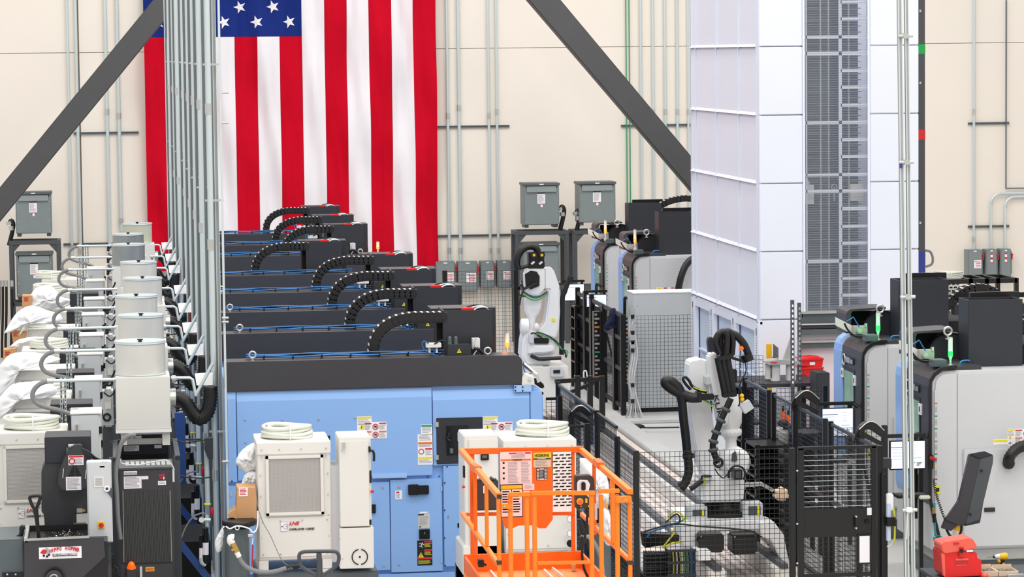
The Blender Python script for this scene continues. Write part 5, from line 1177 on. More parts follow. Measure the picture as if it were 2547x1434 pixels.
# ------------------------------------------------------------------ robot track
def ybar(name, label, cat, x0, x1, z0, z1, key, y0=31.9, y1=51, g=None): return solo(MB(key).box(x0, x1, y0, y1, z0, z1), name, label, cat, g, .008)
XA = P(1972, 1113, 29.3).x
t = thing('robot_track', 'long light grey floor track carrying both white robots', 'rail track', (6.8, 41, 0))
part(MB('concrete_plate').box(7.62, 7.92, 30.6, 51, 0, .14), 'outer_beam', t, bev=.01)
part(MB('tread_plate').box(5.75, 7.6, 31.0, 51, .0, .08), 'tread_plate', t)
for x in (6.42, 7.16): part(MB('off_white').box(x-.1, x+.1, 31.9, 51, .08, .26), 'rail_beam', t, bev=.012); part(MB('steel_frame').box(x-.045, x+.045, 31.88, 51, .26, .31), 'linear_rail', t, bev=.006); part(MB('black_matte').box(x+.1, x+.13, 31.9, 51, .08, .12), 'groove', t)
part(MB('concrete_plate').box(5.62, 5.9, 31.0, 51, .08, .2), 'inner_beam', t, bev=.01)
m = MB('black_steel')
for i in range(170): y = 29.8+i*.1; m.box(5.2, 5.6, y, y+.05, .06, .16)
part(m, 'chain_tray_slats', t, stuff=True)
for x in (5.18, 5.6): part(MB('dark_paint').box(x-.02, x+.02, 29.8, 47, 0, .26), 'tray_side', t)
for i in range(120):
    pass
m = MB('ink_grey')
for i in range(160):
    y = 31.2+i*.12
    for x in (6.6, 6.72, 6.84, 6.96, 7.3, 7.42): m.box(x, x+.05, y, y+.05, .081, .085)
part(m, 'tread_studs', t, stuff=True)
# ------------------------------------------------------------------ near robot
def poly(parent, l, Y, d, key, name, bev=.0, label=None): return part(MB(key).ppoly(l, Y, d), name, parent, label, bev=bev)
def tb(parent, l, Y, r, key, name, n=8, res=4, label=None): return part(MB(key).tube(pts(Y, l), r, n, res), name, parent, label)
RY = 32.9
R = thing('industrial_robot', 'near white robot arm with black hoses behind the front mesh fence', 'robot', P(1800, 1400, RY)); R.location.z = .3
part(MB('robot_white').box(P(1700, 1300, 32.5).x, P(1905, 1300, 32.5).x, 32.4, 33.5, .60, .73), 'carriage_plate', R, bev=.015)
for l in ([(1694, 1306), (1738, 1306), (1738, 1362), (1728, 1366), (1700, 1358), (1690, 1330)], [(1888, 1300), (1925, 1296), (1950, 1330), (1962, 1395), (1945, 1400), (1920, 1345), (1895, 1335)]): poly(R, l, 32.35, .4, 'robot_white', 'carriage_leg', .012)
for a in ((1738, 1328, 1802, 1374), (1822, 1330, 1884, 1378)):
    m = MB('black_steel').pbox(*a, 32.15, .3); part(m, 'drive_motor', R, bev=.02); m = MB('alu').pbox(a[0]+4, a[1]+3, a[0]+8, a[1]+6, 32.14, .01); part(m, 'motor_bolt', R)
m = MB('black_rubber'); m.torus(P(1746, 1340, 32.2), .05, .012, 'y', 14, 6); part(m, 'cable_ring', R)
m = MB('robot_white'); m.bar((P(1740, 1372, 32.2).x, 31.9, .42), (P(1740, 1372, 32.2).x, 33.6, .42), .1, .14); part(m, 'guide_shoe', R)
cb = P(1800, 1300, RY)
part(MB('black_steel').cyl((cb.x, RY, .73), (cb.x, RY, .79), .38, n=40), 'base_flange', R)
part(MB('black_steel').tube([(cb.x, RY, .79), (cb.x, RY, .84), (cb.x, RY, .93), (cb.x, RY, .99)], [.30, .235, .21, .24], 32), 'base_casting', R)
part(MB('robot_white').tube([(cb.x, RY, .985), (cb.x, RY, 1.0), (cb.x, RY, 1.2), (cb.x, RY, 1.24)], [.2, .235, .235, .2], 32), 'turret', R)
poly(R, [(1743, 1196), (1752, 1186), (1850, 1186), (1852, 1215), (1850, 1248), (1745, 1250)], RY-.3, .45, 'robot_white', 'turret_housing', .03)
poly(R, [(1850, 1203), (1898, 1200), (1926, 1216), (1922, 1224), (1895, 1208), (1850, 1211)], RY-.2, .1, 'alu', 'cable_support')
for a, k in (((1711, 1259, 1760, 1296), 'a'), ((1850, 1250, 1898, 1294), 'b')):
    part(MB('cabinet_grey').pbox(*a, RY-.45, .2), 'terminal_box', R, bev=.012)
    m = MB('steel_frame').pbox(a[0]+12, a[1]+8, a[2]-6, a[3]-14, RY-.456, .01); m.k = 'ink_yellow'; m.pbox(a[2]-14, a[1]+8, a[2]-9, a[3]-14, RY-.46, .01); part(m, 'socket_panel', R)
poly(R, [(1715, 905), (1722, 896), (1740, 894), (1744, 890), (1748, 896), (1766, 898), (1772, 910), (1764, 960), (1767, 1000), (1776, 1060), (1788, 1120), (1792, 1185), (1778, 1196), (1752, 1190), (1738, 1150), (1724, 1080), (1712, 1010), (1711, 960)], RY-.12, .3, 'robot_white', 'lower_arm', .045)
poly(R, [(1763, 884), (1775, 876), (1786, 880), (1800, 940), (1816, 1020), (1810, 1055), (1790, 1062), (1781, 1010), (1768, 940)], RY-.34, .2, 'robot_white', 'upper_arm_plate', .015)
poly(R, [(1756, 936), (1775, 936), (1775, 956), (1757, 958)], RY-.3, .2, 'cabinet_grey', 'elbow_block', .008)
text('KUKA', R, 1774, 984, RY-.35, .056, 'ink_black', 0, .01, .34, roll=math.radians(79))
part(MB('robot_white').tube(pts(RY-.2, [(1820, 980), (1818, 1010), (1817, 1050), (1817, 1066)]), [.085, .125, .125, .095], 24), 'forearm', R)
part(MB('robot_white').tube(pts(RY-.2, [(1817, 1064), (1817, 1068), (1817, 1080), (1817, 1084)]), [.1, .125, .125, .09], 24), 'forearm_flange', R)
part(MB('robot_white').tube(pts(RY-.2, [(1817, 1082), (1818, 1095), (1820, 1125)]), [.09, .062, .07], 20), 'wrist_tube', R)
m = MB('alu')
for i in range(10): a = PI*i/9; p = P(1817, 1074, RY-.2); m.ball((p.x+.122*math.cos(a), RY-.2-.122*math.sin(a), p.z), .008, 6, 4)
part(m, 'flange_bolts', R, stuff=True)
p = P(1826, 1146, RY-.2); part(MB('robot_white').tube([p+Vector((0, .16, 0)), p+Vector((0, .13, 0)), p-Vector((0, .1, 0)), p-Vector((0, .14, 0))], [.12, .165, .165, .12], 32), 'wrist_housing', R)
poly(R, [(1822, 1127), (1830, 1122), (1834, 1136), (1833, 1146), (1820, 1146)], RY-.36, .03, 'steel_frame', 'wrist_cover')
m = MB('black_steel').pbox(1826, 1168, 1847, 1192, RY-.5, .16); m.k = 'steel_frame'; m.pbox(1829, 1171, 1844, 1189, RY-.51, .02); part(m, 'tool_changer', R, bev=.004)
tb(R, [(1812, 1188), (1814, 1170), (1828, 1158), (1846, 1162), (1853, 1176), (1850, 1192)], RY-.45, .012, 'black_rubber', 'tool_cable')
tb(R, [(1778, 1165), (1788, 1180), (1800, 1188), (1812, 1176), (1826, 1164)], RY-.45, .007, 'black_rubber', 'tool_cable')
for dx in (-12, 0, 12): part(MB('black_rubber').cyl(P(1797+dx, 888+abs(dx)*.1, RY-.5), P(1815+dx*.85, 985, RY-.5), .038, n=14), 'hose_guide_tube', R)
for a, b in (((1783, 890), (1822, 884)), ((1797, 982), (1830, 976))): m = MB('black_steel').bar(P(*a, RY-.5), P(*b, RY-.5), .14, .05); part(m, 'guide_clamp', R, bev=.006)
for k, l in enumerate(([(1790, 880), (1780, 852), (1786, 832), (1800, 824), (1808, 840), (1806, 884)], [(1800, 882), (1792, 850), (1798, 828), (1814, 824), (1822, 845), (1820, 882)])): tb(R, l, RY-.5+k*.08, .036, 'black_rubber', 'hose_loop', 12, 5)
tb(R, [(1804, 826), (1828, 832), (1848, 852), (1858, 872), (1862, 886)], RY-.4, .042, 'black_rubber', 'hose_arc', 12, 5)
m = MB('black_steel').cyl(P(1855, 880, RY-.4), P(1861, 897, RY-.4), .068, n=20); part(m, 'hose_collar', R); m = MB('black_steel').bar(P(1822, 890, RY-.42), P(1850, 898, RY-.42), .04, .03); part(m, 'collar_bracket', R)
part(MB('orange_lamp').cyl(P(1842, 862, RY-.45), P(1845, 869, RY-.45), .026, n=10), 'orange_marker', R)  # glow put into the marker's material, no lamp here
poly(R, [(1761, 846), (1766, 838), (1776, 840), (1782, 862), (1780, 882), (1765, 884)], RY-.2, .12, 'dark_paint', 'rear_cover', .01)
hq = pts(RY-.6, [(1818, 990), (1808, 1012), (1796, 1038), (1784, 1068), (1776, 1092), (1773, 1112), (1780, 1136), (1788, 1148)])
part(MB('black_rubber').tube(hq, .036, 12, 4), 'process_hose', R); cc = catmull(hq, 4)
for i in (5, 9, 13, 17, 21): d = (cc[min(i+1, len(cc)-1)]-cc[i-1]).normalized()*.022; part(MB('steel_frame').tube([cc[i]-d, cc[i]-d*.6, cc[i]+d*.6, cc[i]+d], [.036, .056, .056, .036], 14), 'protector_ring', R)
m = MB('black_steel').torus(P(1787, 1150, RY-.62), .045, .016, 'y', 18, 8); part(m, 'hose_end', R)
part(MB('black_rubber').tube(pts(RY-.35, [(1738, 988), (1716, 988), (1692, 978), (1668, 964), (1655, 952), (1660, 945), (1674, 952), (1690, 970), (1696, 998), (1700, 1040), (1705, 1080), (1710, 1130), (1713, 1170), (1706, 1196), (1697, 1210)]), [.058]*8+[.05]*7, 12, 4), 'main_supply_hose', R)
m = MB('black_steel').pbox(1735, 975, 1746, 1000, RY-.42, .16); m.pbox(1746, 980, 1776, 994, RY-.38, .1); part(m, 'hose_bracket', R, bev=.005)
part(MB('black_rubber').cyl(P(1712, 1127, RY-.35), P(1713, 1138, RY-.35), .066, n=18), 'hose_clamp', R)
tb(R, [(1718, 968), (1706, 955), (1699, 942), (1704, 937), (1714, 946), (1722, 960), (1740, 970), (1758, 974)], RY-.3, .016, 'black_rubber', 'cable_loop', 8)
tb(R, [(1724, 962), (1740, 969), (1757, 972)], RY-.33, .007, 'yellow_cable', 'yellow_wire', 6); tb(R, [(1746, 992), (1758, 1000), (1774, 1012)], RY-.33, .007, 'yellow_cable', 'yellow_wire', 6); tb(R, [(1746, 990), (1758, 997), (1776, 1006)], RY-.33, .007, 'teal_hose', 'teal_wire', 6)
poly(R, [(1686, 1206), (1692, 1198), (1714, 1206), (1700, 1224)], RY-.35, .1, 'black_steel', 'hose_shoe', .008)
m = MB('black_rubber'); m.tube(pts(RY-.3, [(1716, 1216), (1726, 1210), (1738, 1200), (1748, 1192), (1750, 1182)]), .03, 8, 3); m.k = 'yellow_cable'; m.tube(pts(RY-.34, [(1750, 1185), (1752, 1195), (1750, 1208)]), .008, 6, 3); part(m, 'cable_elbow', R)
m = MB('cabinet_grey').cyl(P(1757, 1184, RY-.3), P(1757, 1194, RY-.3), .055, n=16); m.k = 'black_steel'; m.torus(P(1757, 1183, RY-.3), .055, .008, 'z', 18, 6); part(m, 'balance_cap', R)
part(MB('cabinet_grey').bar(P(1845, 1018, RY-.5), P(1868, 1003, RY-.5), .09, .11), 'valve_island', R, bev=.006)
m = MB('yellow_paint'); m.ball(P(1845, 984, RY-.55), .026, 8, 6); m.ball(P(1846, 993, RY-.55), .026, 8, 6); part(m, 'yellow_plug', R, stuff=True)
tb(R, [(1854, 900), (1855, 925), (1842, 950), (1838, 975), (1840, 1000), (1836, 1010)], RY-.5, .008, 'black_rubber', 'signal_cable', 6)
part(MB('black_steel').pbox(1822, 918, 1834, 952, RY+.1, .1), 'rear_motor', R, bev=.01)
part(MB('black_steel').pbox(1758, 995, 1772, 1080, RY+.2, .1), 'rear_tube', R, bev=.01)
# cables and chain at the carriage
for i, (k, l) in enumerate((('yellow_cable', [(1665, 1300), (1665, 1280), (1680, 1271), (1695, 1278), (1700, 1292), (1710, 1284)]), ('black_rubber', [(1655, 1300), (1672, 1284), (1684, 1278), (1692, 1290), (1684, 1304)]), ('green_cable', [(1668, 1302), (1690, 1298), (1706, 1286)]),
                            ('blue_cable', [(1610, 1335), (1620, 1322), (1650, 1312), (1672, 1304), (1690, 1296)]), ('yellow_cable', [(1648, 1362), (1660, 1346), (1676, 1326), (1680, 1312)]), ('yellow_cable', [(1650, 1362), (1672, 1350), (1698, 1346)]), ('black_rubber', [(1600, 1322), (1640, 1310), (1680, 1302), (1740, 1308), (1800, 1312), (1860, 1318), (1886, 1328)]))):
    solo(MB(k).tube(pts(32.1, l), .010, 6, 4), 'robot_cable', k.replace('_cable', '').replace('_rubber', '')+' cable at the left of the near robot carriage, '+('looped highest', 'in a dark loop', 'running straight to the carriage', 'coiling at the far left', 'slanting steeply down', 'slanting gently down', 'crossing the whole carriage')[i], 'cable', 'loose cables at the near robot')
t = thing('cable_carrier', 'black cable carrier full of coloured cables below the near robot', 'cable carrier', P(1690, 1500, 31.4)); t.location.z = 0
part(MB('black_steel').ppoly([(1600, 1326), (1690, 1330), (1690, 1350), (1604, 1362)], 32.2, .2), 'carrier_tray', t, bev=.006)
part(MB('black_steel').pbox(1662, 1368, 1666, 1500, 31.4, .2), 'carrier_side', t); part(MB('black_steel').pbox(1726, 1368, 1730, 1500, 31.4, .2), 'carrier_side', t)
for y in (1366, 1396, 1426): part(MB('dark_paint').pbox(1660, y, 1732, y+6, 31.38, .03), 'carrier_link', t)
for i in range(13):
    k = ('black_rubber', 'yellow_cable', 'black_rubber', 'cable_white', 'black_rubber', 'yellow_cable', 'cable_white', 'green_cable', 'black_rubber', 'green_cable', 'black_rubber', 'blue_cable', 'blue_cable')[i]; x = 1669+i*4.4
    part(MB(k).tube(pts(31.45, [(x, 1370), (x+2, 1400), (x+1, 1440), (x, 1480)]), .009, 6, 3), 'carried_cable', t)
m = MB('dark_paint')
for i in range(16): m.pbox(1604+i*6, 1372, 1608+i*6, 1440, 31.7, .1)
for i in range(8): m.pbox(1600, 1376+i*9, 1700, 1379+i*9, 31.66, .04)
part(m, 'chain_links_rear', t, stuff=True)
# ------------------------------------------------------------------ far robot
FY = 47.0; F = thing('industrial_robot', 'far white robot arm in front of the grey transformers', 'robot', P(1345, 950, FY)); F.location.z = .3
def z3(l): return [(1260+a/3.984, 600+b/3.984) for a, b in l]
def fp(l, dy, d, key, name, bev=.02): return poly(F, z3(l), FY+dy, d, key, name, bev)
fp([(375, 275), (405, 268), (430, 250), (465, 270), (525, 440), (532, 700), (520, 860), (490, 965), (380, 930), (300, 900), (310, 872), (360, 840), (385, 790), (405, 640), (425, 480), (375, 475)], -.1, .3, 'robot_white', 'lower_arm', .03)
fp([(215, 262), (375, 275), (378, 480), (320, 540), (240, 540), (190, 450), (185, 330)], -.15, .3, 'robot_white', 'wrist_block')
fp([(183, 325), (240, 290), (300, 300), (328, 345), (325, 440), (240, 475), (190, 440)], -.18, .03, 'black_steel', 'wrist_cavity', 0)
fp([(188, 540), (352, 540), (346, 640), (322, 715), (288, 752), (275, 900), (222, 900), (220, 752), (192, 700)], -.05, .22, 'robot_white', 'forearm')
fp([(180, 905), (210, 880), (260, 880), (430, 950), (500, 1000), (495, 1110), (430, 1140), (440, 1230), (200, 1232), (150, 1150), (160, 1000)], -.2, .5, 'robot_white', 'turret', .03)
fp([(215, 1010), (290, 1030), (470, 1030), (470, 1090), (370, 1110), (300, 1110), (215, 1120)], -.3, .12, 'robot_white', 'shoulder_rib')
p = P(*z3([(175, 845)])[0], FY-.1); part(MB('robot_white').tube([p+Vector((-.06, 0, 0)), p+Vector((-.04, 0, 0)), p+Vector((.06, 0, 0))], [.1, .13, .13], 20), 'shoulder_motor', F)
p = P(*z3([(298, 850)])[0], FY-.15); part(MB('robot_white').ball(p, (.045, .05, .07), 12, 8), 'joint_cap', F)
fp([(218, 108), (378, 112), (378, 265), (218, 270)], -.15, .2, 'black_steel', 'camera_box', .01)
for a in (265, 343):
    p = P(*z3([(a, 132)])[0], FY-.16); m = MB('black_rubber').cyl(p, p-Vector((0, .08, 0)), .052, n=16); m.k = 'yellow_paint'; m.cyl(p-Vector((0, .08, 0)), p-Vector((0, .085, 0)), .022, n=12); part(m, 'camera_lens', F)
    q = z3([(a-20, 225), (a+10, 200)]); m = MB('cable_white').bar(P(*q[0], FY-.2), P(*q[1], FY-.2), .03, .03); part(m, 'plug', F)
def ft(l, dy, r, key, name): return tb(F, z3(l), FY+dy, r, key, name, 10, 4)
ft([(118, 278), (100, 220), (115, 140), (165, 75), (235, 48), (295, 70), (318, 130)], -.1, .055, 'black_rubber', 'hose_arc')
ft([(110, 270), (140, 265), (215, 240)], -.1, .03, 'black_steel', 'hose_bracket')
ft([(640, 350), (610, 400), (575, 500), (555, 560), (548, 800), (545, 1120)], -.05, .04, 'black_rubber', 'supply_hose')
ft([(640, 345), (630, 375)], -.06, .055, 'black_rubber', 'hose_end')
for i, k in enumerate(('black_rubber', 'blue_cable', 'teal_hose', 'yellow_cable', 'green_cable')):
    ft([(290, 905+i*3), (340, 908+i*4), (400, 932+i*4), (470, 972+i*3), (540, 1040+i*5), (575+i*7, 1090), (590, 1150)], -.25, .012, k, 'arm_cable')
    ft([(150, 490+i*6), (200, 520+i*8), (260, 550+i*7), (330, 545+i*6), (400, 500+i*4)], -.22, .012, k, 'arm_cable')
for k, l in enumerate(([(130, 630), (140, 560), (170, 480), (200, 440)], [(150, 440), (180, 470), (240, 440), (300, 410)], [(120, 520), (150, 540), (190, 545)], [(240, 915), (270, 905), (310, 930), (350, 950)])): ft(l, -.24, .012, 'black_rubber', 'tool_cable')
fp([(225, 925), (270, 930), (270, 1010), (225, 1005)], -.35, .1, 'cabinet_grey', 'valve_box', .005)
fp([(275, 955), (420, 960), (420, 1012), (275, 1012)], -.25, .1, 'black_steel', 'servo_motor', .01)
ft([(240, 1130), (280, 1150), (330, 1165), (430, 1160), (540, 1155)], -.3, .03, 'black_rubber', 'base_hose')
fp([(450, 760), (480, 765), (478, 790), (450, 788)], -.12, .02, 'ink_yellow', 'caution_label', 0)
fp([(360, 1235), (430, 1235), (430, 1345), (360, 1345)], -.35, .1, 'dark_paint', 'button_panel', .004)
m = MB('zinc')
for i in range(3):
    for j in range(2): p = P(*z3([(378+j*28, 1250+i*30)])[0], FY-.36); m.cyl(p, p-Vector((0, .02, 0)), .018, n=12)
part(m, 'round_socket', F, stuff=True)
fp([(440, 1245), (545, 1240), (550, 1262), (572, 1265), (575, 1345), (440, 1345)], -.5, .15, 'cabinet_grey', 'teach_box', .012); fp([(465, 1275), (530, 1272), (530, 1305), (465, 1305)], -.52, .02, 'black_steel', 'teach_window', 0)
part(MB('off_white').box(P(1300, 940, FY).x, P(1405, 940, FY).x, FY-.4, FY+.6, .3, P(1340, 905, FY).z), 'carriage', F, bev=.01)
# ------------------------------------------------------------------ fences
X2 = P(2190, 1105, 29.3).x; X1 = P(1582, 1120, 29.3).x; H = 1.78
hA = P(1582, 1120, 29.3).z; hG = P(2190, 1108, 29.3).z
fence('mesh_fence', 'black mesh fence panel in front of the near robot', (X1, 29.3), (P(1972, 1113, 29.3).x, 29.3), hA, postB=False)
def pyl(px, py, X): q = PX(px, py, X); return q.y, q.z
ya = [29.3]+[pyl(p, y, X1)[0] for p, y in ((1535, 1085), (1485, 1040), (1388, 955))]
hs = [hA, hA, hA+.12, hA+.12]; wh = ['nearest the orange lift', 'second beside the lift', 'beside the nearest blue lathe']
for i in range(3): fence('mesh_fence', 'black mesh side fence %s' % wh[i], (X1, ya[i]), (X1, ya[i+1]), hs[i+1], postA=False, frame=i > 0)
for i, (pa, pb, pt, Yk) in enumerate(((1352, 1461, 1055, ya[2]-.2), (1350, 1392, 985, ya[3]-.3))):
    a = P(pa, pt, Yk); b = P(pb, pt, Yk); fence('mesh_fence', 'short black mesh cross fence behind the blue lathe, %s' % ('lower', 'upper')[i], (a.x, Yk), (b.x, Yk), a.z, postA=False, frame=True)
# service gate
Y = 29.3; t = thing('safety_gate', 'black steel gate with mesh, solid middle plate and grab handle', 'gate', P(2085, 1500, Y)); t.location.z = 0
def gb(a, b, c, d, nm, key='black_steel', dy=0, dp=.05, bev=.003): return part(MB(key).pbox(a, b, c, d, Y+dy, dp), nm, t, bev=bev)
zt_ = P(1990, 1114, Y).z
for a, b in ((1965, 1979), (1986, 2000), (2168, 2180), (2183, 2197)):
    x0, x1, _, _ = rect(a, 1200, b, 1210, Y); part(MB('black_steel').box(x0, x1, Y, Y+.06, 0, zt_), 'post', t, bev=.004)
gb(1986, 1109, 2180, 1117, 'top_rail'); gb(2000, 1264, 2168, 1334, 'solid_plate', 'black_steel', .01, .02); gb(2000, 1425, 2168, 1434, 'bottom_rail')
x0, x1, z0, z1 = rect(2000, 1117, 2168, 1264, Y); part(wires((x0, Y+.03), (x1, Y+.03), z0, z1, .1, .05, .006, 'black_steel'), 'wire_mesh', t, stuff=True)
m = MB('zinc')
for i in range(11): z = z0+.02+i*.052; m.box(x0, x1, Y+.022, Y+.026, z, z+.0035)
part(m, 'bright_wires', t, stuff=True)
x0, x1, z0, z1 = rect(2000, 1334, 2168, 1425, Y); part(wires((x0, Y+.03), (x1, Y+.03), z0-.5, z1, .05, .05), 'wire_mesh', t, stuff=True)
m = MB('black_steel').pbox(2128, 1284, 2132, 1314, Y-.04, .02); m.k = 'alu'
for y in (1284, 1313): p = P(2130, y, Y-.045); m.cyl(p, p+Vector((0, .05, 0)), .01, n=8)
part(m, 'grab_handle', t); gb(2153, 1293, 2164, 1301, 'latch', 'black_matte', -.02, .03); gb(2157, 1262, 2168, 1280, 'white_tag', 'paper', -.003, .01, 0)
gb(2133, 1328, 2168, 1402, 'document_frame', 'black_steel', -.01, .02); gb(2138, 1332, 2163, 1398, 'document_sheet', 'paper', -.014, .01, 0)
m = MB('alu')
for x in (1984, 1982):
    for y in (1170, 1302, 1400): p = P(x, y, Y-.01); m.ball(p, .01, 6, 4)
part(m, 'hinge_bolts', t, stuff=True)
for y in (1128, 1300): gb(1952, y, 1966, y+8, 'mesh_clip', 'black_steel', -.01, .03)
# right side fence line
yb = [29.36]+[pyl(p, y, X2)[0] for p, y in ((2066, 1047), (1924, 972), (1852, 930))]
for i, n in enumerate(('beside the gate', 'behind the gate', 'beside the black bench')):
    fence('mesh_fence', 'black framed mesh fence in depth, '+n, (X2, yb[i]+(.08 if i == 0 else .25)), (X2, yb[i+1]), P(2066, 1047, yb[1]).z, frame=True)
for i, (py, a, b, c) in enumerate(((905, 1822, 1905, 'behind the near robot'), (1060, 2075, 2200, 'behind the gate arch'), (962, 1925, 2052, 'below the black bench'))):
    Yk = (37.0, 31.6, 36.5)[i]; p = P(a, py, Yk); q = P(b, py, Yk); fence('mesh_fence', 'thin black mesh panel '+c, (p.x, Yk), (q.x, Yk), p.z+(.12 if i == 0 else 0), postA=False, postB=i > 0)
def arch(px, py, Y, s, lab):
    t = thing('gate_closer', lab, 'gate closer', P(px, py, Y), 'curved black gate arms')
    g = [(-34, 8), (-28, -8), (-12, -20), (6, -20), (24, -8), (32, 2), (32, 14), (24, 16), (4, 2), (-10, -4), (-22, 6), (-26, 20)]
    poly(t, [(px+a*s, py+b*s) for a, b in g], Y, .12, 'black_steel', 'curved_housing', .012)
    m = MB('alu').tube(pts(Y-.01, [(px-30*s, py-2*s), (px-10*s, py-19*s), (px+8*s, py-19*s), (px+30*s, py)]), .006, 6, 3); part(m, 'edge_trim', t)
    part(MB('black_steel').bar(P(px-22*s, py+8*s, Y+.05), P(px+26*s, py+34*s, Y+.05), .05, .05), 'cross_arm', t)
    q = P(px-30*s, py+4*s, Y+.05); part(MB('black_steel').box(q.x-.03, q.x+.03, Y+.03, Y+.09, 0, q.z), 'post', t)
    part(MB('black_rubber').tube(pts(Y, [(px-32*s, py+40*s), (px-38*s, py+14*s), (px-30*s, py-4*s)]), .01, 6, 3), 'cable', t)
arch(2008, 992, 33.0, 1, 'curved black gate arm in front of the second grey lathe'); arch(2168, 1070, 30.2, 1.05, 'curved black gate arm above the gate latch post'); arch(1445, 1025, ya[2]+.3, .8, 'curved black gate arm beside the nearest blue lathe'); arch(1330, 955, 34.0, .75, 'curved black gate arm behind the blue lathe shoulder')
t = thing('gate_controller', 'white and pale blue interlock box with black strap on the gate post', 'controller', P(2215, 1345, 29.2))
Y = 29.2
part(MB('pure_white').pbox(2207, 1228, 2223, 1270, Y, .08), 'white_housing', t, bev=.01); part(MB('tower_shade').pbox(2207, 1252, 2216, 1345, Y-.02, .06), 'pale_strip', t, bev=.004)
part(MB('black_steel').pbox(2207, 1286, 2228, 1308, Y-.04, .08), 'strap', t); m = MB('yellow_cable'); m.tube(pts(Y, [(2222, 1262), (2225, 1290), (2225, 1340), (2220, 1345)]), .01, 6, 3); part(m, 'yellow_lead', t)
part(MB('black_steel').box(P(2196, 1300, Y).x, P(2206, 1300, Y).x, Y+.05, Y+.12, 0, P(2200, 1180, Y).z), 'mounting_post', t); m = MB('cable_white'); m.tube(pts(Y, [(2220, 1345), (2214, 1356), (2206, 1358)]), .006, 6, 3); part(m, 'white_lead', t)
part(MB('dark_paint').pbox(2195, 1140, 2218, 1164, Y+.1, .1), 'upper_box', t, bev=.005)
# mid fence / frame doors by the far lathes
X3 = P(1551, 783, 47.6).x; yy = [pyl(p, y, X3)[0] for p, y in ((1551, 783), (1530, 776), (1502, 757), (1473, 746), (1457, 737), (1436, 712))]
h3 = P(1551, 783, 47.6).z
for i, n in enumerate(('nearest the tall cabinet', 'second from the cabinet', 'third from the cabinet', 'fourth from the cabinet', 'farthest, beside the far robot')):
    y0, y1 = yy[i], yy[i+1]; t = thing('frame_door', 'tall black framed cell door, '+n, 'door', (X3, (y0+y1)/2, 0), 'black framed cell doors beside the far robot')
    for y in (y0+.04, y1-.06): part(MB('black_steel').box(X3-.04, X3+.04, y, y+.07, 0, h3+.08*(i > 2)), 'post', t, bev=.004)
    for z in (.15, .75, 1.25, h3-.05): part(MB('dark_paint').box(X3-.02, X3+.02, y0+.1, y1-.06, z, z+.06), 'rail', t)
    if i % 2 == 0: part(MB('black_matte').box(X3+.02, X3+.03, y0+.1, y1-.06, .2, h3-.1), 'dark_panel', t)
    else: part(wires((X3+.02, y0+.1), (X3+.02, y1-.1), .2, h3, .05, .05), 'wire_mesh', t, stuff=True)
Yk = 49.6
for i, (a, b, c, d, n) in enumerate(((1478, 775, 1494, 935, 'beside the green lamp'), (1556, 790, 1566, 900, 'near the tall cabinet'))):
    x0, x1, z0, z1 = rect(a, b, c, d, Yk); t = thing('io_rack', 'narrow black rack of modules '+n, 'rack', ((x0+x1)/2, Yk, 0), 'module racks'); part(MB('black_steel').box(x0, x1, Yk, Yk+.2, 0, z1), 'cabinet', t)
    m = MB('cable_white')
    for k in range(16): m.k = ('alu_matte', 'ink_green', 'slate', 'ink_orange')[k % 4] if k % 3 == 0 else 'alu_matte'; z = z1-.06-k*.07; m.box(x0+.01, x0+.05+.04*(k % 2), Yk-.01, Yk, z, z+.03)
    part(m, 'modules', t, stuff=True)
m = MB('navy_cloth'); 
sheet([(1518, 768), (1530, 766), (1534, 780), (1544, 792), (1546, 850), (1540, 868), (1534, 862), (1530, 800), (1520, 812), (1512, 822), (1502, 812), (1512, 790)], 48.4, 0, 'dark navy jacket hung over the black cell door', .07, .01, 9, None, 'hanging_jacket', 'navy_cloth')
# black trestle bar left of the cell doors
t = thing('barrier_frame', 'low black barrier frame on the floor near the far robot', 'barrier', P(1440, 1000, 43.5)); t.location.z = 0
Y = 44.0
part(MB('black_steel').bar(P(1380, 948, Y), P(1502, 941, Y), .06), 'top_bar', t); part(MB('black_steel').bar(P(1418, 975, Y), P(1480, 950, Y), .05), 'brace_bar', t)
for px in (1436, 1467, 1497): part(MB('black_steel').box(P(px, 940, Y).x-.04, P(px, 940, Y).x+.04, Y-.04, Y+.04, 0 if px != 1436 else 0, P(px, 934, Y).z), 'post', t)
m = MB('cable_white'); m.tube(pts(Y-.1, [(1452, 938), (1452, 924), (1458, 922), (1460, 936)]), .012, 6, 4); part(m, 'white_loop', t)
sheet([(1402, 955), (1414, 952), (1420, 965), (1424, 985), (1416, 992), (1400, 985), (1396, 965)], 49.6, 0, 'crumpled white bag beside the robot track', .08, .01, 11, None, 'crumpled_bag')
# mesh near back wall
fence('mesh_fence', 'black mesh fence near the back wall below the wall switches', (P(1106, 700, 57.5).x, 57.5), (P(1283, 700, 57.5).x, 57.5), P(1180, 671, 57.5).z, pitch=.07, pw=.09)
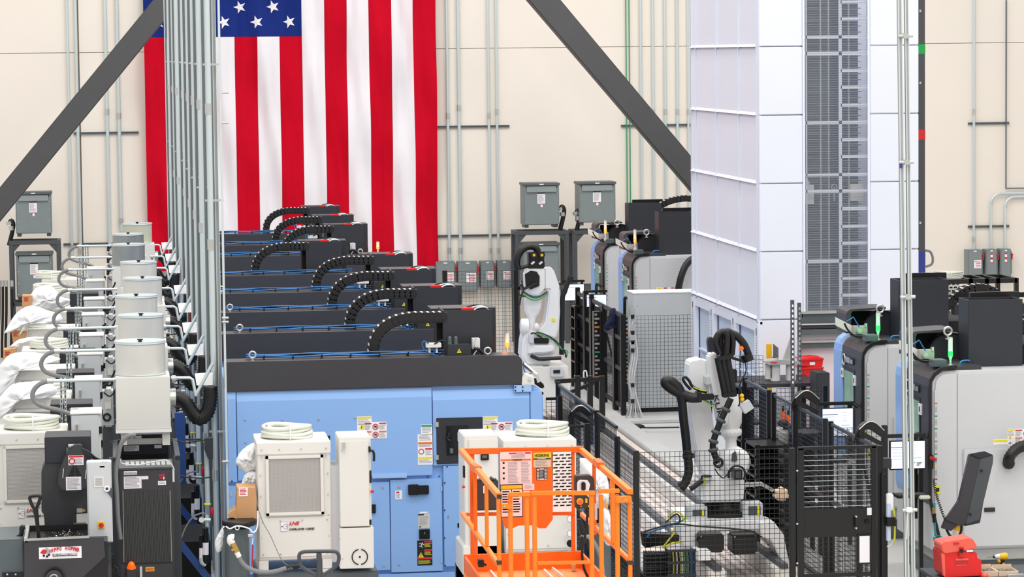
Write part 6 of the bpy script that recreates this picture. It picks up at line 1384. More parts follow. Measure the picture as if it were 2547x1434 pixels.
# black racks inside the cell (right)
def rack(px0, py0, px1, py1, Y, d, n, lab):
    x0, x1, z0, z1 = rect(px0, py0, px1, py1, Y); t = thing('parts_rack', lab, 'rack', ((x0+x1)/2, Y+d/2, 0), 'black parts racks in the robot cell')
    for x in (x0, x1-.05):
        for y in (Y, Y+d-.05): part(MB('black_steel').box(x, x+.05, y, y+.05, 0, z1), 'leg', t)
    for i in range(n): z = z1-.04-i*(z1-.3)/n; part(MB('black_steel').box(x0, x1, Y-.01, Y+d, z, z+.03), 'shelf', t)
    part(MB('black_matte').box(x0+.02, x1-.02, Y+d-.03, Y+d-.02, .2, z1), 'back_panel', t); return t
rack(1845, 960, 1900, 1250, 35.8, .6, 7, 'black rack right of the near robot, tallest'); rack(1880, 1105, 1962, 1235, 33.8, .6, 9, 'black slatted rack low behind the gate hinge post')
rack(1985, 1075, 2048, 1260, 34.0, .5, 8, 'black rack behind the gate mesh'); rack(1430, 760, 1470, 940, 52.0, .5, 6, 'black rack behind the far cell doors')
# black bench with fixture
Y = 40.4; zb = 1.32; xa, xb = P(1897, 955, Y).x, P(2046, 955, Y).x; t = thing('work_bench', 'black high bench holding an aluminium fixture in front of the tower', 'bench', ((xa+xb)/2, Y+.5, 0))
part(MB('dark_paint').box(xa-.35, xb, Y, Y+1.1, zb-.05, zb), 'top', t, bev=.005)
for x in (xa, xa+.55, xb-.1): part(MB('black_steel').box(x, x+.07, Y+.05, Y+.12, 0, zb-.05), 'leg', t)
part(MB('black_steel').box(xa, xb, Y+.05, Y+.1, .5, .56), 'stretcher', t)
Y = 40.7; t = thing('aluminium_fixture', 'aluminium fixture with a slanted clear wing on the black bench', 'fixture', P(1945, 948, Y)); t.location.z = zb
for a in ((1921, 907, 1945), (1959, 907, 1984)): x0, x1, _, z1 = rect(a[0], a[1], a[2], 915, Y); part(MB('off_white').tube([((x0+x1)/2, Y+.12, zb), ((x0+x1)/2, Y+.12, z1)], [(x1-x0)/2, (x1-x0)/2*.95], 20), 'column', t)
part(MB('alu').ppoly([(1898, 898), (1950, 894), (1990, 900), (1990, 905), (1915, 908)], Y, .3), 'plate', t, bev=.002)
m = MB('off_white').pbox(1906, 906, 1918, 942, Y+.1, .1); m.k = 'steel_frame'
for i in range(8): m.pbox(1917, 908+i*4, 1920, 910+i*4, Y+.08, .1)
part(m, 'toothed_post', t); part(MB('alu_matte').ppoly([(1948, 897), (1968, 838), (1974, 838), (1966, 897)], Y+.05, .06), 'wing', t); part(MB('poly_sheet').ppoly([(1966, 897), (1974, 838), (1990, 845), (1988, 899)], Y+.06, .02), 'clear_plate', t)
m = MB('red_part').bar(P(1917, 901, Y-.01), P(1932, 901, Y-.01), .015); part(m, 'red_pin', t)
for i, (py0, py1, n) in enumerate(((912, 938, 'lower'), (890, 911, 'upper'))):
    Y = 41.45; t = thing('storage_bin', '%s red plastic bin beside the black bench' % n, 'bin', P(2022, py1, Y), 'red plastic bins')
    part(MB('red_plastic').ppoly([(1995, py0+3), (2048, py0+2), (2046, py1), (1997, py1)], Y, .35), 'tub', t, bev=.008); part(MB('red_plastic').ppoly([(1992, py0+3), (2030, py0-2), (2050, py0+1), (2050, py0+4), (1993, py0+7)], Y-.02, .4), 'lid', t, bev=.004)
    decal(t, 2015+i*-1, py0+10, 2027, py0+17, Y, 'paper')
    if i == 0: zr = P(2022, py1, Y).z
t = thing('bin_shelf', 'plain shelf carrying the two red bins', 'shelf', (P(2022, 940, 41.6).x, 41.6, 0)); x0, x1, _, _ = rect(1993, 940, 2052, 944, 41.45); part(MB('black_steel').box(x0, x1, 41.43, 41.85, zr-.03, zr-.002), 'board', t); part(MB('black_steel').box(x0, x0+.05, 41.5, 41.55, 0, zr-.03), 'leg', t); part(MB('black_steel').box(x1-.05, x1, 41.5, 41.55, 0, zr-.03), 'leg', t)
x0, x1, z0, z1 = rect(2031, 927, 2064, 1000, 39.9); solo(MB('dark_paint').box(x0, x1, 39.9, 40.3, 0, z1), 'dark_cabinet', 'dark cabinet right of the black bench in front of the red bins', 'cabinet', bev=.006)
for i, (px, py) in enumerate(((1995, 985), (2012, 985))): solo(MB('kraft').pbox(px, py-18, px+16, py, 41.0, .2), 'wooden_box', 'small wooden box under the black bench, %s' % ('left', 'right')[i], 'box', 'wooden boxes under the bench')
for i, (px, y0, y1, Yk) in enumerate(((1972, 746, 960, 40.2), (1989, 753, 960, 40.9))):
    x0, x1, z0, z1 = rect(px-4, y0, px+4, y1, Yk); t = thing('slotted_upright', 'dark slotted steel upright behind the fixture, %s' % ('left', 'right')[i], 'upright', ((x0+x1)/2, Yk, 0), 'slotted uprights')
    m = MB('steel_frame').box(x0, x1, Yk, Yk+.05, 0, z1); part(m, 'angle', t); m = MB('paper' if i == 0 else 'ink_grey')
    for k in range(16): z = z1-.06-k*.07; m.box(x0+.012, x1-.012, Yk-.003, Yk, z-.035, z)
    part(m, 'slots', t, stuff=True)
Yk = 41.65; x0, x1, z0, z1 = rect(1908, 855, 1920, 1000, Yk); t = thing('yellow_post', 'bright yellow fence post with black mesh left of the fixture', 'post', ((x0+x1)/2, Yk, 0)); part(MB('yellow_paint').box(x0, x1, Yk, Yk+.06, 0, z1), 'post', t, bev=.004)
part(wires((x1+.02, Yk), (x1-.04, Yk-.6), 1.4, z1, .05, .05), 'wire_mesh', t, stuff=True); part(MB('black_steel').bar((x1+.02, Yk, z1-.2), (x1-.04, Yk-.6, z1-.2), .03), 'rail', t)
# gripper tools on stand
for i, (px, py) in enumerate(((1948, 1042), (1961, 1052))):
    Y = 34.6; t = thing('gripper_tool', 'black gripper with orange sleeve behind the side fence, %s' % ('left', 'right')[i], 'tool', P(px, py+18, Y), 'gripper tools')
    part(MB('black_steel').ball(P(px, py+10, Y), (.07, .06, .05), 12, 8), 'body', t); part(MB('orange_lamp').cyl(P(px, py, Y), P(px, py-20, Y), .022, n=10), 'sleeve', t); part(MB('black_steel').cyl(P(px, py-20, Y), P(px, py-34, Y), .014, n=8), 'rod', t)  # sleeve glows through its material only, it is not a lamp
x0, x1, z0, z1 = rect(1930, 1070, 1972, 1112, 34.5); solo(MB('off_white').box(x0, x1, 34.5, 34.9, 0, z1), 'tool_stand', 'white stand below the gripper tools', 'stand', bev=.03)
solo(MB('kraft_pale').ppoly([(1930, 1245), (1928, 1228), (1940, 1216), (1958, 1213), (1964, 1225), (1962, 1245)], 32.6, .2), 'paper_sack', 'small brown sack behind the fence at the right of the near robot', 'sack', bev=.03)
# ------------------------------------------------------------------ monitors
def monitor(px0, py0, px1, py1, Y, label, kb=True):
    x0, x1, z0, z1 = rect(px0, py0, px1, py1, Y); w = x1-x0; t = thing('monitor', label, 'monitor', ((x0+x1)/2, Y+.1, 0), 'lathe control monitors')
    part(MB('black_steel').box(x0-.01, x1+.01, Y, Y+.05, z0-.015, z1+.01), 'bezel', t, bev=.004); m = MB('screen_white').box(x0, x1, Y-.004, Y, z0, z1); m.k = 'screen_line'; m.box(x0, x0+w*.5, Y-.006, Y-.004, z1-.2*(z1-z0)-.006, z1-.2*(z1-z0)); m.k = 'tower_shade'
    for i in range(4): m.box(x0+w*.05, x0+w*.4, Y-.006, Y-.004, z1-(.3+i*.12)*(z1-z0), z1-(.285+i*.12)*(z1-z0)); m.box(x0+w*.66, x0+w*.8, Y-.006, Y-.004, z1-(.15+i*.1)*(z1-z0), z1-(.14+i*.1)*(z1-z0))
    m.k = 'screen_line'
    for i in range(3):
        for j in range(2): m.box(x0+w*(.6+j*.16), x0+w*(.72+j*.2-.04*i), Y-.006, Y-.004, z1-(.78+i*.05)*(z1-z0)-.008, z1-(.78+i*.05)*(z1-z0))
    m.k = 'screen_green'; m.box(x0+w*.62, x0+w*.9, Y-.006, Y-.004, z1-.63*(z1-z0), z1-.6*(z1-z0)); part(m, 'screen', t)
    part(MB('black_steel').box(x0-.05, x1+.02, Y+.02, Y+.05, z1+.04, z1+.08), 'top_rail', t); part(MB('black_steel').box(x1-.04, x1+.0, Y+.06, Y+.11, 0, z1+.06), 'stand_post', t)
    if kb:
        m = MB('black_steel').box(x0+.03, x1+.0, Y-.18, Y+.05, z0-.3, z0-.27); m.k = 'steel_frame'
        for i in range(12):
            for j in range(3): m.box(x0+.05+i*.025, x0+.068+i*.025, Y-.17+j*.05, Y-.13+j*.05, z0-.27, z0-.262)
        part(m, 'keyboard', t); m = MB('clear_hose').box(x1-.12, x1+.0, Y-.24, Y-.18, z0-.31, z0-.27); part(m, 'keyboard_edge', t, bev=.01)
monitor(2046, 1016, 2121, 1083, 34.75, 'bright monitor of the second grey lathe'); monitor(2216, 1097, 2300, 1164, 31.7, 'bright monitor of the nearest grey lathe behind the twin poles')
monitor(1460, 733, 1508, 762, 50.9, 'bright monitor of the grey lathe left of the tower', False); monitor(1405, 707, 1452, 746, 54.0, 'bright monitor of the farthest grey lathe', False)
# ------------------------------------------------------------------ back right frame table
Y = 56.5; x0, x1, z0, z1 = rect(2346, 693, 2530, 702, Y); t = thing('steel_table', 'black steel frame table at the far right below the switch boxes', 'table', ((x0+x1)/2, Y+.5, 0))
part(MB('black_steel').box(x0, x1, Y, Y+.08, z0-.02, z1), 'front_rail', t); part(MB('black_steel').box(x0, x1, Y+1.0, Y+1.08, z0-.02, z1), 'back_rail', t)
for px in (2348, 2410, 2450, 2478, 2524): a = P(px, 700, Y).x; part(MB('black_steel').box(a, a+.08, Y, Y+.08, 0, z1), 'leg', t); part(MB('black_steel').box(a, a+.06, Y+.08, Y+1.0, z0, z1), 'cross_rail', t)
x0, x1, z0, z1 = rect(2342, 700, 2386, 790, 58.0); t = thing('perforated_guard', 'white perforated guard panel behind the frame table', 'guard', ((x0+x1)/2, 58, 0)); part(MB('off_white').box(x0, x1, 58, 58.03, 0, z1), 'sheet', t); m = MB('black_matte')
for j in range(14):
    for i in range(4): m.box(x0+.03+i*.09+(j % 2)*.04, x0+.09+i*.09+(j % 2)*.04, 57.99, 58.0, z1-.06-j*.07, z1-.03-j*.07)
part(m, 'slots', t, stuff=True)
a = P(2352, 690, 57.0); coil((a.x, 57.0, P(2352, 694, 56.6).z), .33, 'pale hose coil on the frame table at the far right'); 
sheet([(2318, 694), (2330, 680), (2352, 676), (2380, 680), (2392, 688), (2404, 696), (2360, 698)], 57.2, 0, 'white plastic cover under the pale hose coil at the far right', .3, .02, 13)
# ------------------------------------------------------------------ foreground coolant units
A = chip_tank(P(640, 1150, 28.4).x, 28.4, 'large white coolant unit in front of the nearest blue lathe, coil on top', w=P(822, 1150, 28.4).x-P(640, 1150, 28.4).x, zt=P(730, 1100, 28.4).z, tw=.44)
coil((P(714, 1090, 28.75).x, 28.78, P(730, 1100, 28.4).z+.005), .235, 'clear hose coil on the coolant unit in front of the blue lathe')
C = chip_tank(P(1253, 1150, 28.4).x, 28.4, 'white coolant unit behind the orange lift, hose coil on top', w=.70, zt=P(1340, 1094, 28.4).z, logo=False)
coil((P(1350, 1085, 28.75).x, 28.78, P(1340, 1094, 28.4).z+.005), .25, 'clear hose coil on the coolant unit behind the orange lift')
Y = 28.3
for i, py in enumerate((1289, 1325, 1350)): p = P(1418, py, Y); m = MB('alu' if i < 2 else 'black_steel').cyl(p, p-Vector((0, .02, 0)), .035, n=18); m.k = 'paper' if i < 2 else 'black_matte'; m.cyl(p-Vector((0, .02, 0)), p-Vector((0, .024, 0)), .028, n=18); part(m, 'gauge', C)
x0, x1, _, z1 = rect(843, 1087, 917, 1095, Y); zb = P(880, 1310, Y).z; w = x1-x0
t = thing('control_cabinet', 'tall white control cabinet with a black ring mark, right of the coolant unit', 'cabinet', ((x0+x1)/2, Y+.2, 0))
part(MB('off_white').box(x0, x1+.02, Y+.02, Y+.5, zb, z1), 'enclosure', t, bev=.006); part(MB('off_white').box(x0, x1, Y, Y+.02, zb+.004, z1-.03), 'door', t, bev=.006)
xa, xb, za, zc = rect(845, 1312, 930, 1413, Y); part(MB('off_white').box(xa, xb, Y, Y+.6, za, zc), 'lower_cabinet', t, bev=.006)
part(MB('machine_grey').box(P(822, 1250, Y).x, x0, Y+.12, Y+.5, za+.05, P(830, 1162, Y).z), 'filler_panel', t)
p = P(895, 1384, Y); m = MB('ink_black')
for s in (0, PI): m.tube([(p.x+.073*math.cos(s+a*.1-PI/2+.15), Y-.003, p.z+.073*math.sin(s+a*.1-PI/2+.15)) for a in range(29)], .0055, 6)
m.ball((p.x, Y-.003, p.z), (.01, .004, .01), 10, 6); part(m, 'ring_mark', t)
m = MB('alu').pbox(852, 1100, 859, 1112, Y-.03, .03); m.bar(P(855.5, 1112, Y-.02), P(856, 1126, Y-.02), .006); part(m, 'latch', t)
m = MB('black_steel').tube(pts(Y-.02, [(920, 1120), (926, 1120), (930, 1128), (930, 1146)]), .012, 8, 3); m.pbox(917, 1110, 921, 1122, Y-.01, .04); part(m, 'door_handle', t)
m = MB('black_steel').pbox(917, 1112, 922, 1124, Y, .03); m.pbox(919, 1292, 924, 1304, Y, .03); split(m, 'hinge', t)
m = MB('red_part'); p = P(922, 1221, Y); m.cyl(p, p+Vector((.03, 0, 0)), .014, n=12); part(m, 'red_button', t); part(MB('black_steel').pbox(920, 1170, 924, 1200, Y, .05), 'side_strip', t)
m = MB('alu')
for q in ((850, 1120+0), (845, 1337), (852, 1388)): p = P(q[0], q[1], Y); m.ball(p, .008, 6, 4)
part(m, 'screws', t, stuff=True)
x0, x1, _, z1 = rect(1154, 1082, 1238, 1090, Y); t = thing('control_cabinet', 'white control cabinet with a small black display behind the orange lift', 'cabinet', ((x0+x1)/2, Y+.2, 0))
part(MB('off_white').box(x0, x1, Y, Y+.5, 1.0, z1), 'enclosure', t, bev=.008); part(MB('off_white').box(x0+.04, x1-.0, Y-.02, Y, 1.05, z1-.03), 'door', t, bev=.006); part(MB('off_white').box(P(1150, 1300, Y).x, x1, Y-.02, Y+.6, .55, 1.22), 'lower_cabinet', t, bev=.01); part(MB('slate').box(P(1150, 1300, Y).x, P(1248, 1300, Y).x, Y-.05, Y+.7, 0, .95), 'tank', t, bev=.01)
m = MB('black_steel').pbox(1196, 1129, 1216, 1144, Y-.045, .03); m.k = 'slate'; m.pbox(1199, 1131, 1212, 1139, Y-.05, .01); part(m, 'display', t, bev=.002)
m = MB('black_steel').pbox(1152, 1158, 1157, 1187, Y, .04); part(m, 'side_vent', t); m = MB('red_part'); p = P(1150, 1210, Y+.02); m.cyl(p, p+Vector((.03, 0, 0)), .014, n=12); part(m, 'red_button', t)
# plastic bags and cartons
sheet([(586, 1152), (592, 1132), (610, 1112), (636, 1102), (641, 1150), (636, 1170), (612, 1175)], 28.9, 0, 'white plastic bag puffed out left of the front coolant unit', .1, .01, 21)
sheet([(607, 1182), (620, 1172), (638, 1176), (638, 1208), (600, 1212)], 28.85, 0, 'small white plastic bag above the brown carton', .08, .01, 22)
sheet([(1442, 1138), (1475, 1142), (1500, 1165), (1513, 1200), (1514, 1245), (1500, 1268), (1470, 1250), (1445, 1230)], 28.7, 0, 'large white plastic bag right of the coolant unit behind the lift', .16, .01, 23)
sheet([(1502, 1262), (1515, 1272), (1520, 1300), (1523, 1350), (1505, 1350), (1496, 1300)], 28.5, 0, 'long white plastic bag hanging lower behind the lift', .1, .01, 24)
sheet([(541, 1330), (552, 1312), (562, 1302), (572, 1310), (560, 1330), (552, 1365), (540, 1372), (534, 1350)], 28.4, 0, 'thin white plastic bag tied beside the slate filter cylinder', .05, .01, 25)
Y = 28.35; t = thing('cardboard_box', 'open brown cardboard box on the black lid beside the front coolant unit', 'box', P(615, 1297, Y), 'brown cartons on the coolant units')
part(MB('kraft').ppoly([(590, 1212), (638, 1213), (638, 1298), (568, 1284), (588, 1266)], Y, .3), 'body', t, bev=.003); part(MB('kraft').ppoly([(565, 1278), (584, 1266), (590, 1290), (570, 1284)], Y-.03, .05), 'flap', t)
decal(t, 594, 1212, 616, 1233, Y, 'paper', lines(.1, .1, .9, .9, 5, 'ink_red', .5))
solo(MB('kraft').ppoly([(1500, 1256), (1514, 1250), (1510, 1272), (1500, 1272)], 28.5, .1), 'cardboard_box', 'small brown carton corner behind the orange lift', 'box', 'brown cartons on the coolant units')
# slate filter cylinder
Y = 28.1; c = P(590, 1400, Y+.17); r = .118
t = thing('cyclone_filter', 'slate grey filter cylinder with a white elbow and brass valve', 'filter', (c.x, Y+.17, 0))
zt_ = P(590, 1318, Y).z; part(MB('slate').cyl((c.x, Y+.17, 0), (c.x, Y+.17, zt_), r, n=32), 'vessel', t); m = MB('slate').torus((c.x, Y+.17, zt_-.01), r, .01, 'z', 32, 6); part(m, 'rim', t)
m = MB('black_rubber').tube([(c.x+.03, Y+.17, zt_+.02), (c.x+.03, Y+.17, zt_+.03), (c.x+.03, Y+.17, zt_+.07), (c.x+.03, Y+.17, zt_+.075)], [.14, .165, .165, .15], 28); part(m, 'black_lid', t)
m = MB('pure_white').torus(P(590, 1312, Y-.02), .018, .005, 'y', 16, 6); part(m, 'lifting_ring', t)
m = MB('pure_white').tube(pts(Y-.06, [(582, 1336), (574, 1336), (573, 1346), (580, 1352)]), .033, 12, 3); part(m, 'white_elbow', t)
m = MB('brass').cyl(P(579, 1350, Y-.1), P(589, 1372, Y-.1), .027, n=8); m.bar(P(576, 1368, Y-.13), P(586, 1362, Y-.13), .012, .02); part(m, 'brass_valve', t); part(MB('pure_white').cyl(P(588, 1371, Y-.1), P(595, 1384, Y-.1), .025, n=12), 'white_collar', t)
m = MB('conduit_grey'); m.tube(pts(Y-.1, [(594, 1383), (602, 1398), (618, 1412), (645, 1421), (680, 1421), (715, 1411), (728, 1409)]), .022, 10, 4); part(m, 'grey_hose', t); corr(t, pts(Y-.1, [(712, 1411), (725, 1408), (745, 1406)]), .025, 8, 'hose_end')
m = MB('plastic_bag'); m.tube(pts(Y-.05, [(562, 1308), (572, 1314), (586, 1308), (600, 1308), (620, 1314), (628, 1323), (637, 1318), (641, 1300), (641, 1270)]), .007, 6, 4); part(m, 'tie_string', t)
for i in range(2): part(MB('red_part' if i == 0 else 'paper').cyl(P(627, 1408 if i == 0 else 1352, Y+.1), P(629, 1354 if i == 0 else 1336, Y+.1), .006), 'tube_%s' % ('red', 'white')[i], t)
m = MB('alu').cyl(P(617, 1331, Y+.05), P(628, 1331, Y+.05), .02, n=10); part(m, 'side_port', t)
m = MB('black_matte').box(P(612, 1400, 28.7).x, P(640, 1400, 28.7).x, 28.7, 28.72, 0, P(620, 1318, 28.7).z); 
m = MB('conduit_grey'); m.tube(pts(28.15, [(634, 1190), (637, 1220), (642, 1262), (655, 1300), (672, 1330), (690, 1370), (704, 1396), (725, 1408), (760, 1414), (820, 1413)]), .004, 6, 4); solo(m, 'thin_grey_wire', 'thin grey wire drooping across the front coolant unit', 'wire')
# pallet jack handle
Y = 27.2; t = thing('pallet_jack', 'dark grey loop handle of a pallet jack at the bottom', 'pallet jack', P(794, 1434, Y)); t.location.z = 0
part(MB('steel_frame').tube(pts(Y, [(790, 1432), (772, 1422), (752, 1410), (746, 1398), (744, 1382), (748, 1374), (760, 1371), (794, 1370), (828, 1370), (838, 1373), (843, 1382), (841, 1398), (832, 1410), (815, 1422), (800, 1432)]), .017, 10, 3), 'handle_loop', t)
x0, x1, _, z1 = rect(787, 1374, 800, 1380, Y); part(MB('steel_frame').box(x0, x1, Y-.02, Y+.02, .25, z1), 'tow_bar', t, bev=.006)
part(MB('steel_frame').tube(pts(Y-.02, [(790, 1390), (776, 1391), (764, 1397)]), [.01, .008, .004], 8, 3), 'lever', t)
xc = (x0+x1)/2; part(MB('orange_paint').box(xc-.1, xc+.1, Y-.05, Y+.15, .08, .3), 'pump_head', t, bev=.01)
for s in (-.12, .12): part(MB('orange_paint').box(xc+s-.05, xc+s+.05, Y+.15, Y+1.0, .06, .1), 'fork', t); part(MB('black_rubber').cyl((xc+s-.03, Y+.9, .03), (xc+s+.03, Y+.9, .03), .03), 'wheel', t)
# ------------------------------------------------------------------ orange scissor lift
YF, YB = 23.3, 25.7; t = thing('scissor_lift', 'orange scissor lift platform with guard rails and warning sheets', 'lift', P(1390, 1500, (YF+YB)/2)); t.location.z = 0
def rb(a, ya_, b, yb_, w, nm, key='orange_paint', h=None): return part(MB(key).bar(P(a[0], a[1], ya_), P(b[0], b[1], yb_), w, h), nm, t, bev=.004)
def vpost(px, py0, py1, Y, w, nm='post', key='orange_light'):
    a = P(px, (py0+py1)/2, Y); z0, z1 = P(px, py1, Y).z, P(px, py0, Y).z; return part(MB(key).box(a.x-w/2, a.x+w/2, Y, Y+w, z0, z1), nm, t, bev=.004)
xl, xr = P(1150, 1122, YB).x, P(1446, 1118, YB).x; zd = P(1300, 1416, YB).z
part(MB('orange_deck').box(xl, xr, YF, YB, zd-.05, zd), 'deck', t); part(MB('orange_paint').box(xl, xr, YB-.03, YB, zd, P(1300, 1373, YB).z), 'toe_board', t); part(MB('orange_paint').box(xl, xl+.02, YF, YB, zd, zd+.14), 'toe_board', t); part(MB('orange_paint').box(xr-.02, xr, YF, YB, zd, zd+.14), 'toe_board', t)
rb((1147, 1122), YB, (1450, 1117), YB, .05, 'top_rail'); rb((1150, 1279), YB, (1245, 1277), YB, .03, 'mid_rail'); rb((1374, 1276), YB, (1428, 1276), YB, .03, 'mid_rail')
vpost(1176, 1125, 1434, YB, .04, key='orange_paint'); vpost(1426, 1125, 1416, YB, .034, key='orange_paint')
rb((1147, 1120), YB, (1241, 1232), YF, .045, 'side_rail', 'orange_light'); rb((1445, 1118), YB, (1568, 1223), YF, .045, 'side_rail', 'orange_light')
rb((1150, 1276), YB, (1241, 1404), YF, .035, 'side_rail', 'orange_light'); rb((1447, 1278), YB, (1568, 1394), YF, .035, 'side_rail', 'orange_light')
for a, b, Yk in (((1177, 1158), (1210, 1162), 24.8), ((1480, 1150), (1500, 1160), 24.9)): pass
rb((1176, 1159), 24.85, (1190, 1168), 24.6, .058, 'sleeve', 'orange_paint'); rb((1483, 1147), 24.9, (1495, 1158), 24.65, .058, 'sleeve', 'orange_paint')
vpost(1211, 1200, 1358, 24.0, .03); vpost(1183, 1160, 1380, 24.75, .03, key='orange_paint'); vpost(1525, 1190, 1352, 24.0, .036); vpost(1479, 1150, 1330, 25.0, .03, key='orange_paint')
vpost(1242, 1234, 1500, YF, .032); vpost(1568, 1230, 1500, YF, .032)
for px in (1242, 1568):
    for py in (1236, 1400): p = P(px, py-3, YF); part(MB('brown_pouch').box(p.x-.019, p.x+.019, YF-.005, YF+.04, p.z-.02, p.z+.012), 'end_cap', t)
for a, b, y in ((1265, 1318, 1229), (1321, 1480, 1226), (1488, 1541, 1221)): rb((a, y), YF, (b, y-1), YF, .034, 'gate_rail', 'orange_light')
for px in (1271, 1312, 1331, 1473, 1497, 1537): vpost(px, 1230, 1500, YF+.0, .034, 'gate_post')
rb((1336, 1400), YF, (1472, 1397), YF, .026, 'gate_rail', 'orange_light'); rb((1246, 1258), YF-.02, (1274, 1258), YF-.02, .04, 'hinge_plate', 'orange_light'); rb((1530, 1242), YF-.02, (1570, 1240), YF-.02, .05, 'hinge_plate', 'orange_light')
m = MB('alu')
for q in ((1256, 1258), (1549, 1242), (1556, 1242)): p = P(q[0], q[1], YF-.045); m.cyl(p, p+Vector((0, .02, 0)), .008, n=8)
part(m, 'pins', t, stuff=True)
Yp = YB-.06
poly(t, [(1243, 1122), (1375, 1122), (1375, 1291), (1358, 1313), (1340, 1313), (1330, 1306), (1290, 1306), (1274, 1314), (1257, 1313), (1247, 1284)], Yp, .02, 'orange_paint', 'sign_panel')
x0, x1, z0, z1 = rect(1374, 1124, 1421, 1272, Yp); part(MB('pure_white').box(x0, x1, Yp, Yp+.012, z0, z1), 'slotted_guard', t); m = MB('black_matte')
for j in range(17):
    for i in range(3): a = x0+.004+i*.056+(j % 2)*.02; z = z1-.018-j*.0275; m.add([(a, Yp-.002, z-.011), (a+.04, Yp-.002, z-.011), (min(a+.047, x1), Yp-.002, z), (a+.007, Yp-.002, z)], [(0, 1, 2, 3)])
part(m, 'guard_slots', t, stuff=True)
decal(t, 1244, 1123, 1323, 1203, Yp, 'pink_paper', [(.28, .02, .97, .065, 'ink_red'), (.02, .22, .97, .27, 'ink_orange')]+lines(.35, .09, .9, .2, 3)+[(a, b, c, d, 'ink_grey') for a, b, c, d, _ in lines(.24, .31, .6, .98, 15)]+lines(.66, .31, .95, .98, 14)+[(.08, .3+i*.16, .14, .36+i*.16, 'ink_black') for i in range(4)])
text('DANGER', t, 1284, 1128.2, Yp-.006, .011, 'paper', 0, .01, .08); text('WARNING', t, 1275, 1144.6, Yp-.006, .011, 'ink_black', 0, .01, .08)
decal(t, 1327, 1125, 1370, 1161, Yp, 'kraft_pale', [(0, 0, 1, .37, 'ink_yellow'), (0, .37, 1, .47, 'brown_pouch')]+lines(.1, .55, .9, .95, 4)); text('HOSKINS', t, 1330, 1135.5, Yp-.005, .024, 'ink_black', 0, .008, .125); text('EQUIPMENT', t, 1337, 1141.2, Yp-.005, .009, 'paper', 0, .01, .075)
decal(t, 1334, 1163, 1361, 1193, Yp, 'brown_pouch', [(.05, .08+i*.12, .25, .13+i*.12, 'paper') for i in range(8)]+[(.75, .08+i*.12, .95, .13+i*.12, 'paper') for i in range(8)]+[(.3, .04, .7, .12, 'paper'), (.3, .88, .7, .96, 'paper')]+lines(.32, .2, .68, .8, 9))
decal(t, 1245, 1204, 1300, 1285, Yp, 'ink_black', [(.02, .02, .98, .13, 'yellow_paint'), (.03, .15, .48, .98, 'pink_paper'), (.52, .15, .97, .98, 'pink_paper')]+lines(.08, .2, .4, .9, 9)+lines(.56, .2, .9, .9, 9)); decal(t, 1301, 1203, 1329, 1218, Yp, 'pink_paper', lines(.1, .2, .9, .8, 3)); decal(t, 1302, 1220, 1318, 1226, Yp, 'pink_paper')
part(MB('brown_pouch').pbox(1183, 1192, 1240, 1269, YB-.14, .1), 'document_pouch', t, bev=.014); m = MB('brown_pouch').pbox(1196, 1190, 1202, 1194, YB-.15, .12); m.pbox(1222, 1189, 1228, 1193, YB-.15, .12); split(m, 'pouch_clasp', t); decal(t, 1202, 1208, 1206, 1226, YB-.14, 'paper')
Yc = 24.9
poly(t, [(1432, 1184), (1470, 1182), (1478, 1190), (1480, 1222), (1432, 1224)], Yc, .12, 'brown_pouch', 'control_box_back', .008); poly(t, [(1436, 1200), (1442, 1193), (1462, 1194), (1468, 1204), (1464, 1222), (1436, 1224)], Yc-.02, .03, 'paper', 'joystick_panel', .004)
part(MB('black_steel').pbox(1447, 1199, 1457, 1220, Yc-.06, .05), 'joystick', t, bev=.008); poly(t, [(1433, 1234), (1466, 1236), (1468, 1262), (1434, 1266)], Yc-.05, .12, 'brown_pouch', 'control_box', .006)
p = P(1442, 1246, Yc-.05); m = MB('yellow_paint').cyl(p, p-Vector((0, .02, 0)), .028, n=20); m.k = 'red_lid'; m.cyl(p-Vector((0, .02, 0)), p-Vector((0, .05, 0)), .019, n=16); part(m, 'emergency_stop', t)
m = MB('yellow_paint'); m.pbox(1456, 1239, 1461, 1250, Yc-.056, .01)
for px in (1445, 1464): p = P(px, 1258, Yc-.05); m.cyl(p, p-Vector((0, .008, 0)), .007, n=8)
part(m, 'yellow_mark', t, stuff=True)
m = MB('black_rubber'); m.tube(pts(Yc, [(1462, 1265), (1460, 1290), (1456, 1330), (1448, 1370), (1452, 1410), (1462, 1434)]), .011, 8, 4); part(m, 'control_lead', t); part(MB('alu').pbox(1480, 1252, 1486, 1292, Yc, .03), 'cylinder_tube', t)
m = MB('black_steel').pbox(1190, 1392, 1204, 1410, 24.9, .08); m.bar(P(1188, 1398, 24.9), P(1210, 1404, 24.9), .02); part(m, 'rail_clamp', t, bev=.003)
for k, (a, b) in enumerate((((1220, 1420), (1236, 1440)), ((1354, 1418), (1376, 1440)), ((1374, 1413), (1400, 1434)))): q = (PZ(*a, zd+.015), PZ(*b, zd+.015)); solo(MB('off_white').bar(q[0], q[1], .03, .015), 'scrap_strip', 'thin white strip lying on the orange lift deck, %s' % ('leftmost', 'middle', 'right')[k], 'strip', 'strips on the lift deck')
solo(MB('kraft').pbox(1423, 1404, 1432, 1417, 25.5, .06), 'wood_block', 'small wood block on the lift deck by the post', 'block')
for s in (0, 1):
    x = xl+.15+s*(xr-xl-.3)
    for a, b in ((0, 1), (1, 0)): part(MB('orange_paint').bar((x, YF+.2 if a == 0 else YB-.2, .75), (x, YB-.2 if a == 0 else YF+.2, zd-.08), .05, .1), 'scissor_arm', t)
part(MB('steel_frame').box(xl, xr, YF, YB, .3, .72), 'chassis', t, bev=.02)
for x in (xl-.02, xr-.1):
    for y in (YF+.35, YB-.35): part(MB('black_rubber').cyl((x, y, .19), (x+.12, y, .19), .19, n=24), 'wheel', t)
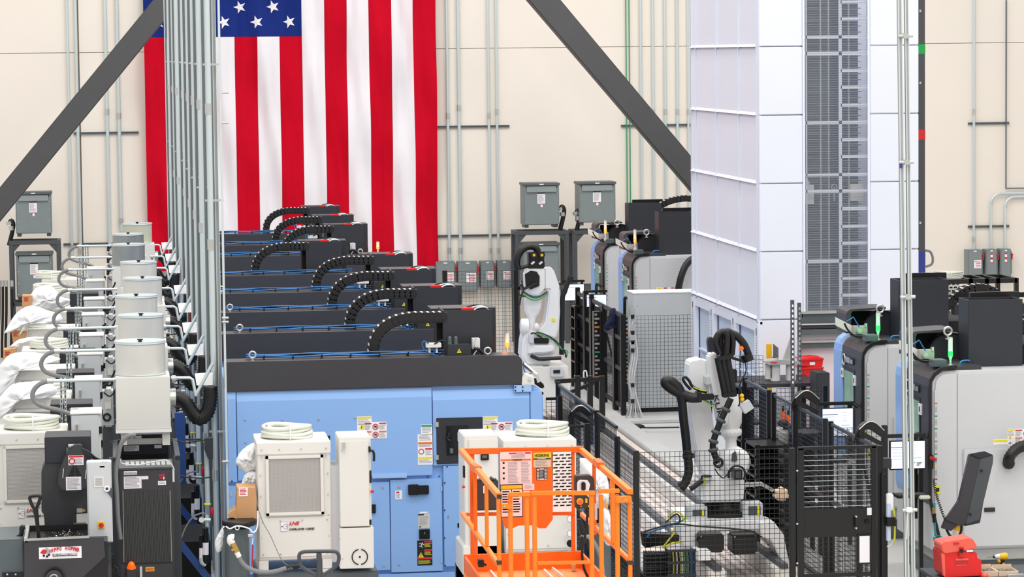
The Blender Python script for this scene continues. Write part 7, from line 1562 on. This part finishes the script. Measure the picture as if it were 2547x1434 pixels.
m = MB('black_rubber')
for k, l in enumerate(([(1440, 1290), (1448, 1330), (1444, 1380)], [(1446, 1310), (1460, 1350), (1474, 1400)], [(1444, 1330), (1470, 1340), (1492, 1380), (1500, 1430)])): solo(MB('black_rubber' if k < 2 else 'conduit_grey').tube(pts(28.0, l+[(l[-1][0]+4, 1500), (l[-1][0]+4, 1600)]), .022, 8, 4), 'coolant_hose', ('black', 'black', 'grey')[k]+' hose behind the orange lift, '+('left', 'middle', 'right')[k], 'hose', 'hoses behind the lift')
x0, x1, _, z1 = rect(1484, 1310, 1510, 1320, 28.6); c = (x0+x1)/2; t = thing('cyclone_filter', 'dark slate filter cylinder half hidden behind the lift rails', 'filter', (c, 28.75, 0)); part(MB('slate').cyl((c, 28.75, 0), (c, 28.75, z1), .11, n=28), 'vessel', t); m = MB('pure_white').ball(P(1508, 1313, 28.6), .03, 10, 6); part(m, 'white_port', t)
# ------------------------------------------------------------------ bottom right: toolbox, drill, cartons on a cart
Y = 29.6; zc = P(2420, 1432, Y).z-.02; x0, x1 = P(2330, 1430, Y).x, P(2600, 1430, Y).x
t = thing('tool_cart', 'cart carrying the red toolbox and cartons at the bottom right', 'cart', ((x0+x1)/2, Y+.3, 0)); part(MB('steel_frame').box(x0, x1, Y-.1, Y+.7, zc-.03, zc), 'top', t, bev=.004)
for x in (x0+.02, x1-.07):
    for y in (Y-.08, Y+.63): part(MB('steel_frame').box(x, x+.05, y, y+.05, 0, zc-.03), 'leg', t)
t = thing('toolbox', 'open red plastic toolbox with a salmon lid and black latch', 'toolbox', P(2385, 1434, Y)); t.location.z = zc
poly(t, [(2352, 1366), (2430, 1374), (2431, 1388), (2441, 1391), (2442, 1431), (2350, 1436), (2344, 1425), (2341, 1372)], Y, .32, 'red_plastic', 'body', .006)
poly(t, [(2341, 1354), (2350, 1348), (2414, 1338), (2420, 1340), (2430, 1356), (2430, 1362), (2396, 1370), (2350, 1376), (2344, 1372)], Y-.02, .3, 'red_lid', 'lid', .008)
poly(t, [(2341, 1374), (2350, 1378), (2352, 1436), (2346, 1430)], Y-.03, .03, 'red_lid', 'left_edge', .003)
part(MB('black_steel').cyl(P(2392, 1369, Y-.03), P(2392, 1369, Y-.06), .022, n=14), 'latch_knob', t); m = MB('red_plastic').pbox(2386, 1360, 2398, 1384, Y-.03, .03); part(m, 'latch_strap', t, bev=.003)
m = MB('red_lid').pbox(2376, 1388, 2409, 1393, Y-.012, .02); m.pbox(2378, 1404, 2406, 1406, Y-.006, .01); part(m, 'front_grip', t, bev=.002); part(MB('red_part').pbox(2378, 1393, 2408, 1404, Y-.004, .01), 'grip_recess', t); part(MB('red_part').pbox(2372, 1349, 2386, 1353, Y-.03, .01), 'handle_recess', t)
part(MB('paper').pbox(2404, 1367, 2420, 1372, Y-.01, .02), 'papers', t)
for i, (a, b) in enumerate(((2442, 2482), (2484, 2533))):
    t = thing('parts_carton', 'open pale cardboard tray of bolts, %s of two' % ('left', 'right')[i], 'carton', P((a+b)/2, 1434, Y+.05), 'pale parts cartons'); t.location.z = zc
    xa, xb, z0, z1 = rect(a, 1420, b, 1437, Y+.05); z0 = zc
    for q in ((xa, xb, Y+.05, Y+.06), (xa, xb, Y+.3, Y+.31), (xa, xa+.01, Y+.06, Y+.3), (xb-.01, xb, Y+.06, Y+.3)): part(MB('kraft_pale').box(*q, z0, z1+(.03 if q[2] > Y+.2 else 0)), 'wall', t)
    m = MB('alu'); random.seed(i)
    for k in range(70): c = Vector((random.uniform(xa+.02, xb-.02), random.uniform(Y+.08, Y+.28), z1-.01)); m.cyl(c-Vector((0, 0, .03)), c, .009, n=6)
    part(m, 'bolts', t, stuff=True)
t = thing('impact_driver', 'yellow and black cordless driver pointing left behind the cartons', 'drill', P(2502, 1420, Y+.42)); t.location.z = zc
Yd = Y+.42
p = lambda a, b: P(a, b, Yd)
part(MB('yellow_paint').tube([p(2486, 1383), p(2489, 1383), p(2502, 1382), p(2506, 1382)], [.024, .036, .038, .026], 16), 'motor_housing', t); part(MB('zinc').tube([p(2474, 1384), p(2478, 1384), p(2486, 1383)], [.016, .026, .032], 14), 'gear_nose', t); part(MB('black_steel').cyl(p(2470, 1384), p(2475, 1384), .014, n=10), 'chuck', t); part(MB('steel_frame').cyl(p(2454, 1385), p(2471, 1384), .003, n=6), 'bit', t)
part(MB('black_rubber').ppoly([(2487, 1390), (2497, 1388), (2503, 1406), (2502, 1412), (2494, 1412), (2490, 1404)], Yd-.02, .04), 'grip', t, bev=.006); part(MB('yellow_paint').ppoly([(2480, 1390), (2488, 1389), (2490, 1398), (2484, 1398)], Yd-.02, .04), 'trigger_guard', t, bev=.004); part(MB('yellow_paint').ppoly([(2493, 1400), (2499, 1398), (2503, 1408), (2498, 1411)], Yd-.025, .05), 'grip_flank', t); part(MB('black_steel').box(P(2490, 1412, Yd).x, P(2508, 1412, Yd).x, Yd-.04, Yd+.05, zc, P(2498, 1411, Yd).z), 'battery', t, bev=.006)
m = MB('red_lid').ball(P(2449, 1430, Y-.02), (.04, .04, .03), 12, 8); solo(m, 'work_glove', 'crumpled reddish glove between toolbox and cartons', 'glove')
m = MB('ink_grey').ppoly([(2508, 1430), (2547, 1427), (2560, 1433), (2508, 1437)], Y-.02, .05); solo(m, 'printed_sheet', 'printed paper lying in front of the right carton', 'paper')
# ------------------------------------------------------------------ sub-parts: small pieces go under the part that carries them
SUB = {'transformer': {'rating_label': 'front_cover', 'screws': 'front_cover', 'name_plate': 'lid'},
 'disconnect_switch': {'red_handle': 'enclosure', 'warning_label': 'door', 'name_plate': 'door'},
 'lathe': {'window_pane': 'window_frame', 'gauge': 'window_frame', 'window_latch': 'window_frame', 'warning_triangle': 'junction_box', 'green_fitting': 'junction_box', 'rotary_switch': 'door_panel', 'plug_connector': 'door_panel', 'red_bracket': 'column_cover', 'loose_cable': 'column_cover', 'plate_bolts': 'bolted_plate'},
 'turning_center': {'window_frame': 'sliding_door', 'door_window': 'sliding_door', 'number_card': 'sliding_door', 'digit': 'sliding_door', 'door_handle': 'sliding_door', 'badge_field': 'badge', 'recessed_latch': 'access_door', 'stop_button': 'stop_switch_box'},
 'coolant_unit': {'filter_mat': 'filter_frame', 'filter_mesh': 'filter_frame', 'lettering': 'lower_panel', 'emblem': 'lower_panel'},
 'control_cabinet': {'latch': 'door', 'hinge': 'door', 'door_handle': 'door', 'display': 'door', 'ring_mark': 'lower_cabinet'},
 'self_dumping_hopper': {'lettering': 'sign_board', 'sign_band': 'sign_board', 'loader_pictogram': 'sign_board', 'pivot_bearing': 'front_plate'},
 'chip_conveyor': {'vent_slots': 'drive_cover', 'grab_bar': 'drive_cover'}, 'switch_cabinet': {'vent_filter': 'door', 'rotary_switch': 'door'},
 'oil_chiller': {'fins': 'grille_recess', 'edge_strip': 'grille_recess', 'latch': 'lower_door', 'top_grille': 'top_cover'},
 'mist_collector': {'wing_nut': 'end_cap', 'end_ring': 'filter_drum', 'hose_collar': 'suction_hose'},
 'scissor_lift': {'lettering': 'sign_panel', 'label_sticker': 'sign_panel', 'guard_slots': 'slotted_guard', 'emergency_stop': 'control_box', 'yellow_mark': 'control_box', 'joystick': 'joystick_panel', 'pouch_clasp': 'document_pouch'},
 'toolbox': {'grip_recess': 'body', 'front_grip': 'body', 'handle_recess': 'lid', 'latch_knob': 'latch_strap'}, 'impact_driver': {'bit': 'chuck'},
 'industrial_robot': {'protector_ring': 'process_hose', 'camera_lens': 'camera_box', 'flange_bolts': 'forearm_flange', 'round_socket': 'button_panel', 'teach_window': 'teach_box', 'lettering': 'upper_arm_plate', 'motor_bolt': 'drive_motor'},
 'monitor': {'screen': 'bezel'}, 'safety_gate': {'document_sheet': 'document_frame', 'grab_handle': 'solid_plate', 'latch': 'solid_plate', 'white_tag': 'solid_plate'},
 'storage_bin': {'label_sticker': 'tub'}, 'cyclone_filter': {'white_collar': 'brass_valve'}}
index_kids(); base = lambda n: n.split('.')[0]
for root in [o for o in bpy.data.objects if not o.parent and base(o.name) in SUB]:
    mp = SUB[base(root.name)]; kids = KIDS.get(root.name, [])
    for k in kids:
        tg = mp.get(base(k.name))
        if tg:
            for q in kids:
                if base(q.name) == tg and q is not k: k.parent = q; break
